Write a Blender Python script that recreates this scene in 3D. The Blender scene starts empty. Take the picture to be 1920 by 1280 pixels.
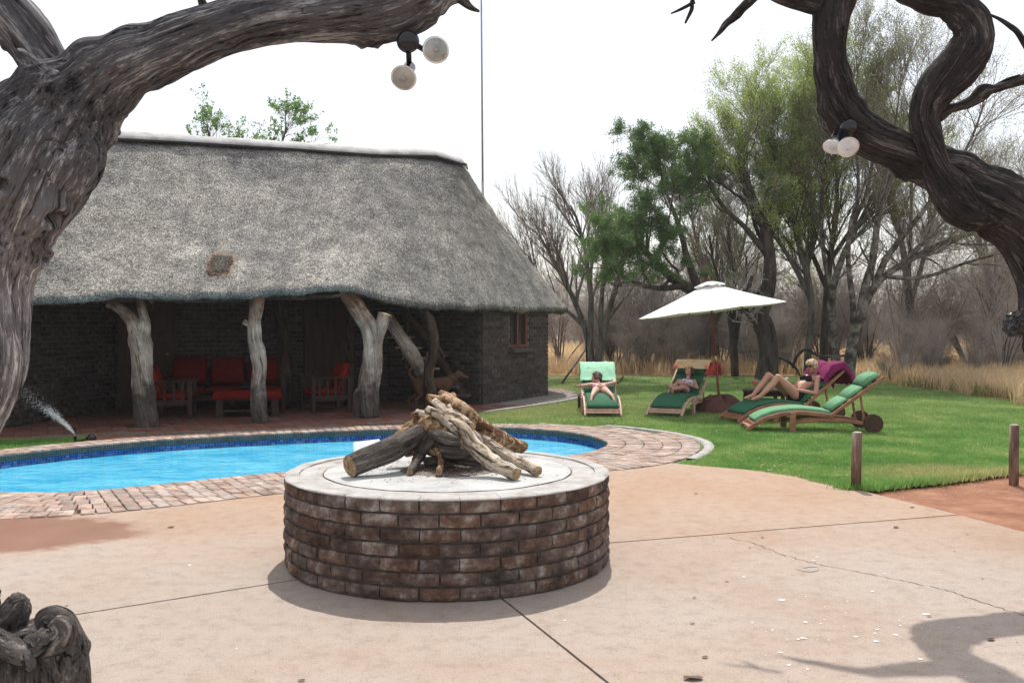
import bpy, bmesh, math, random
import numpy as np
from mathutils import Vector, Matrix, Quaternion, noise as mnoise
random.seed(7); RNG = np.random.default_rng(7)
SC = bpy.context.scene
COL = SC.collection
R = math.radians

# ---------------------------------------------------------------- camera
F = 1770.0; CZ = 1.55
PITCH = math.atan((640 - 607) / F)
cam_d = bpy.data.cameras.new('camera'); cam = bpy.data.objects.new('camera', cam_d); COL.objects.link(cam)
cam.location = (0, 0, CZ); cam.rotation_euler = (R(90) - PITCH, 0, 0)
cam_d.sensor_width = 36.0; cam_d.lens = F / 1920 * 36.0
cam_d.clip_start = 0.05; cam_d.clip_end = 3000
SC.camera = cam

# ---------------------------------------------------------------- world, sun, exposure
SUN = Vector((0.03, 0.52, 0.86)).normalized()          # towards the sun
w = bpy.data.worlds.new('World'); SC.world = w; w.use_nodes = True
nt = w.node_tree; nt.nodes.clear()
out = nt.nodes.new('ShaderNodeOutputWorld')
sky = nt.nodes.new('ShaderNodeTexSky'); sky.sky_type = 'NISHITA'; sky.sun_disc = False
sky.sun_elevation = math.asin(SUN.z); sky.sun_rotation = math.atan2(SUN.x, SUN.y)
sky.dust_density = 6.0; sky.air_density = 1.2; sky.altitude = 1000
bg1 = nt.nodes.new('ShaderNodeBackground'); bg1.inputs[1].default_value = 0.07
hz = nt.nodes.new('ShaderNodeBackground'); hz.inputs[0].default_value = (1.0, 0.985, 0.97, 1); hz.inputs[1].default_value = 0.60
ad = nt.nodes.new('ShaderNodeAddShader')
nt.links.new(sky.outputs[0], bg1.inputs[0]); nt.links.new(bg1.outputs[0], ad.inputs[0]); nt.links.new(hz.outputs[0], ad.inputs[1])
nt.links.new(ad.outputs[0], out.inputs[0])
sun_d = bpy.data.lights.new('sun', 'SUN'); sun_d.energy = 3.9; sun_d.angle = R(0.6); sun_d.color = (1.0, 0.95, 0.87)
sun = bpy.data.objects.new('sun', sun_d); COL.objects.link(sun)
sun.rotation_euler = SUN.to_track_quat('Z', 'Y').to_euler(); sun.location = (0, 20, 30)
SC.view_settings.view_transform = 'Standard'; SC.view_settings.look = 'None'
SC.view_settings.gamma = 1.0; SC.view_settings.exposure = 0.22; SC.view_settings.use_curve_mapping = False

# ---------------------------------------------------------------- pixel (of a 1920 wide view) -> place
def P(px, py, D):
    u = (px - 960) / F; v = (640 - py) / F
    y = math.cos(PITCH) + math.sin(PITCH) * v; z = -math.sin(PITCH) + math.cos(PITCH) * v
    return Vector((u * D / y, D, CZ + z * D / y))
def G(px, py, z=0.0):
    u = (px - 960) / F; v = (640 - py) / F
    y = math.cos(PITCH) + math.sin(PITCH) * v; zz = -math.sin(PITCH) + math.cos(PITCH) * v
    t = (z - CZ) / zz
    return Vector((u * t, y * t, z))

# ---------------------------------------------------------------- materials
MATS = {}
def new_mat(name):
    m = bpy.data.materials.new(name); m.use_nodes = True
    n = m.node_tree; n.nodes.clear()
    o = n.nodes.new('ShaderNodeOutputMaterial'); b = n.nodes.new('ShaderNodeBsdfPrincipled')
    n.links.new(b.outputs[0], o.inputs[0]); MATS[name] = m
    return m, n, b
def mk(n, t, **kw):
    x = n.nodes.new(t)
    for k, v in kw.items(): setattr(x, k, v)
    return x
def math_(n, op, a, b=None, c=None, clamp=False):
    x = n.nodes.new('ShaderNodeMath'); x.operation = op; x.use_clamp = clamp
    for i, v in enumerate((a, b, c)):
        if v is None: continue
        if isinstance(v, (int, float)): x.inputs[i].default_value = v
        else: n.links.new(v, x.inputs[i])
    return x.outputs[0]
def ramp(n, fac, stops, interp='LINEAR'):
    r = n.nodes.new('ShaderNodeValToRGB'); r.color_ramp.interpolation = interp
    e = r.color_ramp.elements
    while len(e) > 1: e.remove(e[-1])
    e[0].position = stops[0][0]; e[0].color = (*stops[0][1], 1)
    for p, c in stops[1:]:
        q = e.new(p); q.color = (*c, 1)
    n.links.new(fac, r.inputs[0]); return r.outputs[0]
def mixc(n, f, a, b, bt='MIX'):
    x = n.nodes.new('ShaderNodeMix'); x.data_type = 'RGBA'; x.blend_type = bt
    for i, v in ((0, f), (6, a), (7, b)):
        if isinstance(v, (int, float)): x.inputs[i].default_value = v
        elif isinstance(v, tuple): x.inputs[i].default_value = (*v, 1) if len(v) == 3 else v
        else: n.links.new(v, x.inputs[i])
    return x.outputs[2]
def coords(n, coord, scale=(1, 1, 1)):
    if coord in ('Object', 'Generated'):
        s = n.nodes.new('ShaderNodeTexCoord').outputs[coord]
    elif coord == 'World':
        s = n.nodes.new('ShaderNodeNewGeometry').outputs['Position']
    else:
        a = n.nodes.new('ShaderNodeAttribute'); a.attribute_name = coord; s = a.outputs['Vector']
    mp = n.nodes.new('ShaderNodeMapping'); mp.inputs['Scale'].default_value = scale
    n.links.new(s, mp.inputs[0]); return mp.outputs[0]
def noi(n, vec, scale, detail=5, rough=0.6, dist=0.0):
    x = n.nodes.new('ShaderNodeTexNoise'); x.inputs['Scale'].default_value = scale
    x.inputs['Detail'].default_value = detail; x.inputs['Roughness'].default_value = rough
    x.inputs['Distortion'].default_value = dist
    n.links.new(vec, x.inputs['Vector']); return x.outputs[0]
def mat(name, stops, scale=5, detail=6, rough=0.85, bump=0.0, bscale=None, bdist=0.01, coord='Object', vs=(1, 1, 1),
        dist=0.0, rand=0.0, spec=0.3, big=None, nrough=0.6, tone=0.0, metallic=0.0, sheen=0):
    """stops: ramp of base colours over a noise; rand: value spread by object; tone: value spread by attribute 'tone'"""
    m, n, b = new_mat(name)
    vec = coords(n, coord, vs)
    f = noi(n, vec, scale, detail, nrough, dist)
    col = ramp(n, f, stops)
    if big:
        bs, lo, hi = big
        g = noi(n, coords(n, 'World'), bs, 3, 0.5)
        mr = n.nodes.new('ShaderNodeMapRange'); mr.inputs[1].default_value = 0.3; mr.inputs[2].default_value = 0.7
        mr.inputs[3].default_value = lo; mr.inputs[4].default_value = hi
        n.links.new(g, mr.inputs[0])
        col = mixc(n, 1.0, col, mr.outputs[0], 'MULTIPLY')
    if rand or tone:
        t = 0.0
        if rand:
            oi = n.nodes.new('ShaderNodeObjectInfo'); t = oi.outputs['Random']
        if tone:
            at = n.nodes.new('ShaderNodeAttribute'); at.attribute_name = 'tone'
            t = math_(n, 'FRACT', math_(n, 'ADD', t, at.outputs['Fac']))
        amt = max(rand, tone)
        v = math_(n, 'MULTIPLY_ADD', t, amt, 1.0 - amt / 2)
        hs = n.nodes.new('ShaderNodeHueSaturation'); n.links.new(v, hs.inputs['Value'])
        n.links.new(math_(n, 'MULTIPLY_ADD', math_(n, 'FRACT', math_(n, 'MULTIPLY', t, 7.31)), 0.5, 0.75), hs.inputs['Saturation'])
        n.links.new(col, hs.inputs['Color']); col = hs.outputs[0]
    n.links.new(col, b.inputs['Base Color'])
    b.inputs['Roughness'].default_value = rough; b.inputs['Specular IOR Level'].default_value = spec
    b.inputs['Metallic'].default_value = metallic
    if bump:
        bn = noi(n, vec, bscale or scale * 2, 6, 0.65, dist)
        bp = n.nodes.new('ShaderNodeBump'); bp.inputs['Strength'].default_value = bump; bp.inputs['Distance'].default_value = bdist
        n.links.new(bn, bp.inputs['Height']); n.links.new(bp.outputs[0], b.inputs['Normal'])
    return m
def flat(name, col, rough=0.6, spec=0.4, metallic=0, **kw):
    d = tuple(c * 0.8 for c in col); l = tuple(min(1, c * 1.15) for c in col)
    return mat(name, [(0.3, d), (0.7, l)], scale=kw.pop('scale', 12), rough=rough, spec=spec, metallic=metallic, **kw)

def haze_mat():
    m = bpy.data.materials.new('haze_air'); m.use_nodes = True; n = m.node_tree; n.nodes.clear(); MATS['haze_air'] = m
    o = n.nodes.new('ShaderNodeOutputMaterial'); v = n.nodes.new('ShaderNodeVolumePrincipled'); v.inputs['Density'].default_value = 0.0006
    v.inputs['Color'].default_value = (0.93, 0.95, 1.0, 1); v.inputs['Anisotropy'].default_value = 0.2; n.links.new(v.outputs[0], o.inputs['Volume'])
haze_mat()
# ---- dead wood (silver grey, deep grain)
def deadwood(name, dark, mid, light, gs=55, bump=0.9):
    m, n, b = new_mat(name)
    v = coords(n, 'grain')
    f1 = noi(n, v, gs, 7, 0.62, 0.6); f2 = noi(n, v, gs * 0.22, 4, 0.55, 1.2)
    f3 = noi(n, coords(n, 'Object'), 3.0, 4, 0.6)
    f4 = noi(n, coords(n, 'grain', (1, 1, 2)), gs * 3.2, 4, 0.7, 0.3)
    s = math_(n, 'ADD', math_(n, 'ADD', math_(n, 'MULTIPLY', f1, 0.45), math_(n, 'MULTIPLY', f2, 0.3)), math_(n, 'MULTIPLY', f4, 0.25))
    col = ramp(n, s, [(0.415, dark), (0.475, mid), (0.525, mid), (0.59, light)])
    patch = ramp(n, f3, [(0.35, (0.55, 0.5, 0.48)), (0.65, (1.15, 1.1, 1.05))])
    col = mixc(n, 1.0, col, patch, 'MULTIPLY')
    crack = ramp(n, noi(n, v, gs * 0.45, 5, 0.7, 2.0), [(0.33, (0.12, 0.1, 0.1)), (0.41, (1, 1, 1))])
    col = mixc(n, 1.0, col, crack, 'MULTIPLY')
    n.links.new(col, b.inputs['Base Color']); b.inputs['Roughness'].default_value = 0.85; b.inputs['Specular IOR Level'].default_value = 0.25
    bp = n.nodes.new('ShaderNodeBump'); bp.inputs['Strength'].default_value = bump; bp.inputs['Distance'].default_value = 0.02
    hgt = math_(n, 'ADD', s, math_(n, 'MULTIPLY', n.nodes['Noise Texture'].outputs[0], 0.0))
    bw = n.nodes.new('ShaderNodeRGBToBW'); n.links.new(crack, bw.inputs[0])
    n.links.new(math_(n, 'ADD', hgt, math_(n, 'MULTIPLY', bw.outputs[0], 0.35)), bp.inputs['Height'])
    n.links.new(bp.outputs[0], b.inputs['Normal'])
    return m
deadwood('dead_wood', (0.012, 0.012, 0.014), (0.098, 0.100, 0.110), (0.36, 0.37, 0.39), 46, 1.0)
deadwood('dead_wood_brown', (0.005, 0.005, 0.005), (0.036, 0.032, 0.032), (0.15, 0.14, 0.135), 46, 1.0)
deadwood('burl_wood', (0.010, 0.009, 0.009), (0.10, 0.092, 0.088), (0.34, 0.325, 0.31), 50, 1.0)
deadwood('post_wood', (0.13, 0.11, 0.09), (0.38, 0.33, 0.28), (0.62, 0.60, 0.56), 40, 0.6)
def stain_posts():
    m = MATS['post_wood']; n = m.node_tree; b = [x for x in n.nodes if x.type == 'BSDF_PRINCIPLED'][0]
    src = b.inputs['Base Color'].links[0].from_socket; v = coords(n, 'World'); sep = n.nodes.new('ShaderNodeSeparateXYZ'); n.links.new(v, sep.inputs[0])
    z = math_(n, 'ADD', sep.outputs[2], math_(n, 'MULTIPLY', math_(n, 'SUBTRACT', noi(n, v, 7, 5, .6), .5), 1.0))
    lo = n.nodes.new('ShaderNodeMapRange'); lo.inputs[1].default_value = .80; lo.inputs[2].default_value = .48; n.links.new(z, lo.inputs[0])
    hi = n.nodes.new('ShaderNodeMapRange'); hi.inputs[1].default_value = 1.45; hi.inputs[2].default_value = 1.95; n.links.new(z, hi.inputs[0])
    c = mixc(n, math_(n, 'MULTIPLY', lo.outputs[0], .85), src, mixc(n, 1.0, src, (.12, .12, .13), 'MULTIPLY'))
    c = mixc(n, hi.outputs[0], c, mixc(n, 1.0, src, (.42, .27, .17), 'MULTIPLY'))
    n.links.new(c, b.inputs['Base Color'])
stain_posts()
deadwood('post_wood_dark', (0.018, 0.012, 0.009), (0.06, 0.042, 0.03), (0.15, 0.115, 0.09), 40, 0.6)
deadwood('log_pale', (0.12, 0.085, 0.05), (0.60, 0.53, 0.42), (0.84, 0.81, 0.74), 30, 0.9)
deadwood('log_brown', (0.03, 0.016, 0.009), (0.19, 0.10, 0.05), (0.46, 0.32, 0.19), 40, 1.0)
deadwood('log_grey', (0.016, 0.013, 0.012), (0.115, 0.10, 0.09), (0.30, 0.28, 0.255), 60, 1.0)
def flaky_logs():
    for nm, c1 in (('log_pale', (.20, .13, .08)), ('log_brown', (.9, .85, .8)), ('dead_wood', (.45, .45, .47))):
        m = MATS[nm]; n = m.node_tree; b = [x for x in n.nodes if x.type == 'BSDF_PRINCIPLED'][0]; src = b.inputs['Base Color'].links[0].from_socket
        v = coords(n, 'World'); f = noi(n, v, 17 if nm != 'dead_wood' else 2.2, 6, .7, .5)
        k = ramp(n, f, [(.545, (0, 0, 0)), (.60, (1, 1, 1))] if nm != 'log_brown' else [(.52, (0, 0, 0)), (.56, (1, 1, 1))])
        tgt = mixc(n, 1.0, src, c1, 'MULTIPLY') if nm != 'log_brown' else mixc(n, .8, src, (.62, .46, .28))
        n.links.new(mixc(n, math_(n, 'MULTIPLY', k, .75 if nm != 'dead_wood' else .6), src, tgt), b.inputs['Base Color'])
flaky_logs()
def sunlit_trunk():
    # lower trunk of the old tree: sunlight painted into the wood colour by height
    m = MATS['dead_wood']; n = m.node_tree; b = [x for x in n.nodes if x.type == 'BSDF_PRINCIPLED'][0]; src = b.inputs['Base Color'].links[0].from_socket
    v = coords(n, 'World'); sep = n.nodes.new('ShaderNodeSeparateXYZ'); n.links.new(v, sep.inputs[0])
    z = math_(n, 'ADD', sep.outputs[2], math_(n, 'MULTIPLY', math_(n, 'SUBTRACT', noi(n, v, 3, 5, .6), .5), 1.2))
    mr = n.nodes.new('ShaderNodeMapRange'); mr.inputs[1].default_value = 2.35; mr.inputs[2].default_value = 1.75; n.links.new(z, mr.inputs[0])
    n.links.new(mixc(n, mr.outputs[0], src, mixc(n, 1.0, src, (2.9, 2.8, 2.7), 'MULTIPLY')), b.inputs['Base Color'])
sunlit_trunk()
mat('log_end', [(0.35, (0.16, 0.10, 0.06)), (0.6, (0.42, 0.30, 0.18))], scale=30, bump=0.5)

mat('pit_brick', [(0.32, (0.024, 0.019, 0.016)), (0.43, (0.078, 0.048, 0.037)), (0.54, (0.135, 0.09, 0.070)), (0.68, (0.30, 0.275, 0.245))], scale=9, detail=8,
    rough=0.9, bump=0.8, bscale=45, bdist=0.006, rand=0.75, nrough=0.7, coord='World')
mat('wall_brick', [(0.3, (0.03, 0.023, 0.021)), (0.5, (0.062, 0.048, 0.043)), (0.7, (0.11, 0.086, 0.076))], scale=12, rough=0.9, bump=0.4, bscale=60,
    bdist=0.004, rand=0.7, tone=0.7, coord='World')
mat('mortar', [(0.3, (0.12, 0.105, 0.09)), (0.7, (0.21, 0.185, 0.16))], scale=30, bump=0.5, bscale=80, bdist=0.004)
mat('mortar_dark', [(0.3, (0.04, 0.035, 0.03)), (0.7, (0.11, 0.095, 0.085))], scale=20, bump=0.9, bscale=60, bdist=0.006)
mat('paving_brick', [(0.3, (0.19, 0.13, 0.105)), (0.5, (0.33, 0.245, 0.205)), (0.70, (0.47, 0.395, 0.34))], scale=6, detail=8, rough=0.85, bump=0.5,
    bscale=60, bdist=0.004, rand=0.5, tone=0.5, coord='World')
mat('floor_tile', [(0.3, (0.15, 0.068, 0.05)), (0.7, (0.27, 0.135, 0.105))], scale=6, rough=0.5, bump=0.15, rand=0.4, tone=0.4, coord='World')
mat('sand_joint', [(0.3, (0.13, 0.095, 0.075)), (0.7, (0.27, 0.21, 0.17))], scale=20, bump=0.4)
mat('grey_paving', [(0.3, (0.18, 0.16, 0.15)), (0.7, (0.32, 0.29, 0.27))], scale=6, rough=0.9, bump=0.3, coord='World')
mat('red_soil', [(0.3, (0.17, 0.072, 0.040)), (0.5, (0.265, 0.122, 0.070)), (0.72, (0.36, 0.195, 0.125))], scale=3, detail=10, rough=0.95, bump=1.0, bscale=14,
    bdist=0.03, nrough=0.7, big=(0.3, 0.85, 1.15), coord='World')
# concrete patio with dusty stains and a wet red patch
def concrete():
    m, n, b = new_mat('patio_concrete')
    v = coords(n, 'World')
    a = noi(n, v, 0.55, 6, 0.65, 0.5); f = noi(n, v, 9, 10, 0.75); s = noi(n, v, 120, 3, 0.6)
    col = ramp(n, a, [(0.32, (0.335, 0.252, 0.197)), (0.5, (0.362, 0.298, 0.252)), (0.66, (0.368, 0.318, 0.28))])
    col = mixc(n, 1.0, col, ramp(n, f, [(0.33, (0.80, 0.77, 0.74)), (0.5, (1, 1, 1)), (0.7, (1.08, 1.07, 1.06))]), 'MULTIPLY')
    col = mixc(n, 1.0, col, ramp(n, s, [(0.36, (0.62, 0.58, 0.55)), (0.44, (1, 1, 1))]), 'MULTIPLY')
    # warm rust cast towards the pool side and the wet corner by the paving
    sep = n.nodes.new('ShaderNodeSeparateXYZ'); n.links.new(v, sep.inputs[0])
    wob = noi(n, v, 1.6, 4, 0.6)
    fy = math_(n, 'ADD', sep.outputs[1], math_(n, 'MULTIPLY', wob, 2.0))
    far = n.nodes.new('ShaderNodeMapRange'); far.inputs[1].default_value = 6.6; far.inputs[2].default_value = 9.4; n.links.new(fy, far.inputs[0])
    col = mixc(n, math_(n, 'MULTIPLY', far.outputs[0], 0.85), col, mixc(n, 1.0, col, (1.04, 0.86, 0.72), 'MULTIPLY'))
    dx = math_(n, 'DIVIDE', math_(n, 'ADD', sep.outputs[0], 4.5), 1.75); dy = math_(n, 'DIVIDE', math_(n, 'ADD', sep.outputs[1], -6.95), 0.75)
    d = math_(n, 'ADD', math_(n, 'MULTIPLY', dx, dx), math_(n, 'MULTIPLY', dy, dy))
    d = math_(n, 'ADD', d, math_(n, 'MULTIPLY', math_(n, 'SUBTRACT', noi(n, v, 2.2, 6, 0.65), 0.5), 1.3))
    wm = n.nodes.new('ShaderNodeMapRange'); wm.inputs[1].default_value = 1.15; wm.inputs[2].default_value = 0.9; n.links.new(d, wm.inputs[0])
    wet = wm.outputs[0]
    col = mixc(n, math_(n, 'MULTIPLY', wet, 0.92), col, mixc(n, noi(n, v, 3, 5), (0.17, 0.055, 0.028), (0.27, 0.15, 0.10)))
    n.links.new(col, b.inputs['Base Color'])
    n.links.new(math_(n, 'MULTIPLY_ADD', wet, -0.45, 0.88), b.inputs['Roughness']); b.inputs['Specular IOR Level'].default_value = 0.3
    bp = n.nodes.new('ShaderNodeBump'); bp.inputs['Strength'].default_value = 0.35; bp.inputs['Distance'].default_value = 0.004
    n.links.new(math_(n, 'ADD', f, s), bp.inputs['Height']); n.links.new(bp.outputs[0], b.inputs['Normal'])
concrete()
mat('pit_screed', [(0.3, (0.30, 0.30, 0.295)), (0.5, (0.44, 0.44, 0.435)), (0.7, (0.50, 0.50, 0.495))], scale=4, detail=9, rough=0.9, bump=0.35, bscale=25, bdist=0.006, nrough=0.7)
mat('pit_rim', [(0.32, (0.20, 0.17, 0.155)), (0.44, (0.36, 0.34, 0.32)), (0.65, (0.46, 0.45, 0.435))], scale=7, detail=9, rough=0.9, bump=0.6, bscale=30, bdist=0.008, nrough=0.7, coord='World')
mat('ash', [(0.35, (0.05, 0.045, 0.04)), (0.65, (0.25, 0.22, 0.2))], scale=20, bump=0.6)
# thatch
def thatch(name, k=1.0, brown=0.0):
    m, n, b = new_mat(name)
    g = coords(n, 'grain'); v = coords(n, 'World')
    st = noi(n, coords(n, 'grain', (1, 0.28, 1)), 75, 4, 0.75, 0.8); sp = noi(n, v, 38, 4, 0.8, 0.5); bigm = noi(n, v, 0.55, 4, 0.6, 0.6); md = noi(n, v, 3.2, 5, 0.7)
    ls = noi(n, coords(n, 'grain', (1, 0.05, 1)), 7, 4, 0.6, 0.3)
    s = math_(n, 'ADD', math_(n, 'MULTIPLY', st, 0.5), math_(n, 'MULTIPLY', sp, 0.5))
    lo = (0.04 * k, 0.038 * k, 0.037 * k); mi = (0.212 * k, (0.208 - 0.03 * brown) * k, (0.192 - 0.07 * brown) * k); hi = (0.66 * k, (0.645 - 0.08 * brown) * k, (0.585 - 0.2 * brown) * k)
    col = ramp(n, s, [(0.39, lo), (0.495, mi), (0.61, hi)])
    col = mixc(n, 1.0, col, ramp(n, ls, [(0.32, (0.80, 0.80, 0.82)), (0.68, (1.16, 1.16, 1.16))]), 'MULTIPLY')
    col = mixc(n, 1.0, col, ramp(n, bigm, [(0.34, (0.62, 0.62, 0.65)), (0.62, (1.28, 1.24, 1.2))]), 'MULTIPLY')
    col = mixc(n, 1.0, col, ramp(n, md, [(0.33, (0.66, 0.66, 0.67)), (0.66, (1.3, 1.3, 1.3))]), 'MULTIPLY')
    n.links.new(col, b.inputs['Base Color']); b.inputs['Roughness'].default_value = 0.95; b.inputs['Specular IOR Level'].default_value = 0.1
    bp = n.nodes.new('ShaderNodeBump'); bp.inputs['Strength'].default_value = 0.9; bp.inputs['Distance'].default_value = 0.02
    n.links.new(s, bp.inputs['Height']); n.links.new(bp.outputs[0], b.inputs['Normal'])
thatch('thatch'); thatch('thatch_brown', 0.27, 0.4)
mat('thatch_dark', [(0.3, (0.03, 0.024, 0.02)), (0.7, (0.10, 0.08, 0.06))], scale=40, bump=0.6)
mat('straw', [(0.3, (0.12, 0.117, 0.105)), (0.7, (0.50, 0.485, 0.435))], scale=3, rough=0.9, tone=1.2, spec=0.1)
mat('straw_dark', [(0.3, (0.05, 0.045, 0.04)), (0.7, (0.17, 0.155, 0.135))], scale=3, rough=0.9, tone=0.8, spec=0.1)
mat('ridge_cement', [(0.3, (0.34, 0.34, 0.33)), (0.7, (0.62, 0.61, 0.59))], scale=4, detail=8, rough=0.85, bump=0.5, bscale=20, bdist=0.01)
flat('black_felt', (0.02, 0.02, 0.02), 0.8)
mat('window_wood', [(0.3, (0.14, 0.045, 0.025)), (0.7, (0.26, 0.09, 0.05))], scale=10, rough=0.6)
mat('door_wood', [(0.3, (0.035, 0.017, 0.009)), (0.7, (0.07, 0.037, 0.02))], scale=14, rough=0.6, vs=(1, 1, 0.15))
flat('pane_glass', (0.03, 0.033, 0.035), 0.08, 0.6)
flat('room_dark', (0.03, 0.028, 0.025), 0.9)
mat('furniture_wood', [(0.3, (0.022, 0.010, 0.008)), (0.7, (0.055, 0.027, 0.019))], scale=14, rough=0.5, vs=(1, 1, 1))
flat('red_fabric', (0.15, 0.009, 0.006), 0.9, 0.1, bump=0.4, bscale=70)
flat('orange_fabric', (0.26, 0.018, 0.008), 0.9, 0.1, bump=0.4, bscale=70)
mat('teak', [(0.3, (0.22, 0.085, 0.05)), (0.7, (0.42, 0.20, 0.12))], scale=16, rough=0.55, vs=(0.3, 1, 1))
mat('teak_pale', [(0.3, (0.40, 0.24, 0.17)), (0.7, (0.62, 0.43, 0.33))], scale=16, rough=0.55)
mat('wheel_wood', [(0.3, (0.045, 0.02, 0.013)), (0.7, (0.10, 0.05, 0.033))], scale=14, rough=0.6)
flat('cushion_green', (0.033, 0.125, 0.068), 0.85, 0.2, bump=0.3, bscale=60)  # darker copy of the green, parasol shade put into the colour
flat('cushion_sunlit', (0.13, 0.29, 0.155), 0.85, 0.2, bump=0.3, bscale=60)  # lighter copy of the cushion green, direct sun painted into it
mat('towel_mint', [(0.3, (0.30, 0.62, 0.40)), (0.7, (0.42, 0.74, 0.52))], scale=20, rough=0.95, bump=0.7, bscale=90, bdist=0.006)
mat('towel_orange', [(0.36, (0.75, 0.16, 0.12)), (0.47, (0.80, 0.42, 0.22)), (0.58, (0.85, 0.62, 0.40))], scale=5, detail=3, rough=0.95, bump=0.7, bscale=90, bdist=0.006)
mat('towel_red', [(0.36, (0.35, 0.03, 0.06)), (0.55, (0.62, 0.10, 0.10))], scale=9, rough=0.95, bump=0.7, bscale=90, bdist=0.006)
mat('towel_purple', [(0.3, (0.13, 0.008, 0.055)), (0.7, (0.24, 0.018, 0.11))], scale=20, rough=0.95, bump=0.8, bscale=90, bdist=0.006)
flat('canvas_white', (0.84, 0.83, 0.80), 0.85, 0.2)
flat('canvas_cream', (0.80, 0.72, 0.58), 0.85, 0.2)
mat('umbrella_pole', [(0.3, (0.16, 0.035, 0.025)), (0.7, (0.27, 0.07, 0.045))], scale=10, rough=0.5)
flat('brass', (0.6, 0.42, 0.16), 0.35, 0.5, 0.8)
mat('brown_canvas', [(0.3, (0.09, 0.04, 0.032)), (0.7, (0.17, 0.08, 0.065))], scale=4, rough=0.9, bump=0.6, bscale=10, bdist=0.03)
mat('skin_fair', [(0.3, (0.54, 0.32, 0.235)), (0.7, (0.62, 0.39, 0.30))], scale=6, rough=0.5, spec=0.35)
mat('skin_tan', [(0.3, (0.46, 0.235, 0.16)), (0.7, (0.55, 0.30, 0.21))], scale=6, rough=0.5, spec=0.35)
mat('hair_blonde', [(0.35, (0.28, 0.19, 0.09)), (0.65, (0.70, 0.58, 0.38))], scale=60, rough=0.6, vs=(1, 1, 0.3), bump=0.8)
mat('hair_brown', [(0.35, (0.035, 0.016, 0.010)), (0.65, (0.13, 0.06, 0.04))], scale=60, rough=0.6, bump=0.8)
flat('black_cloth', (0.012, 0.013, 0.018), 0.8, 0.2)
flat('purple_cloth', (0.09, 0.04, 0.22), 0.8, 0.2)
flat('pink_cloth', (0.75, 0.14, 0.28), 0.8, 0.2)
mat('stripe_cloth', [(0.4, (0.25, 0.12, 0.42)), (0.5, (0.55, 0.75, 0.75)), (0.6, (0.75, 0.7, 0.75))], scale=26, detail=1, rough=0.8)
flat('dark_lens', (0.01, 0.01, 0.01), 0.1, 0.6)
mat('dog_fur', [(0.3, (0.055, 0.027, 0.014)), (0.7, (0.12, 0.062, 0.038))], scale=18, rough=0.9, bump=0.6, bscale=80)
flat('lip', (0.42, 0.12, 0.10), 0.5)
mat('bollard_wood', [(0.3, (0.07, 0.04, 0.03)), (0.5, (0.19, 0.12, 0.09)), (0.7, (0.42, 0.34, 0.28))], scale=16, vs=(1, 1, 0.18), detail=8, rough=0.9, bump=0.8)
mat('bollard_top', [(0.3, (0.35, 0.28, 0.22)), (0.7, (0.6, 0.52, 0.44))], scale=30, rough=0.9, bump=0.5)
flat('black_metal', (0.012, 0.012, 0.013), 0.45, 0.4)
flat('dark_metal', (0.03, 0.028, 0.027), 0.6, 0.4)
flat('black_plastic', (0.008, 0.008, 0.010), 0.22, 0.5)
mat('mast_metal', [(0.3, (0.20, 0.22, 0.23)), (0.7, (0.33, 0.35, 0.36))], scale=3, rough=0.5)
flat('white_plastic', (0.78, 0.80, 0.80), 0.35, 0.5)
flat('pool_blue', (0.05, 0.38, 0.62), 0.5, 0.4)
mat('mosaic_tile', [(0.3, (0.012, 0.04, 0.26)), (0.7, (0.05, 0.17, 0.55))], scale=3, rough=0.15, spec=0.6, tone=1.1)
mat('mosaic_green', [(0.3, (0.025, 0.055, 0.06)), (0.7, (0.06, 0.11, 0.11))], scale=8, rough=0.4, spec=0.4, tone=0.6)
mat('bark_grey', [(0.35, (0.06, 0.052, 0.044)), (0.65, (0.19, 0.17, 0.145))], scale=9, vs=(1, 1, 0.25), detail=8, rough=0.95, bump=0.9, bscale=14, bdist=0.03, coord='World')
mat('bark_dark', [(0.35, (0.025, 0.019, 0.015)), (0.65, (0.095, 0.075, 0.06))], scale=9, vs=(1, 1, 0.25), detail=8, rough=0.95, bump=0.9, bscale=14, bdist=0.03, coord='World')
mat('bark_flaky', [(0.38, (0.035, 0.029, 0.023)), (0.50, (0.095, 0.08, 0.065)), (0.62, (0.21, 0.195, 0.165))], scale=5, detail=6, rough=0.95, bump=0.8, bscale=12, bdist=0.02, coord='World')
mat('twig_grey', [(0.3, (0.19, 0.165, 0.14)), (0.7, (0.36, 0.32, 0.275))], scale=2, rough=0.9, coord='World')
mat('twig_brown', [(0.3, (0.26, 0.225, 0.205)), (0.7, (0.49, 0.44, 0.41))], scale=1, rough=0.9, coord='World')
mat('twig_olive', [(0.3, (0.09, 0.075, 0.045)), (0.7, (0.18, 0.15, 0.09))], scale=1, rough=0.9, coord='World')
def leafm(name, a, b_, tr=0.35):
    m, n, b = new_mat(name)
    v = coords(n, 'World'); f = noi(n, v, 1.3, 4, 0.6)
    at = n.nodes.new('ShaderNodeAttribute'); at.attribute_name = 'tone'
    s = math_(n, 'ADD', math_(n, 'MULTIPLY', f, 0.6), math_(n, 'MULTIPLY', at.outputs['Fac'], 0.4))
    col = ramp(n, s, [(0.25, a), (0.75, b_)])
    n.links.new(col, b.inputs['Base Color']); b.inputs['Roughness'].default_value = 0.6; b.inputs['Specular IOR Level'].default_value = 0.25
    t = n.nodes.new('ShaderNodeBsdfTranslucent'); n.links.new(col, t.inputs[0])
    mx = n.nodes.new('ShaderNodeMixShader'); mx.inputs[0].default_value = tr
    o = [x for x in n.nodes if x.type == 'OUTPUT_MATERIAL'][0]
    n.links.new(b.outputs[0], mx.inputs[1]); n.links.new(t.outputs[0], mx.inputs[2]); n.links.new(mx.outputs[0], o.inputs[0])
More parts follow.
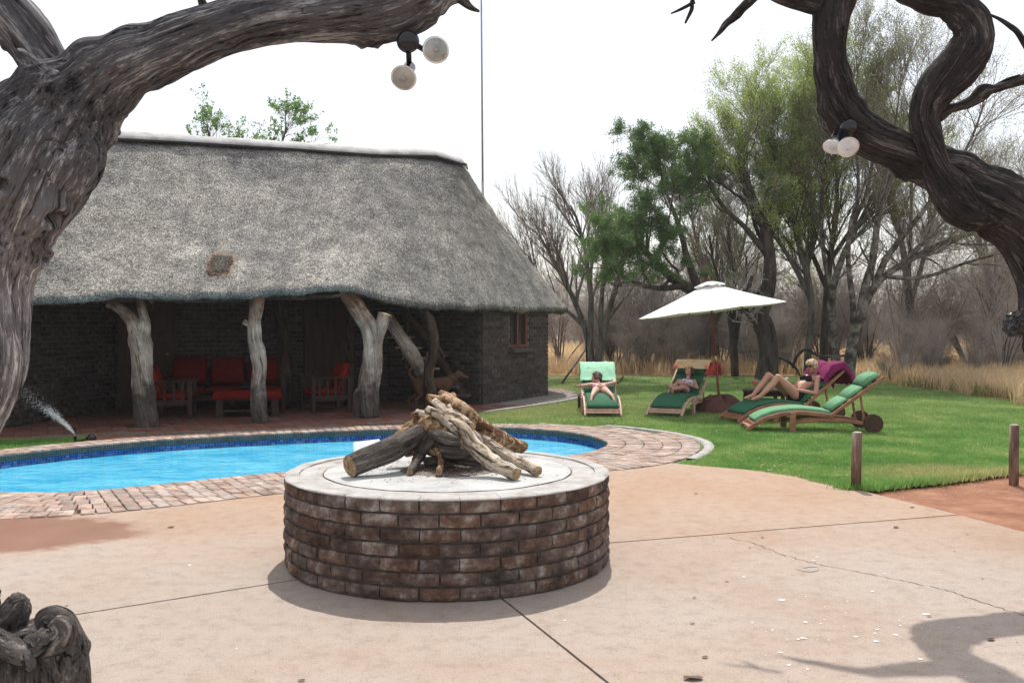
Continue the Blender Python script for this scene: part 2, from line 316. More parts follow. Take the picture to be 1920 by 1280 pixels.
leafm('leaf_dark', (0.050, 0.110, 0.032), (0.20, 0.32, 0.10), 0.42)
leafm('leaf_yellow', (0.28, 0.37, 0.10), (0.52, 0.62, 0.20), 0.5)
leafm('leaf_bright', (0.10, 0.22, 0.05), (0.22, 0.40, 0.12), 0.4)
leafm('leaf_sparse', (0.20, 0.23, 0.10), (0.34, 0.36, 0.18), 0.45)
leafm('palm_leaf', (0.05, 0.10, 0.03), (0.16, 0.24, 0.08), 0.3)
leafm('dry_grass', (0.46, 0.33, 0.18), (0.82, 0.66, 0.43), 0.5)
leafm('dry_grass_green', (0.13, 0.15, 0.04), (0.34, 0.32, 0.14), 0.35)
leafm('red_straw', (0.26, 0.13, 0.07), (0.46, 0.27, 0.17), 0.2)
leafm('dry_leaf', (0.10, 0.05, 0.03), (0.26, 0.14, 0.08), 0.1)
# lawn
def lawn_mat(name, tr, k=1.0):
    m, n, b = new_mat(name)
    v = coords(n, 'World'); f = noi(n, v, 1.1, 5, 0.65); g = noi(n, v, 0.35, 3, 0.5); h = noi(n, v, 14, 3, 0.7)
    at = n.nodes.new('ShaderNodeAttribute'); at.attribute_name = 'tone'
    col = ramp(n, f, [(0.32, (0.080 * k, 0.165 * k, 0.042 * k)), (0.5, (0.125 * k, 0.220 * k, 0.060 * k)), (0.66, (0.215 * k, 0.275 * k, 0.098 * k))])
    sep = n.nodes.new('ShaderNodeSeparateXYZ'); n.links.new(v, sep.inputs[0])
    # drier band by the building side and by the sandy corner
    a1 = n.nodes.new('ShaderNodeMapRange'); a1.inputs[1].default_value = 14.5; a1.inputs[2].default_value = 18.0
    n.links.new(math_(n, 'ADD', sep.outputs[1], math_(n, 'MULTIPLY', g, 3.0)), a1.inputs[0])
    a2 = n.nodes.new('ShaderNodeMapRange'); a2.inputs[1].default_value = 3.0; a2.inputs[2].default_value = 0.0; n.links.new(sep.outputs[0], a2.inputs[0])
    dry = math_(n, 'MULTIPLY', a1.outputs[0], math_(n, 'MULTIPLY_ADD', a2.outputs[0], 0.40, 0.16), clamp=True)
    dx = math_(n, 'DIVIDE', math_(n, 'ADD', sep.outputs[0], -4.6), 1.3); dy = math_(n, 'DIVIDE', math_(n, 'ADD', sep.outputs[1], -9.75), 0.75)
    d = math_(n, 'ADD', math_(n, 'ADD', math_(n, 'MULTIPLY', dx, dx), math_(n, 'MULTIPLY', dy, dy)), math_(n, 'MULTIPLY', f, 1.6))
    wm = n.nodes.new('ShaderNodeMapRange'); wm.inputs[1].default_value = 1.7; wm.inputs[2].default_value = 0.9; n.links.new(d, wm.inputs[0])
    dry = math_(n, 'MAXIMUM', dry, math_(n, 'MULTIPLY', wm.outputs[0], 0.75))
    col = mixc(n, dry, col, (0.30 * k, 0.27 * k, 0.13 * k))
    col = mixc(n, 1.0, col, ramp(n, h, [(0.3, (0.75, 0.75, 0.75)), (0.7, (1.2, 1.2, 1.2))]), 'MULTIPLY')
    tv = math_(n, 'MULTIPLY_ADD', at.outputs['Fac'], 0.7, 0.68)
    col = mixc(n, 1.0, col, tv, 'MULTIPLY')
    n.links.new(col, b.inputs['Base Color']); b.inputs['Roughness'].default_value = 0.7; b.inputs['Specular IOR Level'].default_value = 0.2
    if tr:
        t = n.nodes.new('ShaderNodeBsdfTranslucent'); n.links.new(col, t.inputs[0])
        mx = n.nodes.new('ShaderNodeMixShader'); mx.inputs[0].default_value = tr
        o = [x for x in n.nodes if x.type == 'OUTPUT_MATERIAL'][0]
        n.links.new(b.outputs[0], mx.inputs[1]); n.links.new(t.outputs[0], mx.inputs[2]); n.links.new(mx.outputs[0], o.inputs[0])
lawn_mat('lawn_blade', 0.42, 1.75); lawn_mat('lawn_turf', 0, 1.0)
mat('dry_ground', [(0.3, (0.32, 0.20, 0.11)), (0.7, (0.56, 0.41, 0.25))], scale=3, detail=8, rough=0.95, bump=0.8, bscale=9, bdist=0.04, coord='World')
def water():
    m, n, b = new_mat('pool_water')
    v = coords(n, 'World', (1, 1.6, 1))
    a = noi(n, v, 1.1, 4, 0.6, 0.8); c = noi(n, v, 9, 5, 0.65, 1.2)
    col = ramp(n, a, [(0.36, (0.035, 0.40, 0.66)), (0.64, (0.14, 0.58, 0.78))])
    col = mixc(n, math_(n, 'MULTIPLY', ramp(n, c, [(0.52, (0, 0, 0)), (0.70, (1, 1, 1))]), 0.5), col, (0.36, 0.76, 0.88))
    n.links.new(col, b.inputs['Base Color']); b.inputs['Roughness'].default_value = 0.06; b.inputs['IOR'].default_value = 1.33
    bp = n.nodes.new('ShaderNodeBump'); bp.inputs['Strength'].default_value = 0.9; bp.inputs['Distance'].default_value = 0.035
    n.links.new(math_(n, 'ADD', math_(n, 'MULTIPLY', c, 0.5), noi(n, v, 3.5, 3, 0.5, 0.5)), bp.inputs['Height']); n.links.new(bp.outputs[0], b.inputs['Normal'])
water()
def clear_glass(name, col, a):
    m, n, b = new_mat(name)
    t = n.nodes.new('ShaderNodeBsdfTransparent'); t.inputs[0].default_value = (*col, 1)
    b.inputs['Base Color'].default_value = (*col, 1); b.inputs['Roughness'].default_value = 0.1
    mx = n.nodes.new('ShaderNodeMixShader'); mx.inputs[0].default_value = a
    o = [x for x in n.nodes if x.type == 'OUTPUT_MATERIAL'][0]
    n.links.new(t.outputs[0], mx.inputs[1]); n.links.new(b.outputs[0], mx.inputs[2]); n.links.new(mx.outputs[0], o.inputs[0])
clear_glass('drink_glass', (0.95, 0.97, 0.97), 0.12); clear_glass('spray_water', (0.95, 0.97, 1.0), 0.5)
flat('red_drink', (0.75, 0.10, 0.03), 0.2, 0.5)
mat('bulb_glass', [(0.35, (0.21, 0.215, 0.20)), (0.65, (0.42, 0.42, 0.39))], scale=9, rough=0.12, spec=0.6, detail=3)
mat('bulb_glass_clear', [(0.35, (0.52, 0.55, 0.57)), (0.65, (0.74, 0.77, 0.79))], scale=9, rough=0.15, spec=0.6, detail=3)
flat('bulb_silver', (0.75, 0.75, 0.74), 0.2, 0.5, 0.7)
flat('white_speck', (0.85, 0.85, 0.84), 0.8)
flat('crack', (0.07, 0.05, 0.04), 0.95)

# ---------------------------------------------------------------- scene graph helpers
def tag(o, label=None, cat=None, group=None, kind=None):
    if label: o['label'] = label
    if cat: o['category'] = cat
    if group: o['group'] = group
    if kind: o['kind'] = kind
    return o
def link(o, parent=None, world=True):
    COL.objects.link(o)
    if parent is not None:
        o.parent = parent
        if world: o.matrix_parent_inverse = mw(parent).inverted()
    return o
def mw(o):
    m = Matrix.LocRotScale(o.location, o.rotation_euler.to_quaternion() if o.rotation_mode != 'QUATERNION' else o.rotation_quaternion, o.scale)
    if o.parent: return mw(o.parent) @ o.matrix_parent_inverse @ m
    return m
def thing(name, label, cat, loc=(0, 0, 0), rz=0.0, group=None):
    o = bpy.data.objects.new(name, None); o.empty_display_size = 0.2
    o.location = loc; o.rotation_euler = (0, 0, rz); COL.objects.link(o)
    return tag(o, label, cat, group)
def copy_tree(o, parent=None):
    c = o.copy(); COL.objects.link(c); c.parent = parent
    for ch in list(o.children): copy_tree(ch, c)
    return c
class MB:
    def __init__(s): s.v = []; s.f = []; s.attr = {}; s.m = []
    def add(s, verts, faces, mi=0):
        b = len(s.v); s.v.extend([tuple(x) for x in verts]); s.f.extend([tuple(i + b for i in f) for f in faces]); s.m.extend([mi] * len(faces)); return b
    def box(s, c, size, M_=None, mi=0, ch=0.0):
        x, y, z = (k / 2 for k in size)
        vs = [Vector((sx * x, sy * y, sz * z)) for sz in (-1, 1) for sy in (-1, 1) for sx in (-1, 1)]
        if M_ is not None: vs = [M_ @ v for v in vs]
        vs = [v + Vector(c) for v in vs]
        s.add(vs, [(0, 2, 3, 1), (4, 5, 7, 6), (0, 1, 5, 4), (2, 6, 7, 3), (0, 4, 6, 2), (1, 3, 7, 5)], mi)
    def bar(s, a, b, wdt, hgt, up=(0, 0, 1), mi=0):
        a = Vector(a); b = Vector(b); t = (b - a).normalized(); u = Vector(up)
        sd = t.cross(u).normalized(); u2 = sd.cross(t)
        vs = []
        for p in (a, b):
            for q, r in ((-1, -1), (1, -1), (1, 1), (-1, 1)): vs.append(p + sd * q * wdt / 2 + u2 * r * hgt / 2)
        s.add(vs, [(0, 1, 2, 3), (7, 6, 5, 4), (0, 4, 5, 1), (1, 5, 6, 2), (2, 6, 7, 3), (3, 7, 4, 0)], mi)
    def tube(s, pts, rad, k=8, cap=True, mi=0):
        pts = [Vector(p) for p in pts]; n = len(pts)
        if isinstance(rad, (int, float)): rad = [rad] * n
        ref = None; base = len(s.v); vs = []
        for i, p in enumerate(pts):
            t = (pts[min(i + 1, n - 1)] - pts[max(i - 1, 0)]).normalized()
            if ref is None:
                ref = t.cross(Vector((0, 0, 1)) if abs(t.z) < 0.9 else Vector((1, 0, 0))).normalized()
            ref = (ref - t * ref.dot(t)).normalized(); b2 = t.cross(ref)
            for j in range(k):
                a = 2 * math.pi * j / k; vs.append(p + (ref * math.cos(a) + b2 * math.sin(a)) * rad[i])
        fs = [(i * k + j, i * k + (j + 1) % k, (i + 1) * k + (j + 1) % k, (i + 1) * k + j) for i in range(n - 1) for j in range(k)]
        if cap: fs += [tuple(reversed(range(k))), tuple((n - 1) * k + j for j in range(k))]
        s.add(vs, fs, mi)
    def lathe(s, prof, k=24, M_=None, c=(0, 0, 0), mi=0):
        vs = []; M_ = M_ or Matrix.Identity(3)
        for r, z in prof:
            for j in range(k):
                a = 2 * math.pi * j / k; vs.append(M_ @ Vector((r * math.cos(a), r * math.sin(a), z)) + Vector(c))
        n = len(prof)
        fs = [(i * k + j, i * k + (j + 1) % k, (i + 1) * k + (j + 1) % k, (i + 1) * k + j) for i in range(n - 1) for j in range(k)]
        fs += [tuple(reversed(range(k))), tuple((n - 1) * k + j for j in range(k))]
        s.add(vs, fs, mi)
    def ell(s, c, r, M_=None, k=14, l=9, mi=0):
        vs = []; M_ = M_ or Matrix.Identity(3); c = Vector(c)
        vs.append(c + M_ @ Vector((0, 0, -r[2])))
        for i in range(1, l):
            ph = -math.pi / 2 + math.pi * i / l
            for j in range(k):
                a = 2 * math.pi * j / k
                vs.append(c + M_ @ Vector((r[0] * math.cos(ph) * math.cos(a), r[1] * math.cos(ph) * math.sin(a), r[2] * math.sin(ph))))
        vs.append(c + M_ @ Vector((0, 0, r[2])))
        fs = [(0, 1 + (j + 1) % k, 1 + j) for j in range(k)]
        for i in range(l - 2):
            for j in range(k): fs.append((1 + i * k + j, 1 + i * k + (j + 1) % k, 1 + (i + 1) * k + (j + 1) % k, 1 + (i + 1) * k + j))
        t = len(vs) - 1
        fs += [(1 + (l - 2) * k + j, 1 + (l - 2) * k + (j + 1) % k, t) for j in range(k)]
        s.add(vs, fs, mi)
    def caps(s, a, b, ra, rb, k=12):
        a = Vector(a); b = Vector(b); t = (b - a)
        if t.length < 1e-5: t = Vector((0, 0, 1e-4)); b = a + t
        t.normalize(); pts = []; rr = []
        for q in (1.0, 0.87, 0.5, 0.0): pts.append(a - t * ra * q); rr.append(max(ra * math.sqrt(max(0, 1 - q * q)), ra * 0.06))
        for q in (0.0, 0.5, 0.87, 1.0): pts.append(b + t * rb * q); rr.append(max(rb * math.sqrt(max(0, 1 - q * q)), rb * 0.06))
        s.tube(pts, rr, k)
    def ribbon(s, path, width, thick, axis=(0, 1, 0), rnd=0.5, mi=0, wob=0):
        """rounded slab swept along path (lateral axis fixed)"""
        pts = [Vector(p) for p in path]; ax = Vector(axis).normalized(); n = len(pts)
        prof = []
        h = thick / 2; w2 = width / 2; r = h * rnd * 2 if rnd < 0.5 else h
        for cx, cy, a0 in ((w2 - r, h - r, 0), (-(w2 - r), h - r, 90), (-(w2 - r), -(h - r), 180), (w2 - r, -(h - r), 270)):
            for q in (0, 30, 60, 90): prof.append((cx + r * math.cos(R(a0 + q)), cy + r * math.sin(R(a0 + q))))
        k = len(prof); vs = []
        for i, p in enumerate(pts):
            t = (pts[min(i + 1, n - 1)] - pts[max(i - 1, 0)]).normalized(); nn = t.cross(ax).normalized()
            if nn.z < 0: nn = -nn
            e = 1.0 if 0 < i < n - 1 else 0.72
            for a, b in prof: vs.append(p + ax * a * (1 if e == 1 else 0.985) + nn * b * e)
        fs = [(i * k + j, i * k + (j + 1) % k, (i + 1) * k + (j + 1) % k, (i + 1) * k + j) for i in range(n - 1) for j in range(k)]
        fs += [tuple(reversed(range(k))), tuple((n - 1) * k + j for j in range(k))]
        s.add(vs, fs, mi)
    def mesh(s, name, mats, smooth=False):
        me = bpy.data.meshes.new(name); me.from_pydata([tuple(v) for v in s.v], [], s.f)
        for m in ([mats] if isinstance(mats, str) else mats): me.materials.append(MATS[m])
        if any(s.m): me.polygons.foreach_set('material_index', s.m)
        if smooth: me.polygons.foreach_set('use_smooth', [True] * len(me.polygons))
        bm = bmesh.new(); bm.from_mesh(me); bmesh.ops.recalc_face_normals(bm, faces=bm.faces); bm.to_mesh(me); bm.free()
        me.update(); return me
    def obj(s, name, mats, parent=None, smooth=False, world=True, bevel=0.0):
        o = bpy.data.objects.new(name, s.mesh(name, mats, smooth)); link(o, parent, world)
        if bevel:
            b = o.modifiers.new('bevel', 'BEVEL'); b.width = bevel; b.segments = 2; b.limit_method = 'ANGLE'
        return o
def np_obj(name, verts, faces, mats, parent=None, tone=None, smooth=False, vecs=None, world=True):
    """faces: (N,k) int array"""
    me = bpy.data.meshes.new(name); verts = np.asarray(verts, dtype=np.float32); faces = np.asarray(faces, dtype=np.int32)
    nf, k = faces.shape
    me.vertices.add(len(verts)); me.vertices.foreach_set('co', verts.ravel())
    me.loops.add(nf * k); me.loops.foreach_set('vertex_index', faces.ravel())
    me.polygons.add(nf); me.polygons.foreach_set('loop_start', np.arange(0, nf * k, k, dtype=np.int32))
    try: me.polygons.foreach_set('loop_total', np.full(nf, k, dtype=np.int32))
    except Exception: pass
    if smooth: me.polygons.foreach_set('use_smooth', np.ones(nf, dtype=bool))
    me.update(calc_edges=True)
    for m in ([mats] if isinstance(mats, str) else mats): me.materials.append(MATS[m])
    if tone is not None:
        a = me.attributes.new('tone', 'FLOAT', 'POINT'); a.data.foreach_set('value', np.asarray(tone, dtype=np.float32))
    if vecs is not None:
        a = me.attributes.new('grain', 'FLOAT_VECTOR', 'POINT'); a.data.foreach_set('vector', np.asarray(vecs, dtype=np.float32).ravel())
    o = bpy.data.objects.new(name, me); link(o, parent, world); return o
def cr(pts, n, closed=False):
    """Catmull-Rom, n samples per span; numpy"""
    p = np.asarray([tuple(q) for q in pts], dtype=float)
    if closed: q = np.vstack([p[-1], p, p[0], p[1]])
    else: q = np.vstack([2 * p[0] - p[1], p, 2 * p[-1] - p[-2]])
    o = []
    for i in range(len(q) - 3):
        t = np.linspace(0, 1, n, endpoint=False)[:, None]; a, b, c, d = q[i:i + 4]
        o.append(0.5 * (2 * b + (c - a) * t + (2 * a - 5 * b + 4 * c - d) * t ** 2 + (-a + 3 * b - 3 * c + d) * t ** 3))
    o = np.vstack(o)
    if not closed: o = np.vstack([o, p[-1]])
    return o
def inpoly(x, y, poly):
    c = np.zeros(len(x), bool); n = len(poly)
    for i in range(n):
        x1, y1 = poly[i]; x2, y2 = poly[(i + 1) % n]
        cond = ((y1 > y) != (y2 > y))
        xx = (x2 - x1) * (y - y1) / ((y2 - y1) if y2 != y1 else 1e-9) + x1
        c ^= cond & (x < xx)
    return c
def resample(p, step):
    p = np.asarray(p); d = np.r_[0, np.cumsum(np.linalg.norm(np.diff(p[:, :3], axis=0), axis=1))]
    n = max(3, int(d[-1] / step) + 1); t = np.linspace(0, d[-1], n)
    return np.stack([np.interp(t, d, p[:, i]) for i in range(p.shape[1])], 1), t
FB = lambda x, y, z: mnoise.fractal(Vector((x, y, z)), 0.8, 2.1, 4)
def gnarl(name, path, matname, parent=None, step=0.02, k=48, amp=0.10, ridge=0.07, twist=0.6, seed=0, flat_=1.0, ends=True, knots=0, pits=(), gz=0.13, endmat=None, smooth=True):
    """path of (x,y,z,radius); weathered wood with grain, ridges and pits"""
    p = cr(path, 10); p, L = resample(p, step); n = len(p)
    T = np.gradient(p[:, :3], axis=0); T /= np.linalg.norm(T, axis=1)[:, None]
    ref = np.array([0.3, -1, 0.2]) if abs(T[0][1]) < 0.9 else np.array([1, 0, 0]); vs = []; gr = []
    kr_ = random.Random(seed * 31 + 5); KN = []
    for _ in range(knots):
        i_ = kr_.randrange(n); a_ = kr_.random() * 6.28; r_ = p[i_, 3]; KN.append((L[i_], a_, r_ * kr_.uniform(.25, .5), kr_.uniform(.10, .26)))
    for i in range(n):
        t = T[i]; ref = ref - t * ref.dot(t); ref /= np.linalg.norm(ref); b = np.cross(t, ref); r = max(p[i, 3], 0.002)
        for j in range(k):
            a = 2 * math.pi * j / k; ca, sa = math.cos(a), math.sin(a); at = a + twist * L[i]
            cx, cy = math.cos(at), math.sin(at); q = seed * 7.7
            d = 1 + amp * 1.6 * mnoise.noise(Vector((ca * 0.9 + q, sa * 0.9, L[i] / max(r, .03) * 0.35))) * 1.2
            rg = mnoise.noise(Vector((cx * 3.2 + q, cy * 3.2, L[i] * 0.8 + q))); rg2 = mnoise.noise(Vector((cx * 8 + q, cy * 8, L[i] * 3.0)))
            d += ridge * (1 - 2.4 * abs(rg)) + ridge * 0.7 * rg2
            ck = mnoise.noise(Vector((cx * 5.5 + q, cy * 5.5 + 3, L[i] * 0.7)));  d -= ridge * 1.5 * max(0.0, 1 - abs(ck) * 9)
            for (kl, ka, kr2, kh) in KN:
                dl = L[i] - kl
                if abs(dl) > kr2 * 2.5: continue
                da = ((a - ka + math.pi) % (2 * math.pi) - math.pi) * r; e2 = (dl * dl + da * da) / (kr2 * kr2)
                if e2 < 6: d += kh * math.exp(-e2) * (1 if e2 > .12 else -.8 + 6 * e2) + kh * .25 * math.cos(math.sqrt(e2) * 9) * math.exp(-e2)
            pos = p[i, :3] + (ref * ca * flat_ + b * sa) * r * d
            for (hx, hr, dep) in pits:
                dd = np.linalg.norm(pos - np.array(hx))
                if dd < hr: pos = pos + (p[i, :3] - pos) * dep * (1 - (dd / hr) ** 2) ** 1.5
            vs.append(pos); gr.append((cx * r + q, cy * r, L[i] * gz))
    fs = [(i * k + j, i * k + (j + 1) % k, (i + 1) * k + (j + 1) % k, (i + 1) * k + j) for i in range(n - 1) for j in range(k)]
    me = bpy.data.meshes.new(name)
    base = len(vs)
    for e, i in ((0, 0), (1, n - 1)):      # rough ends: ring + centre
        vs.append(p[i, :3] - T[i] * (0.15 * p[i, 3] if e == 0 else -0.15 * p[i, 3])); gr.append((seed * 7.7, 0, L[i] * gz))
    ef = [(base, (j + 1) % k, j) for j in range(k)] + [(base + 1, (n - 1) * k + j, (n - 1) * k + (j + 1) % k) for j in range(k)]
    me.from_pydata([tuple(v) for v in vs], [], fs + ef)
    me.materials.append(MATS[matname])
    if endmat:
        me.materials.append(MATS[endmat]); mi = [0] * len(fs) + [1] * len(ef); me.polygons.foreach_set('material_index', mi)
    sm = [smooth] * len(fs) + [False] * len(ef); me.polygons.foreach_set('use_smooth', sm)
    a = me.attributes.new('grain', 'FLOAT_VECTOR', 'POINT'); a.data.foreach_set('vector', np.asarray(gr, dtype=np.float32).ravel())
    me.update()
    o = bpy.data.objects.new(name, me); link(o, parent); return o
def pxpath(lst, D, extra=0.0):
    """[(px,py,width_px[,dD])] -> [(x,y,z,r)]"""
    o = []
    for q in lst:
        d = D + (q[3] if len(q) > 3 else 0); v = P(q[0], q[1], d); o.append((v.x, v.y, v.z, q[2] / 2 * d / F))
    return o
# ================================================================ GROUND, POOL, PATIO
from mathutils.geometry import tessellate_polygon
def sheet(name, outer, z, matname, holes=(), parent=None, kind='structure', thick=0.0):
    loops = [[Vector((x, y, z)) for x, y in outer]] + [[Vector((x, y, z)) for x, y in h] for h in holes]
    tris = tessellate_polygon(loops); vs = [v for l in loops for v in l]; mb = MB()
    mb.add(vs, [tuple(t) for t in tris])
    if thick:
        for l in loops:
            n = len(l); b = mb.add(l + [v - Vector((0, 0, thick)) for v in l], [])
            for i in range(n): mb.f.append((b + i, b + (i + 1) % n, b + n + (i + 1) % n, b + n + i)); mb.m.append(0)
    me = mb.mesh(name, matname)
    if not thick:
        bm = bmesh.new(); bm.from_mesh(me)
        for f in bm.faces:
            if f.normal.z < 0: f.normal_flip()
        bm.to_mesh(me); bm.free()
    o = bpy.data.objects.new(name, me); link(o, parent)
    if kind: tag(o, kind=kind)
    return o
PC = np.array([-0.425, 6.29])
pool_ctl = [(-4.0, 8.68, 1.15), (-2.98, 9.40, 1.18), (-2.2, 9.95, 0.95), (-0.8, 10.5, 0.95), (0.55, 11.0, 1.2), (1.06, 11.6, 1.2), (1.24, 12.4, 1.2), (0.95, 13.3, 0.98),
            (0.32, 13.9, 0.7), (-0.48, 14.1, 0.5), (-2.47, 13.65, 0.48), (-4.69, 12.58, 0.48), (-5.85, 11.35, 0.5), (-6.3, 10.2, 0.8), (-5.75, 9.2, 1.1), (-4.9, 8.72, 1.15)]
pc = cr(pool_ctl, 16, closed=True)
pw_ = np.vstack([pc, pc[:1]]); pcr, _L = resample(pw_, 0.03); pcr = pcr[:-1]
tan = np.roll(pcr[:, :2], -1, 0) - np.roll(pcr[:, :2], 1, 0); tan /= np.linalg.norm(tan, axis=1)[:, None]
nrm = np.stack([tan[:, 1], -tan[:, 0]], 1)     # outward for counter-clockwise
def offs(d): return pcr[:, :2] + nrm * (d if np.isscalar(d) else np.asarray(d)[:, None])
pool_in = offs(0.0); WZ = -0.150
far = 150.0
hole = offs(0.12)[::4]
# red soil of the whole place: far frame + near sheet, hole where the pool basin is
sheet('ground', [(-far, -20), (far, -20), (far, far), (-far, far)], -0.035, 'red_soil', [[tuple(p) for p in hole][::-1]])
# pool basin
def ring_strip(name, curve, z0, z1, m, parent, flip=False):
    n = len(curve); vs = [(x, y, z0) for x, y in curve] + [(x, y, z1) for x, y in curve]
    fs = [(i, (i + 1) % n, n + (i + 1) % n, n + i) for i in range(n)]
    return np_obj(name, vs, fs, m, parent)
pool = thing('swimming_pool', None, None, (-2.5, 11.4, 0)); tag(pool, 'bright blue kidney shaped swimming pool between the fire pit and the thatched house', 'swimming pool')
ring_strip('basin_wall', offs(0.02)[::2], -0.045, -1.4, 'pool_blue', pool)
sheet('basin_floor', [tuple(p) for p in offs(0.03)[::4]], -1.39, 'pool_blue', kind=None, parent=pool)
wtr = sheet('water', [tuple(p) for p in offs(0.019)[::3]], WZ, 'pool_water', kind='structure')
# mosaic bands
def mosaic(name, rows, m, size, inset=0.019):
    V, Fc, T = [], [], []
    per = np.vstack([offs(inset), offs(inset)[:1]]); q, L = resample(np.c_[per, np.zeros(len(per))], size)
    for zt in rows:
        for i in range(len(q) - 1):
            a = q[i, :2]; b_ = q[i + 1, :2]; d = b_ - a; l = np.linalg.norm(d); d = d / l; nn = np.array([-d[1], d[0]]); g = 0.0025
            a2 = a + d * g; b2 = b_ - d * g; k = len(V); t = RNG.random()
            for pt in (a2, b2):
                for z in (zt - g, zt - size + g):
                    V.append((pt[0] + nn[0] * 0.004, pt[1] + nn[1] * 0.004, z)); T.append(t)
            for pt in (a2, b2):
                for z in (zt - g, zt - size + g): V.append((pt[0], pt[1], z)); T.append(t)
            Fc += [(k, k + 1, k + 3, k + 2), (k, k + 2, k + 6, k + 4), (k + 1, k + 5, k + 7, k + 3)]
    o = np_obj(name, V, Fc, m, pool, tone=T); o['kind'] = 'stuff'
mosaic('green_mosaic', [-0.006, -0.032, -0.058], 'mosaic_green', 0.027, 0.0)
mosaic('blue_mosaic', [-0.086, -0.121], 'mosaic_tile', 0.038)

# ---- chamfered brick mesh
def brick_mesh(name, l, w_, h, ch, matname, jit=0.0, seed=0):
    rr = random.Random(seed); bm = bmesh.new()
    bmesh.ops.create_cube(bm, size=1.0)
    for v in bm.verts: v.co = Vector((v.co.x * l, v.co.y * w_, v.co.z * h))
    bmesh.ops.bevel(bm, geom=list(bm.edges), offset=ch, segments=1, affect='EDGES')
    for v in bm.verts: v.co += Vector((rr.uniform(-jit, jit), rr.uniform(-jit, jit), rr.uniform(-jit, jit)))
    me = bpy.data.meshes.new(name); bm.to_mesh(me); bm.free(); me.materials.append(MATS[matname]); return me
def joined(name, meshes, xf, parent=None):
    """many pieces (Matrix) joined into one stuff mesh, each with its own tone"""
    V, Fq, T = [], [], []; arrs = []
    for me in meshes:
        co = np.empty(len(me.vertices) * 3, np.float32); me.vertices.foreach_get('co', co); co = co.reshape(-1, 3)
        me.calc_loop_triangles(); tr = np.empty(len(me.loop_triangles) * 3, np.int32); me.loop_triangles.foreach_get('vertices', tr); arrs.append((co, tr.reshape(-1, 3)))
    b = 0
    for i, m in enumerate(xf):
        co, tr = arrs[i % len(arrs)]; A = np.array(m)
        V.append(co @ A[:3, :3].T + A[:3, 3]); Fq.append(tr + b); T.append(np.full(len(co), RNG.random())); b += len(co)
    o = np_obj(name, np.vstack(V), np.vstack(Fq), meshes[0].materials[0].name, parent, tone=np.concatenate(T)); o['kind'] = 'stuff'; return o
def pieces(name, meshes, xf, parent, score, limit=300):
    """largest in view as single parts, the rest as one stuff part"""
    idx = sorted(range(len(xf)), key=lambda i: score(xf[i].translation))
    inv = mw(parent).inverted()
    for q, i in enumerate(idx[:limit]):
        o = bpy.data.objects.new(name, meshes[(i * 7 + i // 5) % len(meshes)]); COL.objects.link(o); o.parent = parent; o.matrix_local = inv @ xf[i]
    if len(idx) > limit: joined(name + '_rest', meshes, [xf[i] for i in idx[limit:]], parent)
def inview(t, m=0):
    if t.y < 0.5: return False
    px = 960 + t.x / t.y * F; return -40 - m < px < 1960 + m
dist_score = lambda t: t.y + (0 if inview(t) else 1000)
# ---- paving round the pool
pav = sheet('pool_paving', [tuple(p) for p in offs(pcr[:, 2] - 0.05)[::4]], -0.022, 'sand_joint', [[tuple(p) for p in offs(0.015)[::4]][::-1]])
bms = [brick_mesh('paving_brick', 0.224, 0.107, 0.075, 0.005, 'paving_brick', 0.0015, s) for s in range(5)]
xf = []
per_w = pcr[:, 2]
for ring in range(6):
    off = (ring + 0.5) * 0.236; c2 = offs(off - 0.004); q = np.c_[c2, per_w, nrm]; q = np.vstack([q, q[:1]])
    d = np.r_[0, np.cumsum(np.linalg.norm(np.diff(q[:, :2], axis=0), axis=1))]; n = int(d[-1] / 0.1155); t = np.linspace(0, d[-1], n, endpoint=False) + ring * 0.04
    X, Y, W_, NX, NY = [np.interp(t, d, q[:, i]) for i in range(5)]
    for i in range(n):
        if (ring + 1) * 0.236 > W_[i] + 0.09: continue
        if math.hypot(X[i] - PC[0], Y[i] - PC[1]) < 1.1: continue
        m = Matrix.Translation((X[i], Y[i], -0.0275 + RNG.normal() * 0.0015)) @ Matrix.Rotation(math.atan2(NY[i], NX[i]) + RNG.normal() * 0.012, 4, 'Z') @ Matrix.Rotation(RNG.normal() * 0.006, 4, 'X')
        xf.append(m)
pieces('paving_brick', bms, xf, pav, dist_score)
# light concrete kerb round the right end
a0_ = offs(per_w)
kr = [i for i in range(len(pcr)) if a0_[i, 0] > 1.35 and 10.75 < a0_[i, 1] < 14.6]
a = offs(per_w + 0.035)[kr]; q = [(x, y, -0.012) for x, y in a]
mb = MB(); mb.ribbon(q[::4], 0.09, 0.06, rnd=0.3) if False else None
vs = []; fs = []
o1 = offs(per_w + 0.015 + 0.03 * np.array([mnoise.noise(Vector((p[0] * 2, p[1] * 2, 0))) for p in pcr]))[kr]; o2 = offs(per_w + 0.125)[kr]; n = len(kr)
for z, c_ in ((-0.06, o1), (0.022, o1), (0.022, o2), (-0.06, o2)): vs += [(x, y, z + 0.004 * mnoise.noise(Vector((x * 5, y * 5, 1)))) for x, y in c_]
for r_ in range(3): fs += [(r_ * n + i, r_ * n + i + 1, (r_ + 1) * n + i + 1, (r_ + 1) * n + i) for i in range(n - 1)]
np_obj('kerb', vs, fs, 'pit_rim', pav)

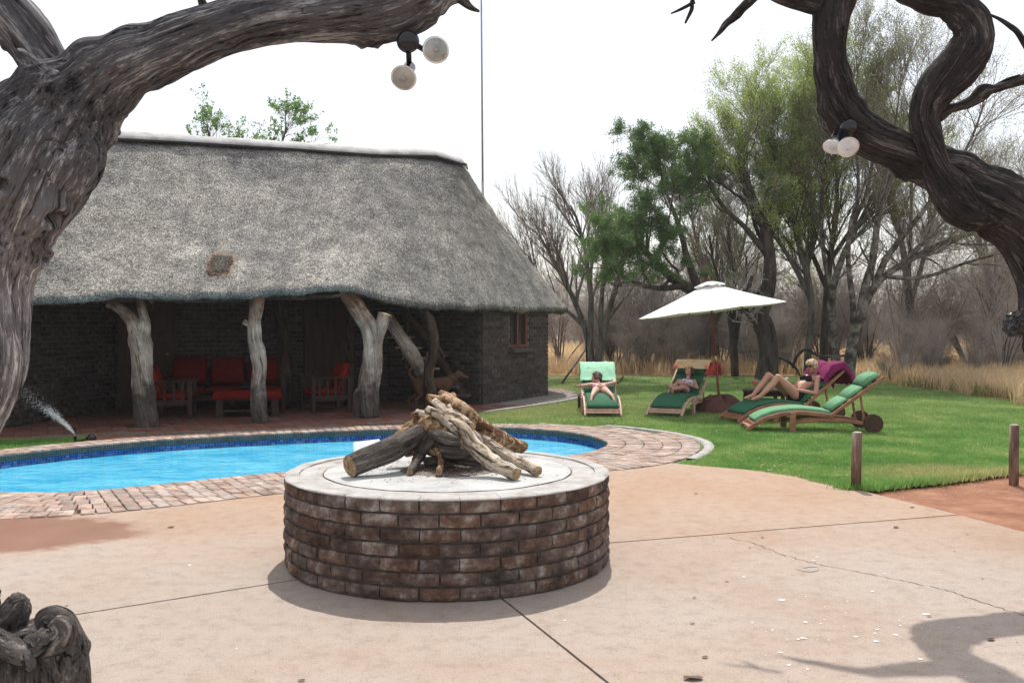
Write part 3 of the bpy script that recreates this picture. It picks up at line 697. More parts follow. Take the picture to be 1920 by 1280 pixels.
# ---- patio of three concrete slabs whose joints run out from the fire pit
def ray(ang, r): return (PC[0] + math.cos(ang) * r, PC[1] + math.sin(ang) * r)
aL = math.atan2(5.02 - 6.3, -2.33 + 0.42); aR = math.atan2(7.66 - 6.3, 3.64 + 0.42); aB = math.atan2(4.08 - 6.3, 0.415 + 0.42)
def shifted(ang, r, s): x, y = ray(ang, r); return (x - math.sin(ang) * s, y + math.cos(ang) * s)
def jline(ang, ra, rb, s):
    n_ = int(abs(rb - ra) / .035) + 2; o_ = []
    for q in range(n_):
        r = ra + (rb - ra) * q / (n_ - 1); j = .0035 * mnoise.noise(Vector((r * 14, ang * 5, s * 90))) + .006 * max(0, mnoise.noise(Vector((r * 5, ang * 3, s * 70))) - .25)
        o_.append(shifted(ang, r, s + math.copysign(abs(j), s)))
    return o_
g_ = 0.007
outer = offs(per_w - 0.03)
# boundary along the paving, running left -> right on the camera side
i0 = int(np.argmin(np.abs(outer[:, 0] + 5.3) + (outer[:, 1] > 9) * 9)); i1 = int(np.argmin(np.linalg.norm(outer - np.array([1.97, 10.35]), axis=1)))
seq = [(i % len(pcr)) for i in range(i0, i1 + (len(pcr) if i1 < i0 else 0) + 1, 4)]
edge = [tuple(outer[i]) for i in seq]
bndR = [(2.85, 9.78), (3.05, 9.3), (3.2, 8.9)]
patio = sheet('patio', jline(aR, .3, 4.28, g_) + bndR[::-1] + edge[::-1] + [(-9, 7.3), (-9.5, 0.2)] + jline(aL, 9.0, .3, -g_), 0.0, 'patio_concrete', thick=0.1)
patio.name = 'patio'
s2 = sheet('slab', jline(aL, .3, 8.6, g_) + [(-8.3, -4), (2.9, -4)] + jline(aB, 9, .3, -g_), -0.001, 'patio_concrete', kind=None, parent=patio, thick=0.1)
s3 = sheet('slab', jline(aB, .3, 9, g_) + [(5.8, -3), (4.4, 4.4), (3.86, 6.9)] + jline(aR, 4.28, .3, -g_), -0.0015, 'patio_concrete', kind=None, parent=patio, thick=0.1)
# crack wandering across the right slab, stains, droppings
def crack_line(name, pts, wd, parent):
    c = cr([(*G(x, y)[:2], 0) for x, y in pts], 8); c, L = resample(c, 0.03); V, Fc = [], []
    for i, p in enumerate(c):
        jx, jy = RNG.normal() * 0.008, RNG.normal() * 0.008; ww = wd * (0.5 + RNG.random())
        V += [(p[0] + jx - ww, p[1] + jy - ww * 0.3, 0.0012), (p[0] + jx + ww, p[1] + jy + ww * 0.3, 0.0012)]
    for i in range(len(c) - 1): Fc.append((2 * i, 2 * i + 1, 2 * i + 3, 2 * i + 2))
    return np_obj(name, V, Fc, 'crack', parent)
crack_line('crack', [(1365, 1008), (1420, 1020), (1470, 1040), (1530, 1056), (1600, 1070), (1640, 1077), (1700, 1090), (1770, 1105), (1840, 1128), (1925, 1155)], 0.0024, s3)
mb = MB()
for i in range(62):
    if i < 46: x, y = random.gauss(1560, 110), random.gauss(1170, 55)
    else: x, y = random.uniform(0, 1920), random.uniform(960, 1275)
    g = G(x, y, 0.0015)
    if math.hypot(g.x - PC[0], g.y - PC[1]) < 1.15 or g.x > 3.7: continue
    r = abs(random.gauss(0, 0.0065)) + 0.0025; k = 7; a0 = random.random() * 6
    vs = [g + Vector((math.cos(a0 + 6.283 * j / k) * r * random.uniform(.6, 1.3), math.sin(a0 + 6.283 * j / k) * r * random.uniform(.5, 1.1), 0)) for j in range(k)]
    mb.add(vs, [tuple(range(k))])
o = mb.obj('droppings', 'white_speck'); tag(o, 'small white droppings scattered over the pink concrete patio', 'droppings', kind='stuff')
V = []
for i in range(1500):
    x = random.uniform(-5.5, 4.5); y = random.uniform(2.6, 9.6)
    if x > 3.2 + (8.9 - y) * .3 or math.hypot(x - PC[0], y - PC[1]) < 1.1 or (x < -2 and y > 7.6): continue
    if mnoise.noise(Vector((x * .8, y * .8, 2))) + random.gauss(0, .25) < 0: continue
    r = random.uniform(.0015, .006); a = random.random() * 6.28
    V += [(x + math.cos(a) * r, y + math.sin(a) * r, .0012), (x + math.cos(a + 2.3) * r * .7, y + math.sin(a + 2.3) * r * .7, .0015 + r * .5), (x + math.cos(a + 4) * r, y + math.sin(a + 4) * r, .0012)]
o = np_obj('grit', V, np.arange(len(V)).reshape(-1, 3), 'dry_leaf', tone=np.repeat(RNG.random(len(V) // 3), 3)); tag(o, 'dark grit and plant crumbs blown over the patio', 'grit', kind='stuff')
# fallen leaves lying singly
leaf_px = [(1300, 1271, 38), (1322, 1231, 14), (565, 1275, 14), (1742, 1154, 10), (1680, 988, 14), (1814, 1002, 5), (1430, 1007, 7), (1406, 1026, 6), (320, 988, 14), (1363, 1089, 8), (1302, 1120, 8), (1298, 1168, 10),
           (1858, 1198, 18), (450, 918, 14), (1790, 1033, 5), (1842, 1084, 5), (125, 1135, 7), (1710, 951, 10), (1305, 925, 8)]
lm = []
for s in range(3):
    mb = MB(); rr = random.Random(s + 3); n = 7; top = []; 
    vs = [(math.cos(6.283 * j / n) * (0.5 + 0.1 * rr.random()), math.sin(6.283 * j / n) * 0.24 * (1 + 0.3 * rr.random()), 0.10 * rr.random() + 0.06 * (j % 2)) for j in range(n)] + [(0, 0, -0.0)]
    mb.add(vs, [(j, (j + 1) % n, n) for j in range(n)]); lm.append(mb.mesh('fallen_leaf', 'dry_leaf'))
for i, (x, y, wpx) in enumerate(leaf_px):
    g = G(x, y, 0.003); s = wpx * g.y / F
    o = bpy.data.objects.new('fallen_leaf', lm[i % 3]); COL.objects.link(o); o.location = g; o.scale = (s, s, s); o.rotation_euler = (0, 0, random.uniform(-.6, .6))
    where = 'dry brown leaf lying on the pink concrete patio'
    if i == 0: where = 'largest dry curled leaf at the bottom edge of the patio'
    if i == 8: where = 'pale curled leaf alone on the patio left of the fire pit'
    if i == 12: where = 'dark leaf lying inside the branch shadow on the patio'
    if i == 13: where = 'brown leaf on the brick paving between pool and fire pit'
    tag(o, where, 'leaf', None if i in (0, 8, 12, 13) else 'dry leaves scattered on the patio')
# dark rubber loop mark on the slab
mb = MB()
q_ = cr([(p.x, p.y, 0) for p in (G(1492, 1066), G(1506, 1070), G(1522, 1071), G(1534, 1068), G(1533, 1063), G(1518, 1062), G(1507, 1064))], 6); vs = []
for i, p in enumerate(q_): vs += [(p[0], p[1] - .006, .0013), (p[0], p[1] + .006, .0013)]
mb.add(vs, [(2 * i, 2 * i + 1, 2 * i + 3, 2 * i + 2) for i in range(len(q_) - 1)]); mb.obj('stain', 'grey_paving', s3)

# ---- lawn
lawn_edge = [G(1300, 872), G(1390, 879), G(1480, 892), G(1545, 907), G(1600, 918), G(1650, 916), G(1720, 908), G(1800, 900), G(1870, 890), G(1960, 880)]
lawn_far = [G(1990, 775), G(1920, 752), G(1850, 744), G(1780, 735), G(1700, 724), G(1640, 714), G(1500, 706), G(1250, 705), G(1030, 704.5)]
def wob_line(pts, amp, step=0.25):
    c = cr([(*p[:2], 0) for p in pts], 10); c, L = resample(c, step)
    return [(x + amp * mnoise.noise(Vector((x * 1.7, y * 1.7, 3))) + amp * .6 * mnoise.noise(Vector((x * 6, y * 6, 3))), y + amp * mnoise.noise(Vector((x * 1.7, y * 1.7, 9))) + amp * .6 * mnoise.noise(Vector((x * 6, y * 6, 5)))) for x, y, z in c]
near_e = wob_line(lawn_edge, 0.05, 0.06); far_e = wob_line(lawn_far, 0.35, 0.5)
pav_o = offs(per_w + 0.06)
j0 = int(np.argmin(np.linalg.norm(pav_o - np.array([-0.4, 14.7]), axis=1))); j1 = i1
kk = [i % len(pcr) for i in range(i1, j0 + (len(pcr) if j0 < i1 else 0) + 1, 3)]
pav_side = [tuple(pav_o[i]) for i in kk]      # from patio corner round the right end to the verandah
floor_front = [G(-60, 830), G(180, 813), G(400, 808.5), G(600, 800), G(780, 788), G(870, 778), G(1000, 760), G(1090, 745), G(1100, 741)]
lawn_poly = near_e + [(8.6, 13.0), (10.5, 16.0)] + far_e + [(-2, 30), (-2.0, 24)] + [(1.2, 22.5)] + [tuple(G(1092, 740)[:2])] + [tuple(p[:2]) for p in floor_front[:3:-1]] + pav_side[::-1]
pav_u = offs(per_w - 0.12); turf_poly = near_e + [(8.6, 13.0), (10.5, 16.0)] + far_e + [(-2, 30), (-2.0, 24)] + [(1.2, 22.5)] + [tuple(G(1092, 740)[:2])] + [tuple(p[:2]) for p in floor_front[:3:-1]] + [tuple(pav_u[i]) for i in kk[::-1]] + [(1.9, 10.3)]
lawn = sheet('lawn', turf_poly, -0.010, 'lawn_turf')
lawn2_poly = [(-9, 11.0)] + [tuple(p) for p in offs(per_w + 0.02)[[i for i in range(len(pcr)) if pcr[i, 0] < -5.35 and pcr[i, 1] > 10.4]][::-4][::-1]][::-1] + [tuple(G(178, 816)[:2]), tuple(G(60, 822)[:2]), (-9, 12.4)]
lawn2 = sheet('lawn', lawn2_poly, -0.010, 'lawn_turf')
def blades(name, poly, N, hlo, hhi, wd, m, dmin, dmax, xlim=None, z=-0.008, lean=0.6, pwr=2.0, bend=True, clump=None, segs=1, parent=None):
    u = RNG.random(N * 2)
    if pwr == 2.0: D = 1 / (1 / dmin - u * (1 / dmin - 1 / dmax))
    else: D = dmin * (dmax / dmin) ** u
    k = (RNG.random(len(D)) * 2 - 1) * 0.62 if xlim is None else xlim[0] + RNG.random(len(D)) * (xlim[1] - xlim[0])
    X = k * D; ok = inpoly(X, D, poly)
    if clump is not None:
        nz = np.array([mnoise.noise(Vector((x * clump, y * clump, 0))) for x, y in zip(X, D)]); ok &= (nz + RNG.normal(size=len(D)) * 0.25 > -0.1)
    X = X[ok][:N]; Y = D[ok][:N]; n = len(X)
    h = hlo + (hhi - hlo) * RNG.random(n); a = RNG.random(n) * 6.283; b = RNG.random(n) * 6.283; ln = lean * RNG.random(n) * h
    w2 = wd * (0.6 + 0.8 * RNG.random(n)) * np.clip(Y / 12, 0.8, 2.6) / 2
    base = np.stack([X, Y, np.full(n, z)], 1); s = np.stack([np.cos(a) * w2, np.sin(a) * w2, 0 * a], 1)
    tip = base + np.stack([np.cos(b) * ln, np.sin(b) * ln, h], 1)
    t = RNG.random(n)
    if segs == 1:
        V = np.stack([base - s, base + s, tip], 1).reshape(-1, 3); Fc = np.arange(n * 3).reshape(-1, 3); T = np.repeat(t, 3)
    else:
        mid = base + np.stack([np.cos(b) * ln * .35, np.sin(b) * ln * .35, h * .6], 1)
        V = np.stack([base - s, base + s, mid + s * .7, mid - s * .7, tip], 1).reshape(-1, 3)
        i5 = np.arange(n)[:, None] * 5; Fc = np.vstack([i5 + [0, 1, 2], i5 + [0, 2, 3], i5 + [3, 2, 4]]); T = np.repeat(t, 5)
    o = np_obj(name, V, Fc, m, parent, tone=T); return o
np_lawn = lawn_poly
o = blades('grass', np_lawn, 420000, 0.018, 0.042, 0.006, 'lawn_blade', 8.8, 29, xlim=(-0.12, 0.62)); tag(o, 'short green lawn grass beside the pool', 'grass', kind='stuff')
o = blades('grass', lawn2_poly, 30000, 0.018, 0.045, 0.006, 'lawn_blade', 10.8, 13.5, xlim=(-0.75, -0.4)); tag(o, 'patch of green grass around the sprinkler', 'grass', kind='stuff')
V = []
for i in range(5200):
    D_ = 9.5 + 17 * random.random() ** 1.3; x = random.uniform(-.05, .62) * D_
    if not inpoly(np.array([x]), np.array([D_]), lawn_poly)[0] or mnoise.noise(Vector((x * .6, D_ * .6, 8))) + random.gauss(0, .3) < .05: continue
    r = random.uniform(.008, .022); a = random.random() * 6.28; z = random.uniform(.008, .03)
    V += [(x + math.cos(a) * r, D_ + math.sin(a) * r, z), (x + math.cos(a + 2.3) * r * .6, D_ + math.sin(a + 2.3) * r * .6, z + .004), (x + math.cos(a + 4) * r, D_ + math.sin(a + 4) * r, z)]
o = np_obj('lawn_litter', V, np.arange(len(V)).reshape(-1, 3), 'dry_grass', tone=np.repeat(RNG.random(len(V) // 3), 3)); tag(o, 'dry leaf litter sprinkled over the lawn', 'leaf litter', kind='stuff')
# longer fringe where the lawn overhangs the sand
V = []; fr = []
for (x, y) in near_e:
    if x < 3.1: continue
    for _ in range(110):
        bx, by = x + random.gauss(0, .05), y + random.gauss(0.06, .05); h = random.uniform(.03, .09); a = random.random() * 6.28
        V += [(bx - .004 * math.cos(a), by - .004 * math.sin(a), -.01), (bx + .004 * math.cos(a), by + .004 * math.sin(a), -.01), (bx + random.gauss(0, .03), by - random.uniform(-.02, .06), h)]
o = np_obj('grass', V, np.arange(len(V)).reshape(-1, 3), 'lawn_blade', tone=np.repeat(RNG.random(len(V) // 3), 3)); tag(o, 'ragged grass fringe hanging over the red sand', 'grass', kind='stuff')
# litter on the sand
o = blades('dead_grass', [tuple(G(1630, 930)[:2]), tuple(G(1700, 935)[:2]), tuple(G(2000, 905)[:2]), tuple(G(2000, 880)[:2]), tuple(G(1640, 912)[:2])], 1500, 0.004, 0.012, 0.006, 'dry_grass', 8.2, 11, xlim=(.35, .62), z=-0.034, lean=6)
tag(o, 'dead straw litter along the edge of the red sand', 'grass', kind='stuff')

# ---- dry bush ground and tall dry grass behind the lawn
dg = sheet('dry_field', [(-30, 31.5)] + [(x, y + 0.9) for x, y in far_e[::-1]] + [(13, 16), (40, 20), (140, 145), (-60, 145)], -0.018, 'dry_ground')
fieldp = [(-8, 30.5)] + [(x + 0.05, y + 1.15) for x, y in far_e[::-1]] + [(11.5, 17.5), (40, 24), (60, 70), (-8, 70)]
o = blades('dry_grass', fieldp, 115000, 0.08, 0.62, 0.010, 'dry_grass', 18, 62, xlim=(-0.06, 0.66), lean=0.7, pwr=1.0, clump=0.55, segs=2)
tag(o, 'tall straw coloured dry grass under the bare trees', 'grass', kind='stuff')
o = blades('green_tuft', [(x, y + 0.45) for x, y in far_e if x > 6] + [(x + .25, y + 1.5) for x, y in far_e[::-1] if x > 6], 16000, 0.10, 0.36, 0.011, 'dry_grass_green', 17, 30, xlim=(0.3, 0.66), lean=0.8, pwr=1.0, clump=0.8, segs=2)
tag(o, 'greenish tufts of grass along the far lawn edge', 'grass', kind='stuff')
# ================================================================ THATCHED HOUSE
house = thing('thatched_house', 'long thatched brick house with an open verandah behind the pool', 'house', (-3.5, 17.5, 0))
roof = None
def build_roof():
    global roof, eave, ridge, Npr
    E = [(-16.5, 8.6, 1.95), (-12, 10.6, 1.95), (-9.2, 11.9, 1.93), (*P(40, 557, 12.9),), (*P(130, 556, 13.25),), (*P(250, 545, 13.75),), (*P(350, 546, 14.05),), (*P(450, 547, 14.4),), (*P(560, 540, 14.8),), (*P(645, 537, 15.1),), (*P(700, 548, 15.45),), (*P(745, 560, 15.8),), (*P(820, 567, 16.35),),
         (*P(905, 572, 17.3),), (*P(980, 575, 18.8),), (*P(1035, 577, 20.1),), (*P(1062, 577, 21.2),), (0.95, 23.0, 1.9), (0.0, 24.6, 1.9), (-2.5, 24.2, 1.95), (-6.5, 22.6, 1.95), (-16.5, 18.0, 1.95)]
    rx = P(862, 300, 20.0)
    def rid(t): # along ridge, 0 at the left end and 1 at right end
        pts = [(-16.0, 13.4, 4.85), (-11.5, 15.0, 4.95), tuple(P(190, 250, 17.0)), tuple(P(330, 258, 17.8)), tuple(P(520, 270, 18.6)), tuple(P(700, 283, 19.35)), tuple(P(812, 285, 19.85)), tuple(rx)]
        x = t * (len(pts) - 1); i = min(int(x), len(pts) - 2); f = x - i; a, b = Vector(pts[i]), Vector(pts[i + 1]); return a.lerp(b, f)
    Rt = [0, 0.14, 0.24, 0.31, 0.36, 0.43, 0.5, 0.58, 0.68, 0.77, 0.85, 0.92, 0.965, 0.985, 0.995, 1.0, 1.0, 1.0, 0.99, 0.9, 0.55, 0.0]
    e = cr([(*a, b) for a, b in zip(E, Rt)], 16); e, L = resample(e, 0.075)
    n = len(e); M_ = 62; V = []; Gr = []
    for i in range(n):
        q = Vector(e[i][:3]); r = rid(min(1, max(0, e[i][3])))
        for j in range(M_ + 1):
            v = j / M_; p = r.lerp(q, v)
            sag = -0.16 * math.sin(math.pi * v) * (1 if e[i][3] < .97 else 0.75) - 0.0
            p = p + Vector((0, 0, sag))
            if v < 0.08: p.z -= 0.05 * (1 - v / 0.08) ** 2
            nz = 0.05 * mnoise.noise(p * 0.9) + 0.025 * mnoise.noise(p * 3.1) + 0.012 * mnoise.noise(p * 9)
            p = p + Vector((0, -0.5, 0.8)) * nz
            V.append(p); Gr.append((L[i], v * 5.2, 0))
    # thick cut eave then the underside
    for i in range(n):
        q = Vector(V[i * (M_ + 1) + M_]); r = Vector(V[i * (M_ + 1) + M_ - 8]); d = (q - r).normalized()
        nn = Vector((d.x, d.y, 0)).normalized()
        rg = 0.018 * mnoise.noise(Vector((L[i] * 9, 0, 0))) + 0.02 * mnoise.noise(Vector((L[i] * 2.5, 4, 0)))
        V.append(q + Vector((0, 0, -0.05 + rg)) + nn * 0.01); Gr.append((L[i], 5.3, 0))
        V.append(q + Vector((0, 0, -0.10 + rg)) - nn * 0.10); Gr.append((L[i], 5.45, 0))
    fs = []; W1 = M_ + 1
    for i in range(n - 1):
        for j in range(M_): fs.append((i * W1 + j, (i + 1) * W1 + j, (i + 1) * W1 + j + 1, i * W1 + j + 1))
        b = n * W1
        fs.append((i * W1 + M_, (i + 1) * W1 + M_, b + 2 * (i + 1), b + 2 * i)); fs.append((b + 2 * i, b + 2 * (i + 1), b + 2 * (i + 1) + 1, b + 2 * i + 1))
    roof = np_obj('roof', [tuple(v) for v in V], fs, 'thatch', house, vecs=Gr, smooth=True)
    # underside
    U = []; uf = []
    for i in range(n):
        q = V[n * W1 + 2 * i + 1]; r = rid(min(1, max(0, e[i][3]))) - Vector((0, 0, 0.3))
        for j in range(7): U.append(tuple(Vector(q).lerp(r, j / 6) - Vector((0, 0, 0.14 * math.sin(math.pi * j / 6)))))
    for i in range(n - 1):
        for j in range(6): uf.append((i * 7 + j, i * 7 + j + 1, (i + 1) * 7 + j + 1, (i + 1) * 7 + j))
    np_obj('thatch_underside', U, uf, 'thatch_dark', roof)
    # loose straw ends lying on the slopes and fringe on the eave
    VA = np.array([tuple(v) for v in V[:n * W1]]).reshape(n, W1, 3)
    N = 150000
    ii = RNG.random(N) * (n - 2); jj = (1 - RNG.random(N) ** 1.1) * (M_ - 1); i0_ = ii.astype(int); j0_ = jj.astype(int); fi = (ii - i0_)[:, None]; fj = (jj - j0_)[:, None]
    A = VA[i0_, j0_]; B = VA[i0_ + 1, j0_]; C_ = VA[i0_, j0_ + 1]
    pos = A + (B - A) * fi + (C_ - A) * fj; keep = (A[:, 1] < 22.5) & (pos[:, 0] > -12)
    A, B, C_, pos = A[keep], B[keep], C_[keep], pos[keep]; N = len(pos)
    dn = C_ - A; dn /= np.linalg.norm(dn, axis=1)[:, None]; al = B - A; al /= np.linalg.norm(al, axis=1)[:, None] + 1e-9
    nr = np.cross(dn, al); nr /= np.linalg.norm(nr, axis=1)[:, None] + 1e-9; nr *= np.sign(nr[:, 2])[:, None]
    ln = 0.04 + 0.07 * RNG.random(N)[:, None]; d = dn + al * RNG.normal(size=(N, 1)) * 0.75 + nr * (0.12 + 0.35 * RNG.random(N)[:, None]); d /= np.linalg.norm(d, axis=1)[:, None]
    s = np.cross(d, nr); s /= np.linalg.norm(s, axis=1)[:, None]; s *= 0.0045
    T = RNG.random(N)
    Vv = np.stack([pos - s, pos + s, pos + d * ln], 1).reshape(-1, 3)
    o = np_obj('straw', Vv, np.arange(N * 3).reshape(-1, 3), 'straw', roof, tone=np.repeat(T, 3)); o['kind'] = 'stuff'
    # eave fringe
    Vf = []
    for i in range(n):
        if V[n * W1 + 2 * i].y > 22.5 or V[n * W1 + 2 * i].x < -11: continue
        for _ in range(34):
            a = Vector(V[i * W1 + M_]).lerp(Vector(V[n * W1 + 2 * i + 1]), random.random()) + Vector((random.uniform(-.04, .04), random.uniform(-.04, .04), 0))
            b = a + Vector((random.gauss(0, .012), random.gauss(0, .012), -random.uniform(.015, .06))); Vf += [a + Vector((.004, 0, 0)), a - Vector((.004, 0, 0)), b]
    o = np_obj('eave_fringe', [tuple(v) for v in Vf], np.arange(len(Vf)).reshape(-1, 3), 'straw_dark', roof, tone=np.repeat(RNG.random(len(Vf) // 3), 3)); o['kind'] = 'stuff'
    # cement ridge cap: strip sitting over the ridge
    rp = []
    for k in range(90):
        t = k / 89; p = rid(t) + Vector((0, 0, 0.05)); rp.append(p)
    rp.append(P(866, 303, 20.05))
    mb = MB(); c = []; 
    for i, p in enumerate(rp):
        tn = (rp[min(i + 1, len(rp) - 1)] - rp[max(i - 1, 0)]); tn.z = 0; tn.normalize(); sd = Vector((tn.y, -tn.x, 0))
        wz = 0.014 * mnoise.noise(p * 2.2)
        endf = 1.0 if i < len(rp) - 5 else 0.75
        for (o_, z_) in ((0.34, -0.21), (0.30, -0.12), (0.12, -0.01), (0, 0.02), (-0.12, -0.01), (-0.34, -0.16)):
            c.append(p + sd * o_ * endf * 0.75 + Vector((0, 0, z_ * 0.85 + wz)))
    k = 6; mb.add(c, [(i * k + j, (i + 1) * k + j, (i + 1) * k + j + 1, i * k + j + 1) for i in range(len(rp) - 1) for j in range(k - 1)])
    rc = mb.obj('ridge_cap', 'ridge_cement', house, smooth=True); sm = rc.modifiers.new('thick', 'SOLIDIFY'); sm.thickness = 0.035; sm.offset = -1
    # dark felt line below it
    mb = MB(); c = []
    for i, p in enumerate(rp[:-1]):
        tn = (rp[min(i + 1, len(rp) - 1)] - rp[max(i - 1, 0)]); tn.z = 0; tn.normalize(); sd = Vector((tn.y, -tn.x, 0)); wz = 0.03 * mnoise.noise(p * 1.3)
        c += [p + sd * 0.27 + Vector((0, 0, -0.17)), p + sd * 0.278 + Vector((0, 0, -0.205 + wz * .7))]
    mb.add(c, [(2 * i, 2 * i + 1, 2 * i + 3, 2 * i + 2) for i in range(len(rp) - 2)]); fo = mb.obj('felt_strip', 'black_felt', rc)
    sm = fo.modifiers.new('thick', 'SOLIDIFY'); sm.thickness = 0.02
    # brown repaired patch with loose straw
    c0 = None
    best = 1e9
    for i in range(n):
        for j in range(20, 60):
            v = V[i * W1 + j]
            if v.y > 19: continue
            px = 960 + v.x / v.y * F; py = 607 - (v.z - CZ) / v.y * F; dd = (px - 410) ** 2 + (py - 498) ** 2
            if dd < best: best = dd; c0 = (Vector(v), Vector(V[i * W1 + j + 1]) - Vector(v), Vector(V[(i + 1) * W1 + j]) - Vector(v))
    c, dn, al = c0; dn.normalize(); al.normalize(); nr = dn.cross(al).normalized(); nr = nr if nr.z > 0 else -nr
    mb = MB(); g = 12; vs = []
    for a in range(g + 1):
        for b in range(g + 1):
            u, v = a / g * 2 - 1, b / g * 2 - 1; 
            jx = 0.04 * mnoise.noise(Vector((u * 3, v * 3, 1))); rim = max(abs(u), abs(v))
            sq = max(1.0, (abs(u) ** 3.2 + abs(v) ** 3.2) ** (1 / 3.2)); u, v = u / sq, v / sq
            vs.append(c + al * (u * 0.19 + jx) + dn * (v * 0.33 + jx) + nr * (0.045 * (1 - rim ** 4) + 0.012 * mnoise.noise(Vector((u * 5, v * 9, 3))) - 0.02 * (rim > .95)))
    mb.add(vs, [(a * (g + 1) + b, (a + 1) * (g + 1) + b, (a + 1) * (g + 1) + b + 1, a * (g + 1) + b + 1) for a in range(g) for b in range(g)])
    me = mb.mesh('thatch_patch', 'thatch_brown', True); a = me.attributes.new('grain', 'FLOAT_VECTOR', 'POINT'); a.data.foreach_set('vector', np.array([(v.x * 1, v.z, 0) for v in vs], dtype=np.float32).ravel())
    pt = bpy.data.objects.new('thatch_patch', me); link(pt, roof)
    Vv = []
    for _ in range(1500):
        u, v = random.uniform(-1, 1), random.uniform(-1, 1)
        if math.hypot(u, v) < .82 or math.hypot(u, v) > 1.12: continue
        a = c + al * u * .2 + dn * v * .34 + nr * .03; b = a + (al * random.gauss(0, 1) + dn * random.gauss(.2, 1) + nr * .5).normalized() * random.uniform(.03, .09); Vv += [a - dn * .003, a + dn * .003, b]
    o = np_obj('loose_straw', [tuple(v) for v in Vv], np.arange(len(Vv)).reshape(-1, 3), 'red_straw', roof, tone=np.repeat(RNG.random(len(Vv) // 3), 3)); o['kind'] = 'stuff'
build_roof()

# ---- brick walls
C1 = Vector((-0.56, 17.9, 0)); C2 = Vector((0.78, 20.45, 0)); C3 = Vector((-2.5, 19.1, 0)); C4 = Vector((-7.2, 17.1, 0)); C5 = Vector((-7.55, 14.0, 0)); C6 = Vector((-16, 10.0, 0)); C7 = Vector((-1.2, 23.4, 0)); C8 = Vector((-16, 16.5, 0))
bh = 0.084; bl = 0.233
wall_bm = [brick_mesh('brick', 0.222, 0.05, 0.073, 0.004, 'wall_brick', 0.0015, s) for s in range(4)]
half_bm = [brick_mesh('brick', 0.107, 0.05, 0.073, 0.004, 'wall_brick', 0.0015, s) for s in range(2)]
def wall(A, B, h, holes=(), first=0.0):
    """mortar backing + list of brick matrices. holes: (s0,s1,z0,z1)"""
    d = (B - A); L = d.length; d.normalize(); nn = Vector((d.y, -d.x, 0))        # outward = right of A->B
    mb = MB(); ang = math.atan2(d.y, d.x)
    def seg(s0, s1, z0, z1):
        if s0 == 0: s0 = .035
        if s1 == L: s1 = L - .035
        if s1 - s0 < 1e-4 or z1 - z0 < 1e-4: return
        c = A + d * ((s0 + s1) / 2) - nn * 0.11 + Vector((0, 0, (z0 + z1) / 2)); mb.box(c, (s1 - s0, 0.2, z1 - z0), Matrix.Rotation(ang, 3, 'Z'))
    if holes:
        s0, s1, z0, z1 = holes[0]; seg(0, s0, 0, h); seg(s1, L, 0, h); seg(s0, s1, 0, z0); seg(s0, s1, z1, h)
    else: seg(0, L, 0, h)
    full, half = [], []; rows = int(h / bh)
    for r in range(rows):
        z = (r + 0.5) * bh; x = -bl / 2 if r % 2 else 0.0
        while x < L:
            a, b = x, x + bl; a2, b2 = max(a, 0.0), min(b, L)
            blocked = any(b2 > s0 + .01 and a2 < s1 - .01 and z0 - .02 < z < z1 for s0, s1, z0, z1 in holes)
            if blocked:
                for s0, s1, z0, z1 in holes:
                    if z0 - .02 < z < z1:
                        if a2 < s0 - .08: b2 = s0
                        elif b2 > s1 + .08: a2 = s1
                        else: a2 = b2
            wd = b2 - a2
            if wd > 0.07:
                c = A + d * ((a2 + b2) / 2) + nn * (-0.0155 + random.uniform(-.002, .002)) + Vector((0, 0, z))
                m = Matrix.Translation(c) @ Matrix.Rotation(ang, 4, 'Z')
                if wd > bl * 0.7: full.append(m @ Matrix.Diagonal((min(1, (wd - .011) / .222), 1, 1, 1)))
                else: half.append(m @ Matrix.Diagonal(((wd - .011) / .107, 1, 1, 1)))
            x += bl
    mb.obj('wall', 'mortar', house)
    return full, half
nC = (C2 - C1).length
# window opening on the gable wall: px 957..990, y 583..648
wd_s0, wd_s1, wd_z0, wd_z1 = 1.10, 1.92, 1.07, 1.86
fA, hA = wall(C1, C2, 2.1, [(wd_s0, wd_s1, wd_z0, wd_z1)]); fB, hB = wall(C3, C1, 2.3)
fC, hC = wall(C4, C3, 2.6); fD, hD = wall(C5, C4, 2.3); fE, hE = wall(C6, C5, 2.3); fF, hF = wall(C2, C7, 2.1)
def nearC1(t): return (t - C1).length if t.y < 22 else 99
allb = fA + hA; single = sorted(allb, key=lambda m: nearC1(m.translation))
inv = mw(house).inverted(); cnt = 0
half_ids = {id(m) for m in hA + hB}
fBs = sorted(fB + hB, key=lambda m: nearC1(m.translation))
chosen = single[:300]; chosen += fBs[:max(0, 300 - len(chosen))]; ch_ids = {id(m) for m in chosen}
for i, m in enumerate(chosen):
    o = bpy.data.objects.new('brick', half_bm[i % 2] if id(m) in half_ids else wall_bm[i % 4]); COL.objects.link(o); o.parent = house; o.matrix_local = inv @ m
rest_f = [m for m in fA + fB + fC + fD + fE + fF if id(m) not in ch_ids]; rest_h = [m for m in hA + hB + hC + hD + hE + hF if id(m) not in ch_ids]
joined('brickwork', wall_bm, rest_f, house); joined('half_brickwork', half_bm, rest_h, house)
# back of the house and closing wall
mb = MB(); mb.bar(C7, C8, 0.2, 0.01); mb = MB()
for a, b, h in ((C7, Vector((-16, 17.5, 0)), 2.2),):
    d = (b - a); L = d.length; d.normalize(); mb.box((a + b) / 2 + Vector((0, 0, h / 2)), (L, 0.2, h), Matrix.Rotation(math.atan2(d.y, d.x), 3, 'Z'))
mb.obj('wall', 'mortar_dark', house)
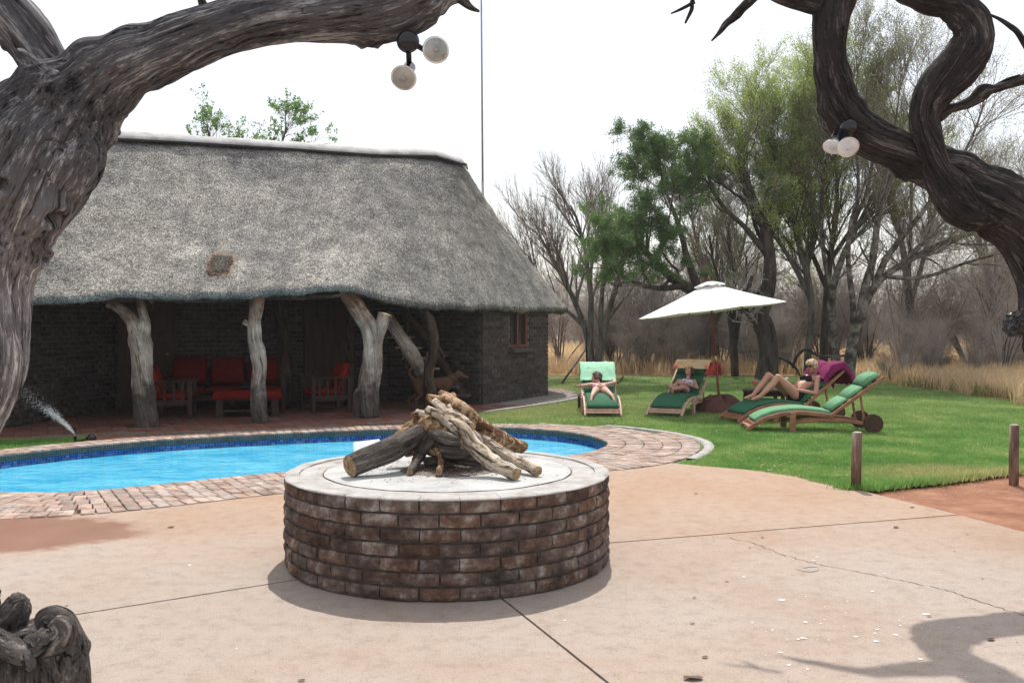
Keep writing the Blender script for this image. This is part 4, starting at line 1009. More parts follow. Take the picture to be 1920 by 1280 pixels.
# gable window
d = (C2 - C1).normalized(); nn = Vector((d.y, -d.x, 0)); ang = math.atan2(d.y, d.x); Rz = Matrix.Rotation(ang, 3, 'Z')
def onw(s, z, o_=0.0): return C1 + d * s + nn * o_ + Vector((0, 0, z))
win = MB()
wm_ = (wd_s0 + wd_s1) / 2; fw = 0.055
win.box(onw(wm_, wd_z0 + fw / 2, -.055), (wd_s1 - wd_s0, .06, fw), Rz); win.box(onw(wm_, wd_z1 - fw / 2, -.055), (wd_s1 - wd_s0, .06, fw), Rz)
for s_ in (wd_s0 + fw / 2, wm_, wd_s1 - fw / 2): win.box(onw(s_, (wd_z0 + wd_z1) / 2, -.0555), (fw, .061, wd_z1 - wd_z0 - .01), Rz)
wo = win.obj('window', 'window_wood', house)
pn = MB()
for a, b in ((wd_s0 + fw, wm_ - fw / 2), (wm_ + fw / 2, wd_s1 - fw)):
    pn = MB(); pn.box(onw((a + b) / 2, (wd_z0 + wd_z1) / 2, -.072), (b - a, .008, wd_z1 - wd_z0 - 2 * fw), Rz); pn.obj('pane', 'pane_glass', wo)
for k in range(6):
    s_ = wd_s0 + 0.09 + k * (wd_s1 - wd_s0 - 0.18) / 5; b_ = MB(); b_.tube([onw(s_, wd_z0 + .02, -.03), onw(s_, wd_z1 - .02, -.03)], .006, 6); b_.obj('bar', 'dark_metal', wo)
sl = MB()
sl.box(onw(wm_, wd_z0 - .05, .045), (0.9, 0.17, 0.09), Rz); sl.obj('window_sill', 'mortar_dark', wo, bevel=.008)
# dark sheet behind the panes, the room's shade put into its colour
rm = MB(); rm.box(onw(wm_, (wd_z0 + wd_z1) / 2, -.3), (wd_s1 - wd_s0, .02, wd_z1 - wd_z0), Rz); rm.obj('dark_backing', 'room_dark', wo)
# two brown doors on the verandah back wall
def door(s, A, B, nm):
    dd = (B - A).normalized(); n2 = Vector((dd.y, -dd.x, 0)); R2 = Matrix.Rotation(math.atan2(dd.y, dd.x), 3, 'Z')
    c = A + dd * s + n2 * 0.03
    b_ = MB(); b_.box(c + Vector((0, 0, 1.0)), (0.86, 0.05, 2.0), R2); do = b_.obj('door', 'door_wood', house)
    for q in (-.2, .2):
        for z in (0.5, 1.0, 1.55):
            b_ = MB(); b_.box(c + dd * q + n2 * 0.03 + Vector((0, 0, z)), (0.28, 0.02, 0.36), R2); b_.obj('panel', 'door_wood', do, bevel=.01)
    b_ = MB()
    for q in (-.46, .46): b_.box(c + dd * q + Vector((0, 0, 1.02)), (0.07, 0.09, 2.04), R2)
    b_.box(c + Vector((0, 0, 2.06)), (0.99, 0.09, 0.07), R2); b_.obj('door_frame', 'door_wood', do)
    b_ = MB(); b_.ell(c + dd * .34 + n2 * .06 + Vector((0, 0, 1.0)), (.025, .025, .025)); b_.obj('handle', 'brass', do)
door(0.55, C4, C3, 'a'); door(3.9, C4, C3, 'b')

# ---- verandah floor: quarry tiles with joints, edging course
fpoly = [tuple(G(-420, 850)[:2])] + [tuple(p[:2]) for p in floor_front[:7]] + [tuple(G(1010, 757.5)[:2]), tuple((C1 + Vector((.2, .3, 0)))[:2]), tuple(C3[:2]), tuple(C4[:2]), tuple(C5[:2]), (-9.5, 13.2)]
vf = sheet('verandah_floor', fpoly, -0.004, 'sand_joint', thick=0.12)
tm = [brick_mesh('tile', 0.205, 0.205, 0.02, 0.003, 'floor_tile', 0.0008, s) for s in range(3)]
xf = []; ax = Vector((0.9, 0.44, 0)).normalized(); ay = Vector((-ax.y, ax.x, 0)); rot = Matrix.Rotation(math.atan2(ax.y, ax.x), 4, 'Z')
o0 = Vector((-4, 14.6, 0)); cand = []
for i in range(-30, 36):
    for j in range(-10, 28):
        p = o0 + ax * i * 0.2125 + ay * j * 0.2125; cand.append(p)
cx = np.array([p.x for p in cand]); cy = np.array([p.y for p in cand]); okm = np.ones(len(cand), bool)
for sx in (-.09, .09):
    for sy in (-.09, .09): okm &= inpoly(cx + ax.x * sx + ay.x * sy, cy + ax.y * sx + ay.y * sy, fpoly)
xf = [Matrix.Translation((p.x, p.y, 0.001 + random.uniform(-.001, .001))) @ rot for p, k_ in zip(cand, okm) if k_]
pieces('tile', tm, xf, vf, dist_score)
# grey brick apron beside the gable wall, with cream edge strip
apoly = [tuple(G(1000, 760)[:2]), tuple(G(1060, 750.5)[:2]), tuple(G(1088, 744)[:2]), tuple(G(1094, 740.5)[:2]), (1.35, 23), (-1, 24), tuple((C1 + Vector((.15, .35, 0)))[:2]), tuple((C1 + Vector((.02, -.02, 0)))[:2])]
apron = sheet('apron', apoly, -0.006, 'sand_joint', thick=0.1)
am = [brick_mesh('paving_brick', 0.222, 0.107, 0.03, 0.003, 'grey_paving', 0.001, s) for s in range(2)]
cand = [C1 + d * (i * 0.1175 + .3) + nn * (j * 0.234 + 0.12 + (0.117 if i % 2 else 0)) for i in range(-3, 40) for j in range(0, 7)]
cx = np.array([p.x for p in cand]); cy = np.array([p.y for p in cand]); okm = np.ones(len(cand), bool)
for sx in (-.05, .05):
    for sy in (-.1, .1): okm &= inpoly(cx + d.x * sx + nn.x * sy, cy + d.y * sx + nn.y * sy, apoly)
xf = [Matrix.Translation((p.x, p.y, 0.0)) @ Matrix.Rotation(ang + math.pi / 2, 4, 'Z') for p, k_ in zip(cand, okm) if k_]
pieces('paving_brick', am, xf, apron, dist_score)
e1 = [G(905, 773, .01), G(1000, 760.5, .01), G(1060, 751, .01), G(1088, 744.5, .01)]
mb = MB(); mb.ribbon(cr([tuple(p) for p in e1], 6), 0.07, 0.05, axis=(0.6, -0.75, 0), rnd=.3); mb.obj('edge_strip', 'pit_rim', apron)

# ---- verandah posts of weathered tree trunks (parts of the house)
def post(paths, D, m='post_wood', seed=0, k=28):
    for i, pl in enumerate(paths):
        pp = pxpath(pl, D)
        gnarl('post' if i == 0 else 'post_fork', pp, m, house, step=0.04, k=k, amp=0.10, ridge=0.06, seed=seed + i, gz=0.10, endmat='log_end')
post([[(275, 802, 46), (272, 760, 42), (268, 710, 38), (266, 670, 36), (262, 640, 40), (255, 612, 30), (240, 592, 24), (222, 577, 18), (203, 568, 16)], [(264, 650, 30), (270, 615, 24), (268, 585, 17), (262, 550, 17)]], 14.15, seed=1)
post([[(489, 793, 28), (485, 755, 30), (484, 720, 27), (487, 690, 27), (482, 660, 27), (477, 630, 26), (479, 590, 24), (482, 565, 28), (484, 545, 38)], [(472, 612, 12), (464, 607, 10), (457, 603, 11)]], 14.7, seed=4)
post([[(693, 782, 34), (692, 750, 38), (693, 715, 40), (697, 680, 38), (698, 650, 36), (692, 618, 34), (678, 590, 32), (662, 565, 32), (648, 540, 34)], [(704, 690, 26), (708, 640, 20), (716, 608, 22), (722, 588, 24)], [(690, 735, 26), (677, 735, 22), (670, 745, 18), (672, 765, 18), (674, 783, 16)]], 15.5, seed=8, k=36)
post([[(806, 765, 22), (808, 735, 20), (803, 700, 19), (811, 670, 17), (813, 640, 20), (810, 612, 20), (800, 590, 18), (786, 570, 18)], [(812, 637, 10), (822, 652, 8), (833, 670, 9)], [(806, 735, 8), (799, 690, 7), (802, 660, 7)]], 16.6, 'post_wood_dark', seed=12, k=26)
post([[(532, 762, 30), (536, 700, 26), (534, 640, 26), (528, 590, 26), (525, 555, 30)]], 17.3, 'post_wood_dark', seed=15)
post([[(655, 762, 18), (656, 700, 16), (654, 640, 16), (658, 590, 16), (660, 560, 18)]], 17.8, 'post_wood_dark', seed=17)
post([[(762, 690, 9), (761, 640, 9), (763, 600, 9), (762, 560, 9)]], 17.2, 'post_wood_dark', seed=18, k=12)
# wall plate poles and rafters seen below the thatch
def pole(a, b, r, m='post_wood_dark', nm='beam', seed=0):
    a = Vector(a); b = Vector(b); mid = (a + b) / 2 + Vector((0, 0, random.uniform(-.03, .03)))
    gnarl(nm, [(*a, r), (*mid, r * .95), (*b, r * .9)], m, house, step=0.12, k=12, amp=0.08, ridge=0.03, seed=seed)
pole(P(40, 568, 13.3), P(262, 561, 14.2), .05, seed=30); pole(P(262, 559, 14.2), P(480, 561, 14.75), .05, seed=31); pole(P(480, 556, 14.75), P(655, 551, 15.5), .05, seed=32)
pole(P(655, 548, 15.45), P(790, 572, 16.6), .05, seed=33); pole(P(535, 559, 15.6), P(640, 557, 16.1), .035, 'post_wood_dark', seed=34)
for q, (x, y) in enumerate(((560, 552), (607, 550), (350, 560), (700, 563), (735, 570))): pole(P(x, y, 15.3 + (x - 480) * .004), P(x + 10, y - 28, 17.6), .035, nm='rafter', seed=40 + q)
# ---- plank stairs climbing to the loft
st = [(855, 741, 16.95), (834, 726, 17.15), (817, 711, 17.35), (797, 691, 17.6), (781, 671, 17.85), (768, 652, 18.05), (752, 632, 18.2), (738, 612, 18.3)]
stairs = thing('staircase', 'rough plank staircase climbing to the loft at the right end of the verandah', 'staircase', tuple(P(800, 760, 17.3)))
for i, (x, y, D_) in enumerate(st):
    c = P(x, y, D_); mb = MB(); mb.box(c, (0.50, 0.26, 0.035), Matrix.Rotation(-0.1, 3, 'Z')); o = mb.obj('tread', 'post_wood', stairs, bevel=.006)
    me = o.data; a = me.attributes.new('grain', 'FLOAT_VECTOR', 'POINT'); a.data.foreach_set('vector', np.array([(v.co.y, v.co.z, v.co.x * .15) for v in me.vertices], dtype=np.float32).ravel())
gnarl('stringer', pxpath([(722, 588, 24), (760, 645, 26), (792, 700, 26), (806, 728, 24)], 17.2), 'post_wood', stairs, step=.05, k=14, seed=50)
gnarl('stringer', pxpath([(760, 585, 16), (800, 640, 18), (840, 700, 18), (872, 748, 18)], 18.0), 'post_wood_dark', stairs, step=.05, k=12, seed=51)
# small wall lamp
wl = P(290, 582, 17.0); mb = MB(); mb.tube([wl, wl + Vector((0, -.1, .05)), wl + Vector((0, -.14, .12))], .01, 6); mb.lathe([(.02, .1), (.05, .14), (.06, .22), (.045, .23)], 12, c=wl + Vector((0, -.14, 0)))
mb.obj('wall_lamp', 'brass', house)

# ================================================================ FURNITURE ON THE VERANDAH
def armchair(loc, rz, label):
    t = thing('armchair', label, 'chair', loc, rz, 'wooden armchairs with red cushions on the verandah')
    W_, Dp = 0.72, 0.72
    for sx in (-1, 1):
        for sy in (-1, 1):
            mb = MB(); mb.box((sx * (W_ / 2 - .03), sy * (Dp / 2 - .04), .30), (.06, .07, .60)); mb.obj('leg', 'furniture_wood', t, world=False, bevel=.004)
        mb = MB(); mb.box((sx * (W_ / 2 - .03), 0, .615), (.085, Dp + .06, .028)); mb.obj('armrest', 'furniture_wood', t, world=False, bevel=.005)
        mb = MB(); mb.box((sx * (W_ / 2 - .03), 0, .27), (.035, Dp - .14, .09)); mb.obj('side_rail', 'furniture_wood', t, world=False)
        for k in range(4):
            mb = MB(); mb.box((sx * (W_ / 2 - .03), -.21 + k * .14, .455), (.022, .045, .29)); mb.obj('slat', 'furniture_wood', t, world=False)
    mb = MB(); mb.box((0, -Dp / 2 + .05, .27), (W_ - .12, .035, .09)); mb.obj('front_rail', 'furniture_wood', t, world=False)
    mb = MB(); mb.ribbon([(0, -.33, .36), (0, -.1, .375), (0, .2, .36)], W_ - .14, .13, axis=(1, 0, 0)); mb.obj('seat_cushion', 'orange_fabric', t, smooth=True, world=False)
    mb = MB(); mb.ribbon([(0, .17, .40), (0, .24, .62), (0, .32, .86)], W_ - .16, .14, axis=(1, 0, 0)); mb.obj('back_cushion', 'orange_fabric', t, smooth=True, world=False)
    mb = MB()
    for k in range(5): mb.bar((-.24 + k * .12, .31, .28), (-.24 + k * .12, .42, .84), .03, .02, up=(1, 0, 0))
    mb.obj('backrest', 'furniture_wood', t, world=False)
    return t
armchair(tuple(G(323, 783)), R(102), 'dark wooden armchair with red cushions beside the thick forked post')
armchair(tuple(G(611, 772)), R(-62), 'dark wooden armchair with orange cushions between the second and third post')
sofa = thing('sofa', 'dark wooden sofa with three red back cushions against the verandah wall', 'sofa', tuple(G(425, 768)), R(10))
for i in range(3):
    x = -.66 + i * .66
    mb = MB(); mb.ribbon([(x, .10, .48), (x, .17, .70), (x, .24, .93)], .60, .17, axis=(1, 0, 0)); mb.obj('back_cushion', 'red_fabric', sofa, True, world=False)
    mb = MB(); mb.ribbon([(x, -.38, .37), (x, -.1, .385), (x, .14, .37)], .64, .13, axis=(1, 0, 0)); mb.obj('seat_cushion', 'red_fabric', sofa, True, world=False)
mb = MB(); mb.box((0, -.1, .25), (2.05, .7, .09)); mb.obj('seat_frame', 'furniture_wood', sofa, world=False)
mb = MB(); mb.bar((-1.0, .24, .88), (1.0, .24, .88), .05, .08); mb.bar((-1.0, .22, .5), (1.0, .22, .5), .05, .06); mb.obj('backrest', 'furniture_wood', sofa, world=False)
for sx in (-1, 1):
    mb = MB(); mb.box((sx * 1.04, -.1, .60), (.09, .8, .03)); mb.obj('armrest', 'furniture_wood', sofa, world=False)
    for sy in (-.42, .25): mb = MB(); mb.box((sx * 1.03, sy, .3), (.07, .07, .6)); mb.obj('leg', 'furniture_wood', sofa, world=False)
ct = thing('coffee_table', 'low dark wooden coffee table in front of the sofa behind the second post', 'table', tuple(G(465, 781)), R(14))
mb = MB(); mb.box((0, 0, .43), (1.02, .55, .04)); mb.obj('table_top', 'furniture_wood', ct, world=False)
for sx in (-1, 1):
    for sy in (-1, 1): mb = MB(); mb.box((sx * .44, sy * .21, .205), (.11, .09, .41)); mb.obj('leg', 'furniture_wood', ct, world=False)
mb = MB(); mb.box((0, 0, .12), (.8, .4, .03)); mb.obj('shelf', 'furniture_wood', ct, world=False)
tc = thing('tablecloth', 'red fringed cloth draped over the low coffee table', 'tablecloth', tuple(G(465, 781)), R(14))
mb = MB(); vs = []; nx, ny = 24, 16
for a in range(nx + 1):
    for b in range(ny + 1):
        x, y = (a / nx - .5) * 1.42, (b / ny - .5) * .86; dx = max(0, abs(x) - .53); dy = max(0, abs(y) - .29); dr = max(dx, dy)
        xx = max(-.53, min(.53, x)) + math.copysign(dx * .18, x); yy = max(-.29, min(.29, y)) + math.copysign(dy * .18, y)
        vs.append((xx, yy, .462 - dr * .97 + .006 * mnoise.noise(Vector((x * 6, y * 6, 0)))))
mb.add(vs, [(a * (ny + 1) + b, (a + 1) * (ny + 1) + b, (a + 1) * (ny + 1) + b + 1, a * (ny + 1) + b + 1) for a in range(nx) for b in range(ny)])
o = mb.obj('cloth', 'red_fabric', tc, True, world=False); sm = o.modifiers.new('thick', 'SOLIDIFY'); sm.thickness = .006
V = []
for k in range(90):
    x = -.56 + k * 1.12 / 90
    z0 = .462 - .14 * .97 + .01; V += [(x, -.318, z0), (x + .005, -.318, z0), (x + .002, -.322, z0 - .05)]
o = np_obj('fringe', V, np.arange(len(V)).reshape(-1, 3), 'red_fabric', tc, world=False); o['kind'] = 'stuff'
ash = P(462, 729, 14.9 + .35); mb = MB(); mb.lathe([(.09, 0), (.12, .015), (.125, .04), (.115, .045), (.10, .02), (.02, .015)], 18, c=(tc.location.x - .05, tc.location.y + .02, .475)); o = mb.obj('bowl', 'black_plastic', None, True)
tag(o, 'small dark bowl standing on the red tablecloth', 'bowl')
# ================================================================ FIRE PIT
pit = thing('fire_pit', 'round brick fire pit with a pale cement top in the middle of the patio', 'fire pit', (PC[0], PC[1], 0))
PR = 1.072; PH = 0.578
mb = MB(); mb.lathe([(PR - .022, -.03), (PR - .022, PH - .012)], 96, c=(PC[0], PC[1], 0)); mb.obj('core', 'mortar_dark', pit)
pbm = [brick_mesh('brick', 0.222, 0.09, 0.070, 0.006, 'pit_brick', 0.003, s) for s in range(8)]
def pit_brick_mesh(s):
    rr = random.Random(s); bm = bmesh.new(); nx = 6
    me = bpy.data.meshes.new('brick'); mb = MB(); V = []
    L_, W_, H_ = 0.221, 0.09, 0.0705
    for ix in range(nx + 1):
        x = (ix / nx - .5) * L_; e = 1 if 0 < ix < nx else 0
        for iy, iz in ((-1, -1), (-1, -.45), (-1, .45), (-1, 1), (1, 1), (1, -1)):
            y = iy * W_ / 2; z = iz * H_ / 2
            if iy == -1 and abs(iz) == 1: y += .008
            if not e and iy == -1: y += .007
            if not e: z *= .92
            y += .5 * (x * x) / PR
            n_ = mnoise.noise(Vector((x * 20 + s * 9, z * 25, iy))) * (.006 if iy == -1 else 0)
            V.append((x + rr.uniform(-.0015, .0015), y + n_ + rr.uniform(-.0015, .0015), z + rr.uniform(-.002, .002)))
    k = 6; F_ = [(i * k + j, i * k + (j + 1) % k, (i + 1) * k + (j + 1) % k, (i + 1) * k + j) for i in range(nx) for j in range(k)]
    F_ += [tuple(range(k)), tuple(nx * k + j for j in range(k))]
    mb.add(V, F_); return mb.mesh('brick', 'pit_brick')
pbm = [pit_brick_mesh(s) for s in range(9)]
inv = mw(pit).inverted(); nb = 29
for r in range(7):
    for i in range(nb):
        a = 2 * math.pi * (i + (0.5 if r % 2 else 0.0) + random.uniform(-.02, .02)) / nb - 1.55
        rr_ = PR - 0.047 + random.uniform(-.004, .004)
        m = Matrix.Translation((PC[0] + math.cos(a) * rr_, PC[1] + math.sin(a) * rr_, 0.001 + (r + .5) * 0.0818)) @ Matrix.Rotation(a + math.pi / 2, 4, 'Z') @ Matrix.Rotation(random.uniform(-.012, .012), 4, 'Y')
        o = bpy.data.objects.new('brick', pbm[random.randrange(9)]); COL.objects.link(o); o.parent = pit; o.matrix_local = inv @ m
        o.scale = (random.uniform(.985, 1.01), 1, random.uniform(.97, 1.0))
# rim pieces with radial joints, inner ring, lid disc
rim_n = 29
for i in range(rim_n):
    a0 = 2 * math.pi * (i + .5) / rim_n - 1.55 + 0.0016; a1 = 2 * math.pi * (i + 1.5) / rim_n - 1.55 - 0.0016; mb = MB(); k = 6; V = []
    for q in range(k + 1):
        a = a0 + (a1 - a0) * q / k; wob = 0.012 * mnoise.noise(Vector((math.cos(a) * 5, math.sin(a) * 5, 0))) + .006 * mnoise.noise(Vector((math.cos(a) * 18, math.sin(a) * 18, 0)))
        zt = PH + .004 * mnoise.noise(Vector((math.cos(a) * 6, math.sin(a) * 6, 7)))
        for rr_, z in ((.975, PH - .03), (.975, zt), (PR - .016 + wob, zt - .001), (PR - .004 + wob, zt - .006), (PR - .006 + wob, PH - .014)): V.append((PC[0] + math.cos(a) * rr_, PC[1] + math.sin(a) * rr_, z))
    F_ = [(q * 5 + j, q * 5 + (j + 1) % 5, (q + 1) * 5 + (j + 1) % 5, (q + 1) * 5 + j) for q in range(k) for j in range(5)] + [tuple(range(5)), tuple(k * 5 + j for j in range(5))]
    mb.add(V, F_); mb.obj('rim_stone', 'pit_rim', pit)
def ringdisc(name, r0, r1, z, m, amp=.003):
    mb = MB(); k = 120; rows = max(3, int((r1 - r0) / .03)); V = []
    for q in range(rows + 1):
        r = r0 + (r1 - r0) * q / rows
        for j in range(k):
            a = 6.28318 * j / k; edge = .006 * mnoise.noise(Vector((math.cos(a) * 7, math.sin(a) * 7, r1))) if q in (0, rows) and r > .1 else 0
            drop = -.006 if (q == rows or (q == 0 and r0 > .05)) else 0
            V.append((PC[0] + math.cos(a) * (r + edge), PC[1] + math.sin(a) * (r + edge), z + drop + amp * mnoise.noise(Vector((math.cos(a) * r * 4, math.sin(a) * r * 4, 2)))))
    mb.add(V, [(q * k + j, (q + 1) * k + j, (q + 1) * k + (j + 1) % k, q * k + (j + 1) % k) for q in range(rows) for j in range(k)])
    return mb.obj(name, m, pit, True)
ringdisc('inner_ring', .825, .973, PH - .001, 'pit_rim')
ringdisc('top_screed', .001, .817, PH + .002, 'pit_screed', .006)
o = ringdisc('ash_bed', .001, .33, PH + .0065, 'ash', .006)
# ---- logs, each its own thing
def Q(px, py, z, wpx, ex=0):
    D = (CZ - z) * F / (py - 607); v = P(px, py, D); return (v.x, v.y, v.z, wpx / 2 * D / F)
def log(label, pts, m, seed, k=34, amp=.16, ridge=.085, step=.010, endm='log_end'):
    p = [Q(*q) for q in pts]; o = gnarl('log', p, m, None, step, k, amp, ridge, seed=seed, gz=.10, endmat=endm); tag(o, label, 'log'); return o
log('thick grey split log pointing left on the fire pit', [(655, 873, .66, 42), (690, 860, .69, 44), (735, 841, .74, 44), (785, 815, .80, 38)], 'log_grey', 61, 36, .06, .05)
log('long pale crooked log slanting down to the front right of the pile', [(800, 767, .97, 15), (835, 785, .91, 22), (865, 806, .86, 27), (890, 838, .76, 27), (925, 868, .67, 27), (968, 888, .625, 25)], 'log_pale', 62)
log('slim pale log reaching farthest right on the fire pit', [(880, 790, .86, 15), (905, 822, .77, 18), (950, 852, .68, 18), (1008, 884, .617, 18)], 'log_pale', 63)
log('split brown log with dark bark leaning on the back right of the pile', [(830, 742, 1.02, 20), (865, 764, .97, 24), (905, 800, .84, 25), (950, 826, .70, 25), (982, 838, .64, 24)], 'log_brown', 64)
log('pale forked stub crossing the top left of the woodpile', [(779, 775, .93, 16), (800, 781, .91, 20), (825, 788, .89, 22), (850, 800, .85, 18)], 'log_pale', 65)
log('upright dark brown stump at the left of the woodpile', [(777, 773, .94, 15), (782, 795, .86, 22), (784, 822, .76, 26), (790, 850, .66, 28)], 'log_brown', 66)
log('curved grey brown branch arching over the front of the pile', [(868, 826, .80, 16), (845, 824, .80, 22), (818, 818, .80, 22), (798, 835, .74, 22), (785, 858, .66, 20), (768, 884, .61, 12)], 'log_grey', 67, 28)
log('short brown stub standing on end at the front of the pile', [(818, 842, .72, 11), (826, 862, .66, 11), (824, 887, .605, 12)], 'log_brown', 68, 16)
log('dark charred log lying low under the pile', [(795, 866, .63, 18), (840, 862, .64, 20), (905, 866, .635, 16)], 'log_grey', 69, 20)
log('jagged red brown splinter on top of the woodpile', [(800, 743, 1.03, 9), (822, 751, 1.0, 17), (845, 748, 1.01, 16), (850, 738, 1.04, 9)], 'log_brown', 70, 18, .2, .15)
log('pale knobbly log under the peak of the pile', [(845, 762, .97, 15), (862, 782, .91, 20), (878, 806, .84, 22), (900, 835, .74, 18)], 'log_pale', 71)
log('rough dark knot of wood in the middle of the pile', [(790, 800, .84, 30), (815, 800, .85, 36), (845, 805, .83, 34), (862, 820, .78, 24)], 'log_brown', 72, 26, .2, .12)
log('brown log end showing behind the slim pale log', [(868, 840, .72, 18), (900, 850, .68, 16), (940, 868, .64, 11)], 'log_brown', 73, 18)
log('thin twig lying along the left foot of the pile', [(760, 848, .68, 20), (795, 838, .72, 18), (825, 850, .69, 14)], 'log_brown', 74, 16)
log('rough broken chunk wedged behind the thick grey log', [(735, 838, .72, 18), (765, 812, .80, 30), (790, 792, .87, 26)], 'log_brown', 76, 30, .2, .12)
log('pale stick crossing behind the peak of the pile', [(815, 752, 1.0, 12), (850, 780, .93, 16), (886, 800, .88, 14)], 'log_pale', 77)
log('dark broken lump under the middle of the pile', [(815, 842, .70, 30), (850, 848, .70, 36), (885, 850, .68, 26)], 'log_grey', 78, 28, .2, .12)
log('brown stick leaning behind the curved branch', [(800, 850, .68, 16), (822, 822, .78, 20), (850, 800, .86, 16)], 'log_brown', 79, 26, .2, .1)
log('brown branch stub curling up from the left log', [(745, 850, .68, 14), (762, 830, .74, 12), (768, 812, .80, 6)], 'log_pale', 75, 14)
V = []
for _ in range(1500):
    a = random.random() * 6.28; r = abs(random.gauss(0, .33)); c = Vector((PC[0] + math.cos(a) * r + .02, PC[1] + math.sin(a) * r, PH + .012)); b = random.random() * 6.28; l = random.uniform(.004, .025)
    V += [c, c + Vector((math.cos(b) * l, math.sin(b) * l, random.uniform(0, .01))), c + Vector((-math.sin(b) * l * .3, math.cos(b) * l * .3, random.uniform(0, .006)))]
o = np_obj('bark_chips', [tuple(v) for v in V], np.arange(len(V)).reshape(-1, 3), 'log_brown', None); tag(o, 'bark chips and ash crumbs under the woodpile', 'bark chips', kind='stuff')

# ================================================================ DEAD WOOD ARCHES NEAR THE CAMERA
DL = 4.75
lt = thing('dead_tree', 'massive silver grey dead tree arching over the top left from the left edge', 'dead tree', (-3.4, DL, 0))
def pit_at(px, py, D, r, dep): v = P(px, py, D); return ((v.x, v.y, v.z), r, dep)
trunk = [(-330, 1190, 300), (-240, 950, 230), (-115, 790, 190), (-68, 690, 205), (-58, 600, 200), (-55, 510, 205), (-38, 430, 225), (0, 360, 240), (55, 290, 235), (105, 225, 205), (165, 165, 150), (235, 122, 122), (330, 84, 104), (430, 52, 94), (540, 30, 90), (650, 24, 102), (745, 12, 118), (810, -22, 95), (880, -60, 70), (960, -110, 50)]
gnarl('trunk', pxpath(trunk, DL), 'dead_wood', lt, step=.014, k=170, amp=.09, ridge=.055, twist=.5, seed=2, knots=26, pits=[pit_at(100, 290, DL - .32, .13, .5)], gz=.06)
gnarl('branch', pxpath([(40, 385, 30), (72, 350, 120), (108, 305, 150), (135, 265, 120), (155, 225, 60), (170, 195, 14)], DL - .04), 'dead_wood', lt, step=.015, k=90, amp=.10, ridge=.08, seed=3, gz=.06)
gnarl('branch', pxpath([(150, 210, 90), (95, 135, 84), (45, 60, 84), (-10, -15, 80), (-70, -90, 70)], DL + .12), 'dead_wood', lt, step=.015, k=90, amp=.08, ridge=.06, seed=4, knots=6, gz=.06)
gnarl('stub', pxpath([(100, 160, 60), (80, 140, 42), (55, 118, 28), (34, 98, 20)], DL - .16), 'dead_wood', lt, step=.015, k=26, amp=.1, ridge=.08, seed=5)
gnarl('stub', pxpath([(395, 55, 46), (388, 25, 24), (378, 0, 14), (370, -25, 12)], DL - .02), 'dead_wood_brown', lt, step=.015, k=18, amp=.1, ridge=.08, seed=6)
gnarl('stub', pxpath([(860, -8, 24), (880, 13, 12), (899, 22, 4)], DL), 'dead_wood_brown', lt, step=.015, k=12, amp=.1, ridge=.08, seed=7)
DR = 6.5
rt = thing('dead_tree', 'twisted brown dead tree looping over the top right corner', 'dead tree', (3.75, DR, 0))
gnarl('trunk', pxpath([(2130, 1035, 190), (2080, 860, 130), (2000, 720, 105), (1974, 600, 88), (1956, 520, 86), (1927, 445, 94), (1880, 390, 108), (1820, 352, 100), (1750, 312, 82), (1690, 285, 70), (1635, 262, 70), (1592, 225, 78), (1566, 170, 68), (1556, 100, 62), (1558, 40, 66), (1568, -20, 72), (1578, -80, 60)], DR), 'dead_wood_brown', rt, step=.015, k=120, amp=.12, ridge=.07, twist=.6, seed=12, knots=26, gz=.06)
gnarl('branch', pxpath([(1880, 420, 16), (1850, 405, 50), (1808, 388, 76), (1778, 350, 62), (1752, 300, 54), (1736, 250, 52), (1732, 212, 52), (1752, 170, 66), (1795, 125, 74), (1822, 80, 68), (1818, 40, 64), (1785, 8, 58), (1730, -8, 50), (1680, -30, 44)], DR - .12), 'dead_wood_brown', rt, step=.013, k=84, amp=.16, ridge=.08, twist=.8, seed=13, knots=22, gz=.06)
gnarl('branch', pxpath([(1575, 10, 50), (1530, 4, 44), (1480, -8, 36), (1430, -20, 26)], DR), 'dead_wood_brown', rt, step=.02, k=40, amp=.1, ridge=.06, seed=14)
gnarl('branch', pxpath([(1430, -20, 20), (1405, 2, 18), (1378, 30, 16), (1362, 44, 13), (1350, 60, 8), (1334, 77, 3)], DR), 'dead_wood_brown', rt, step=.015, k=16, amp=.15, ridge=.08, seed=15)
gnarl('twig', pxpath([(1325, -18, 10), (1299, 0, 7), (1297, 18, 7), (1285, 44, 4)], DR), 'dead_wood_brown', rt, step=.015, k=10, amp=.15, ridge=.08, seed=16)
gnarl('twig', pxpath([(1302, 4, 7), (1282, 15, 6), (1258, 26, 3)], DR), 'dead_wood_brown', rt, step=.015, k=10, amp=.15, ridge=.08, seed=17)
gnarl('branch', pxpath([(1755, 215, 30), (1785, 203, 18), (1820, 192, 18), (1845, 172, 26), (1870, 165, 15), (1925, 148, 20)], DR - .05), 'dead_wood_brown', rt, step=.015, k=22, amp=.15, ridge=.08, seed=18)
gnarl('twig', pxpath([(1868, 160, 6), (1890, 148, 5), (1912, 141, 4)], DR - .05), 'dead_wood_brown', rt, step=.02, k=8, seed=19)
gnarl('twig', pxpath([(1940, 110, 16), (1925, 88, 13), (1905, 58, 10), (1880, 40, 8), (1856, 28, 4)], DR + .1), 'dead_wood_brown', rt, step=.02, k=12, amp=.15, ridge=.08, seed=20)
gnarl('stub', pxpath([(1760, 175, 30), (1735, 180, 18), (1713, 192, 6)], DR - .14), 'dead_wood_brown', rt, step=.015, k=16, amp=.15, ridge=.1, seed=21)
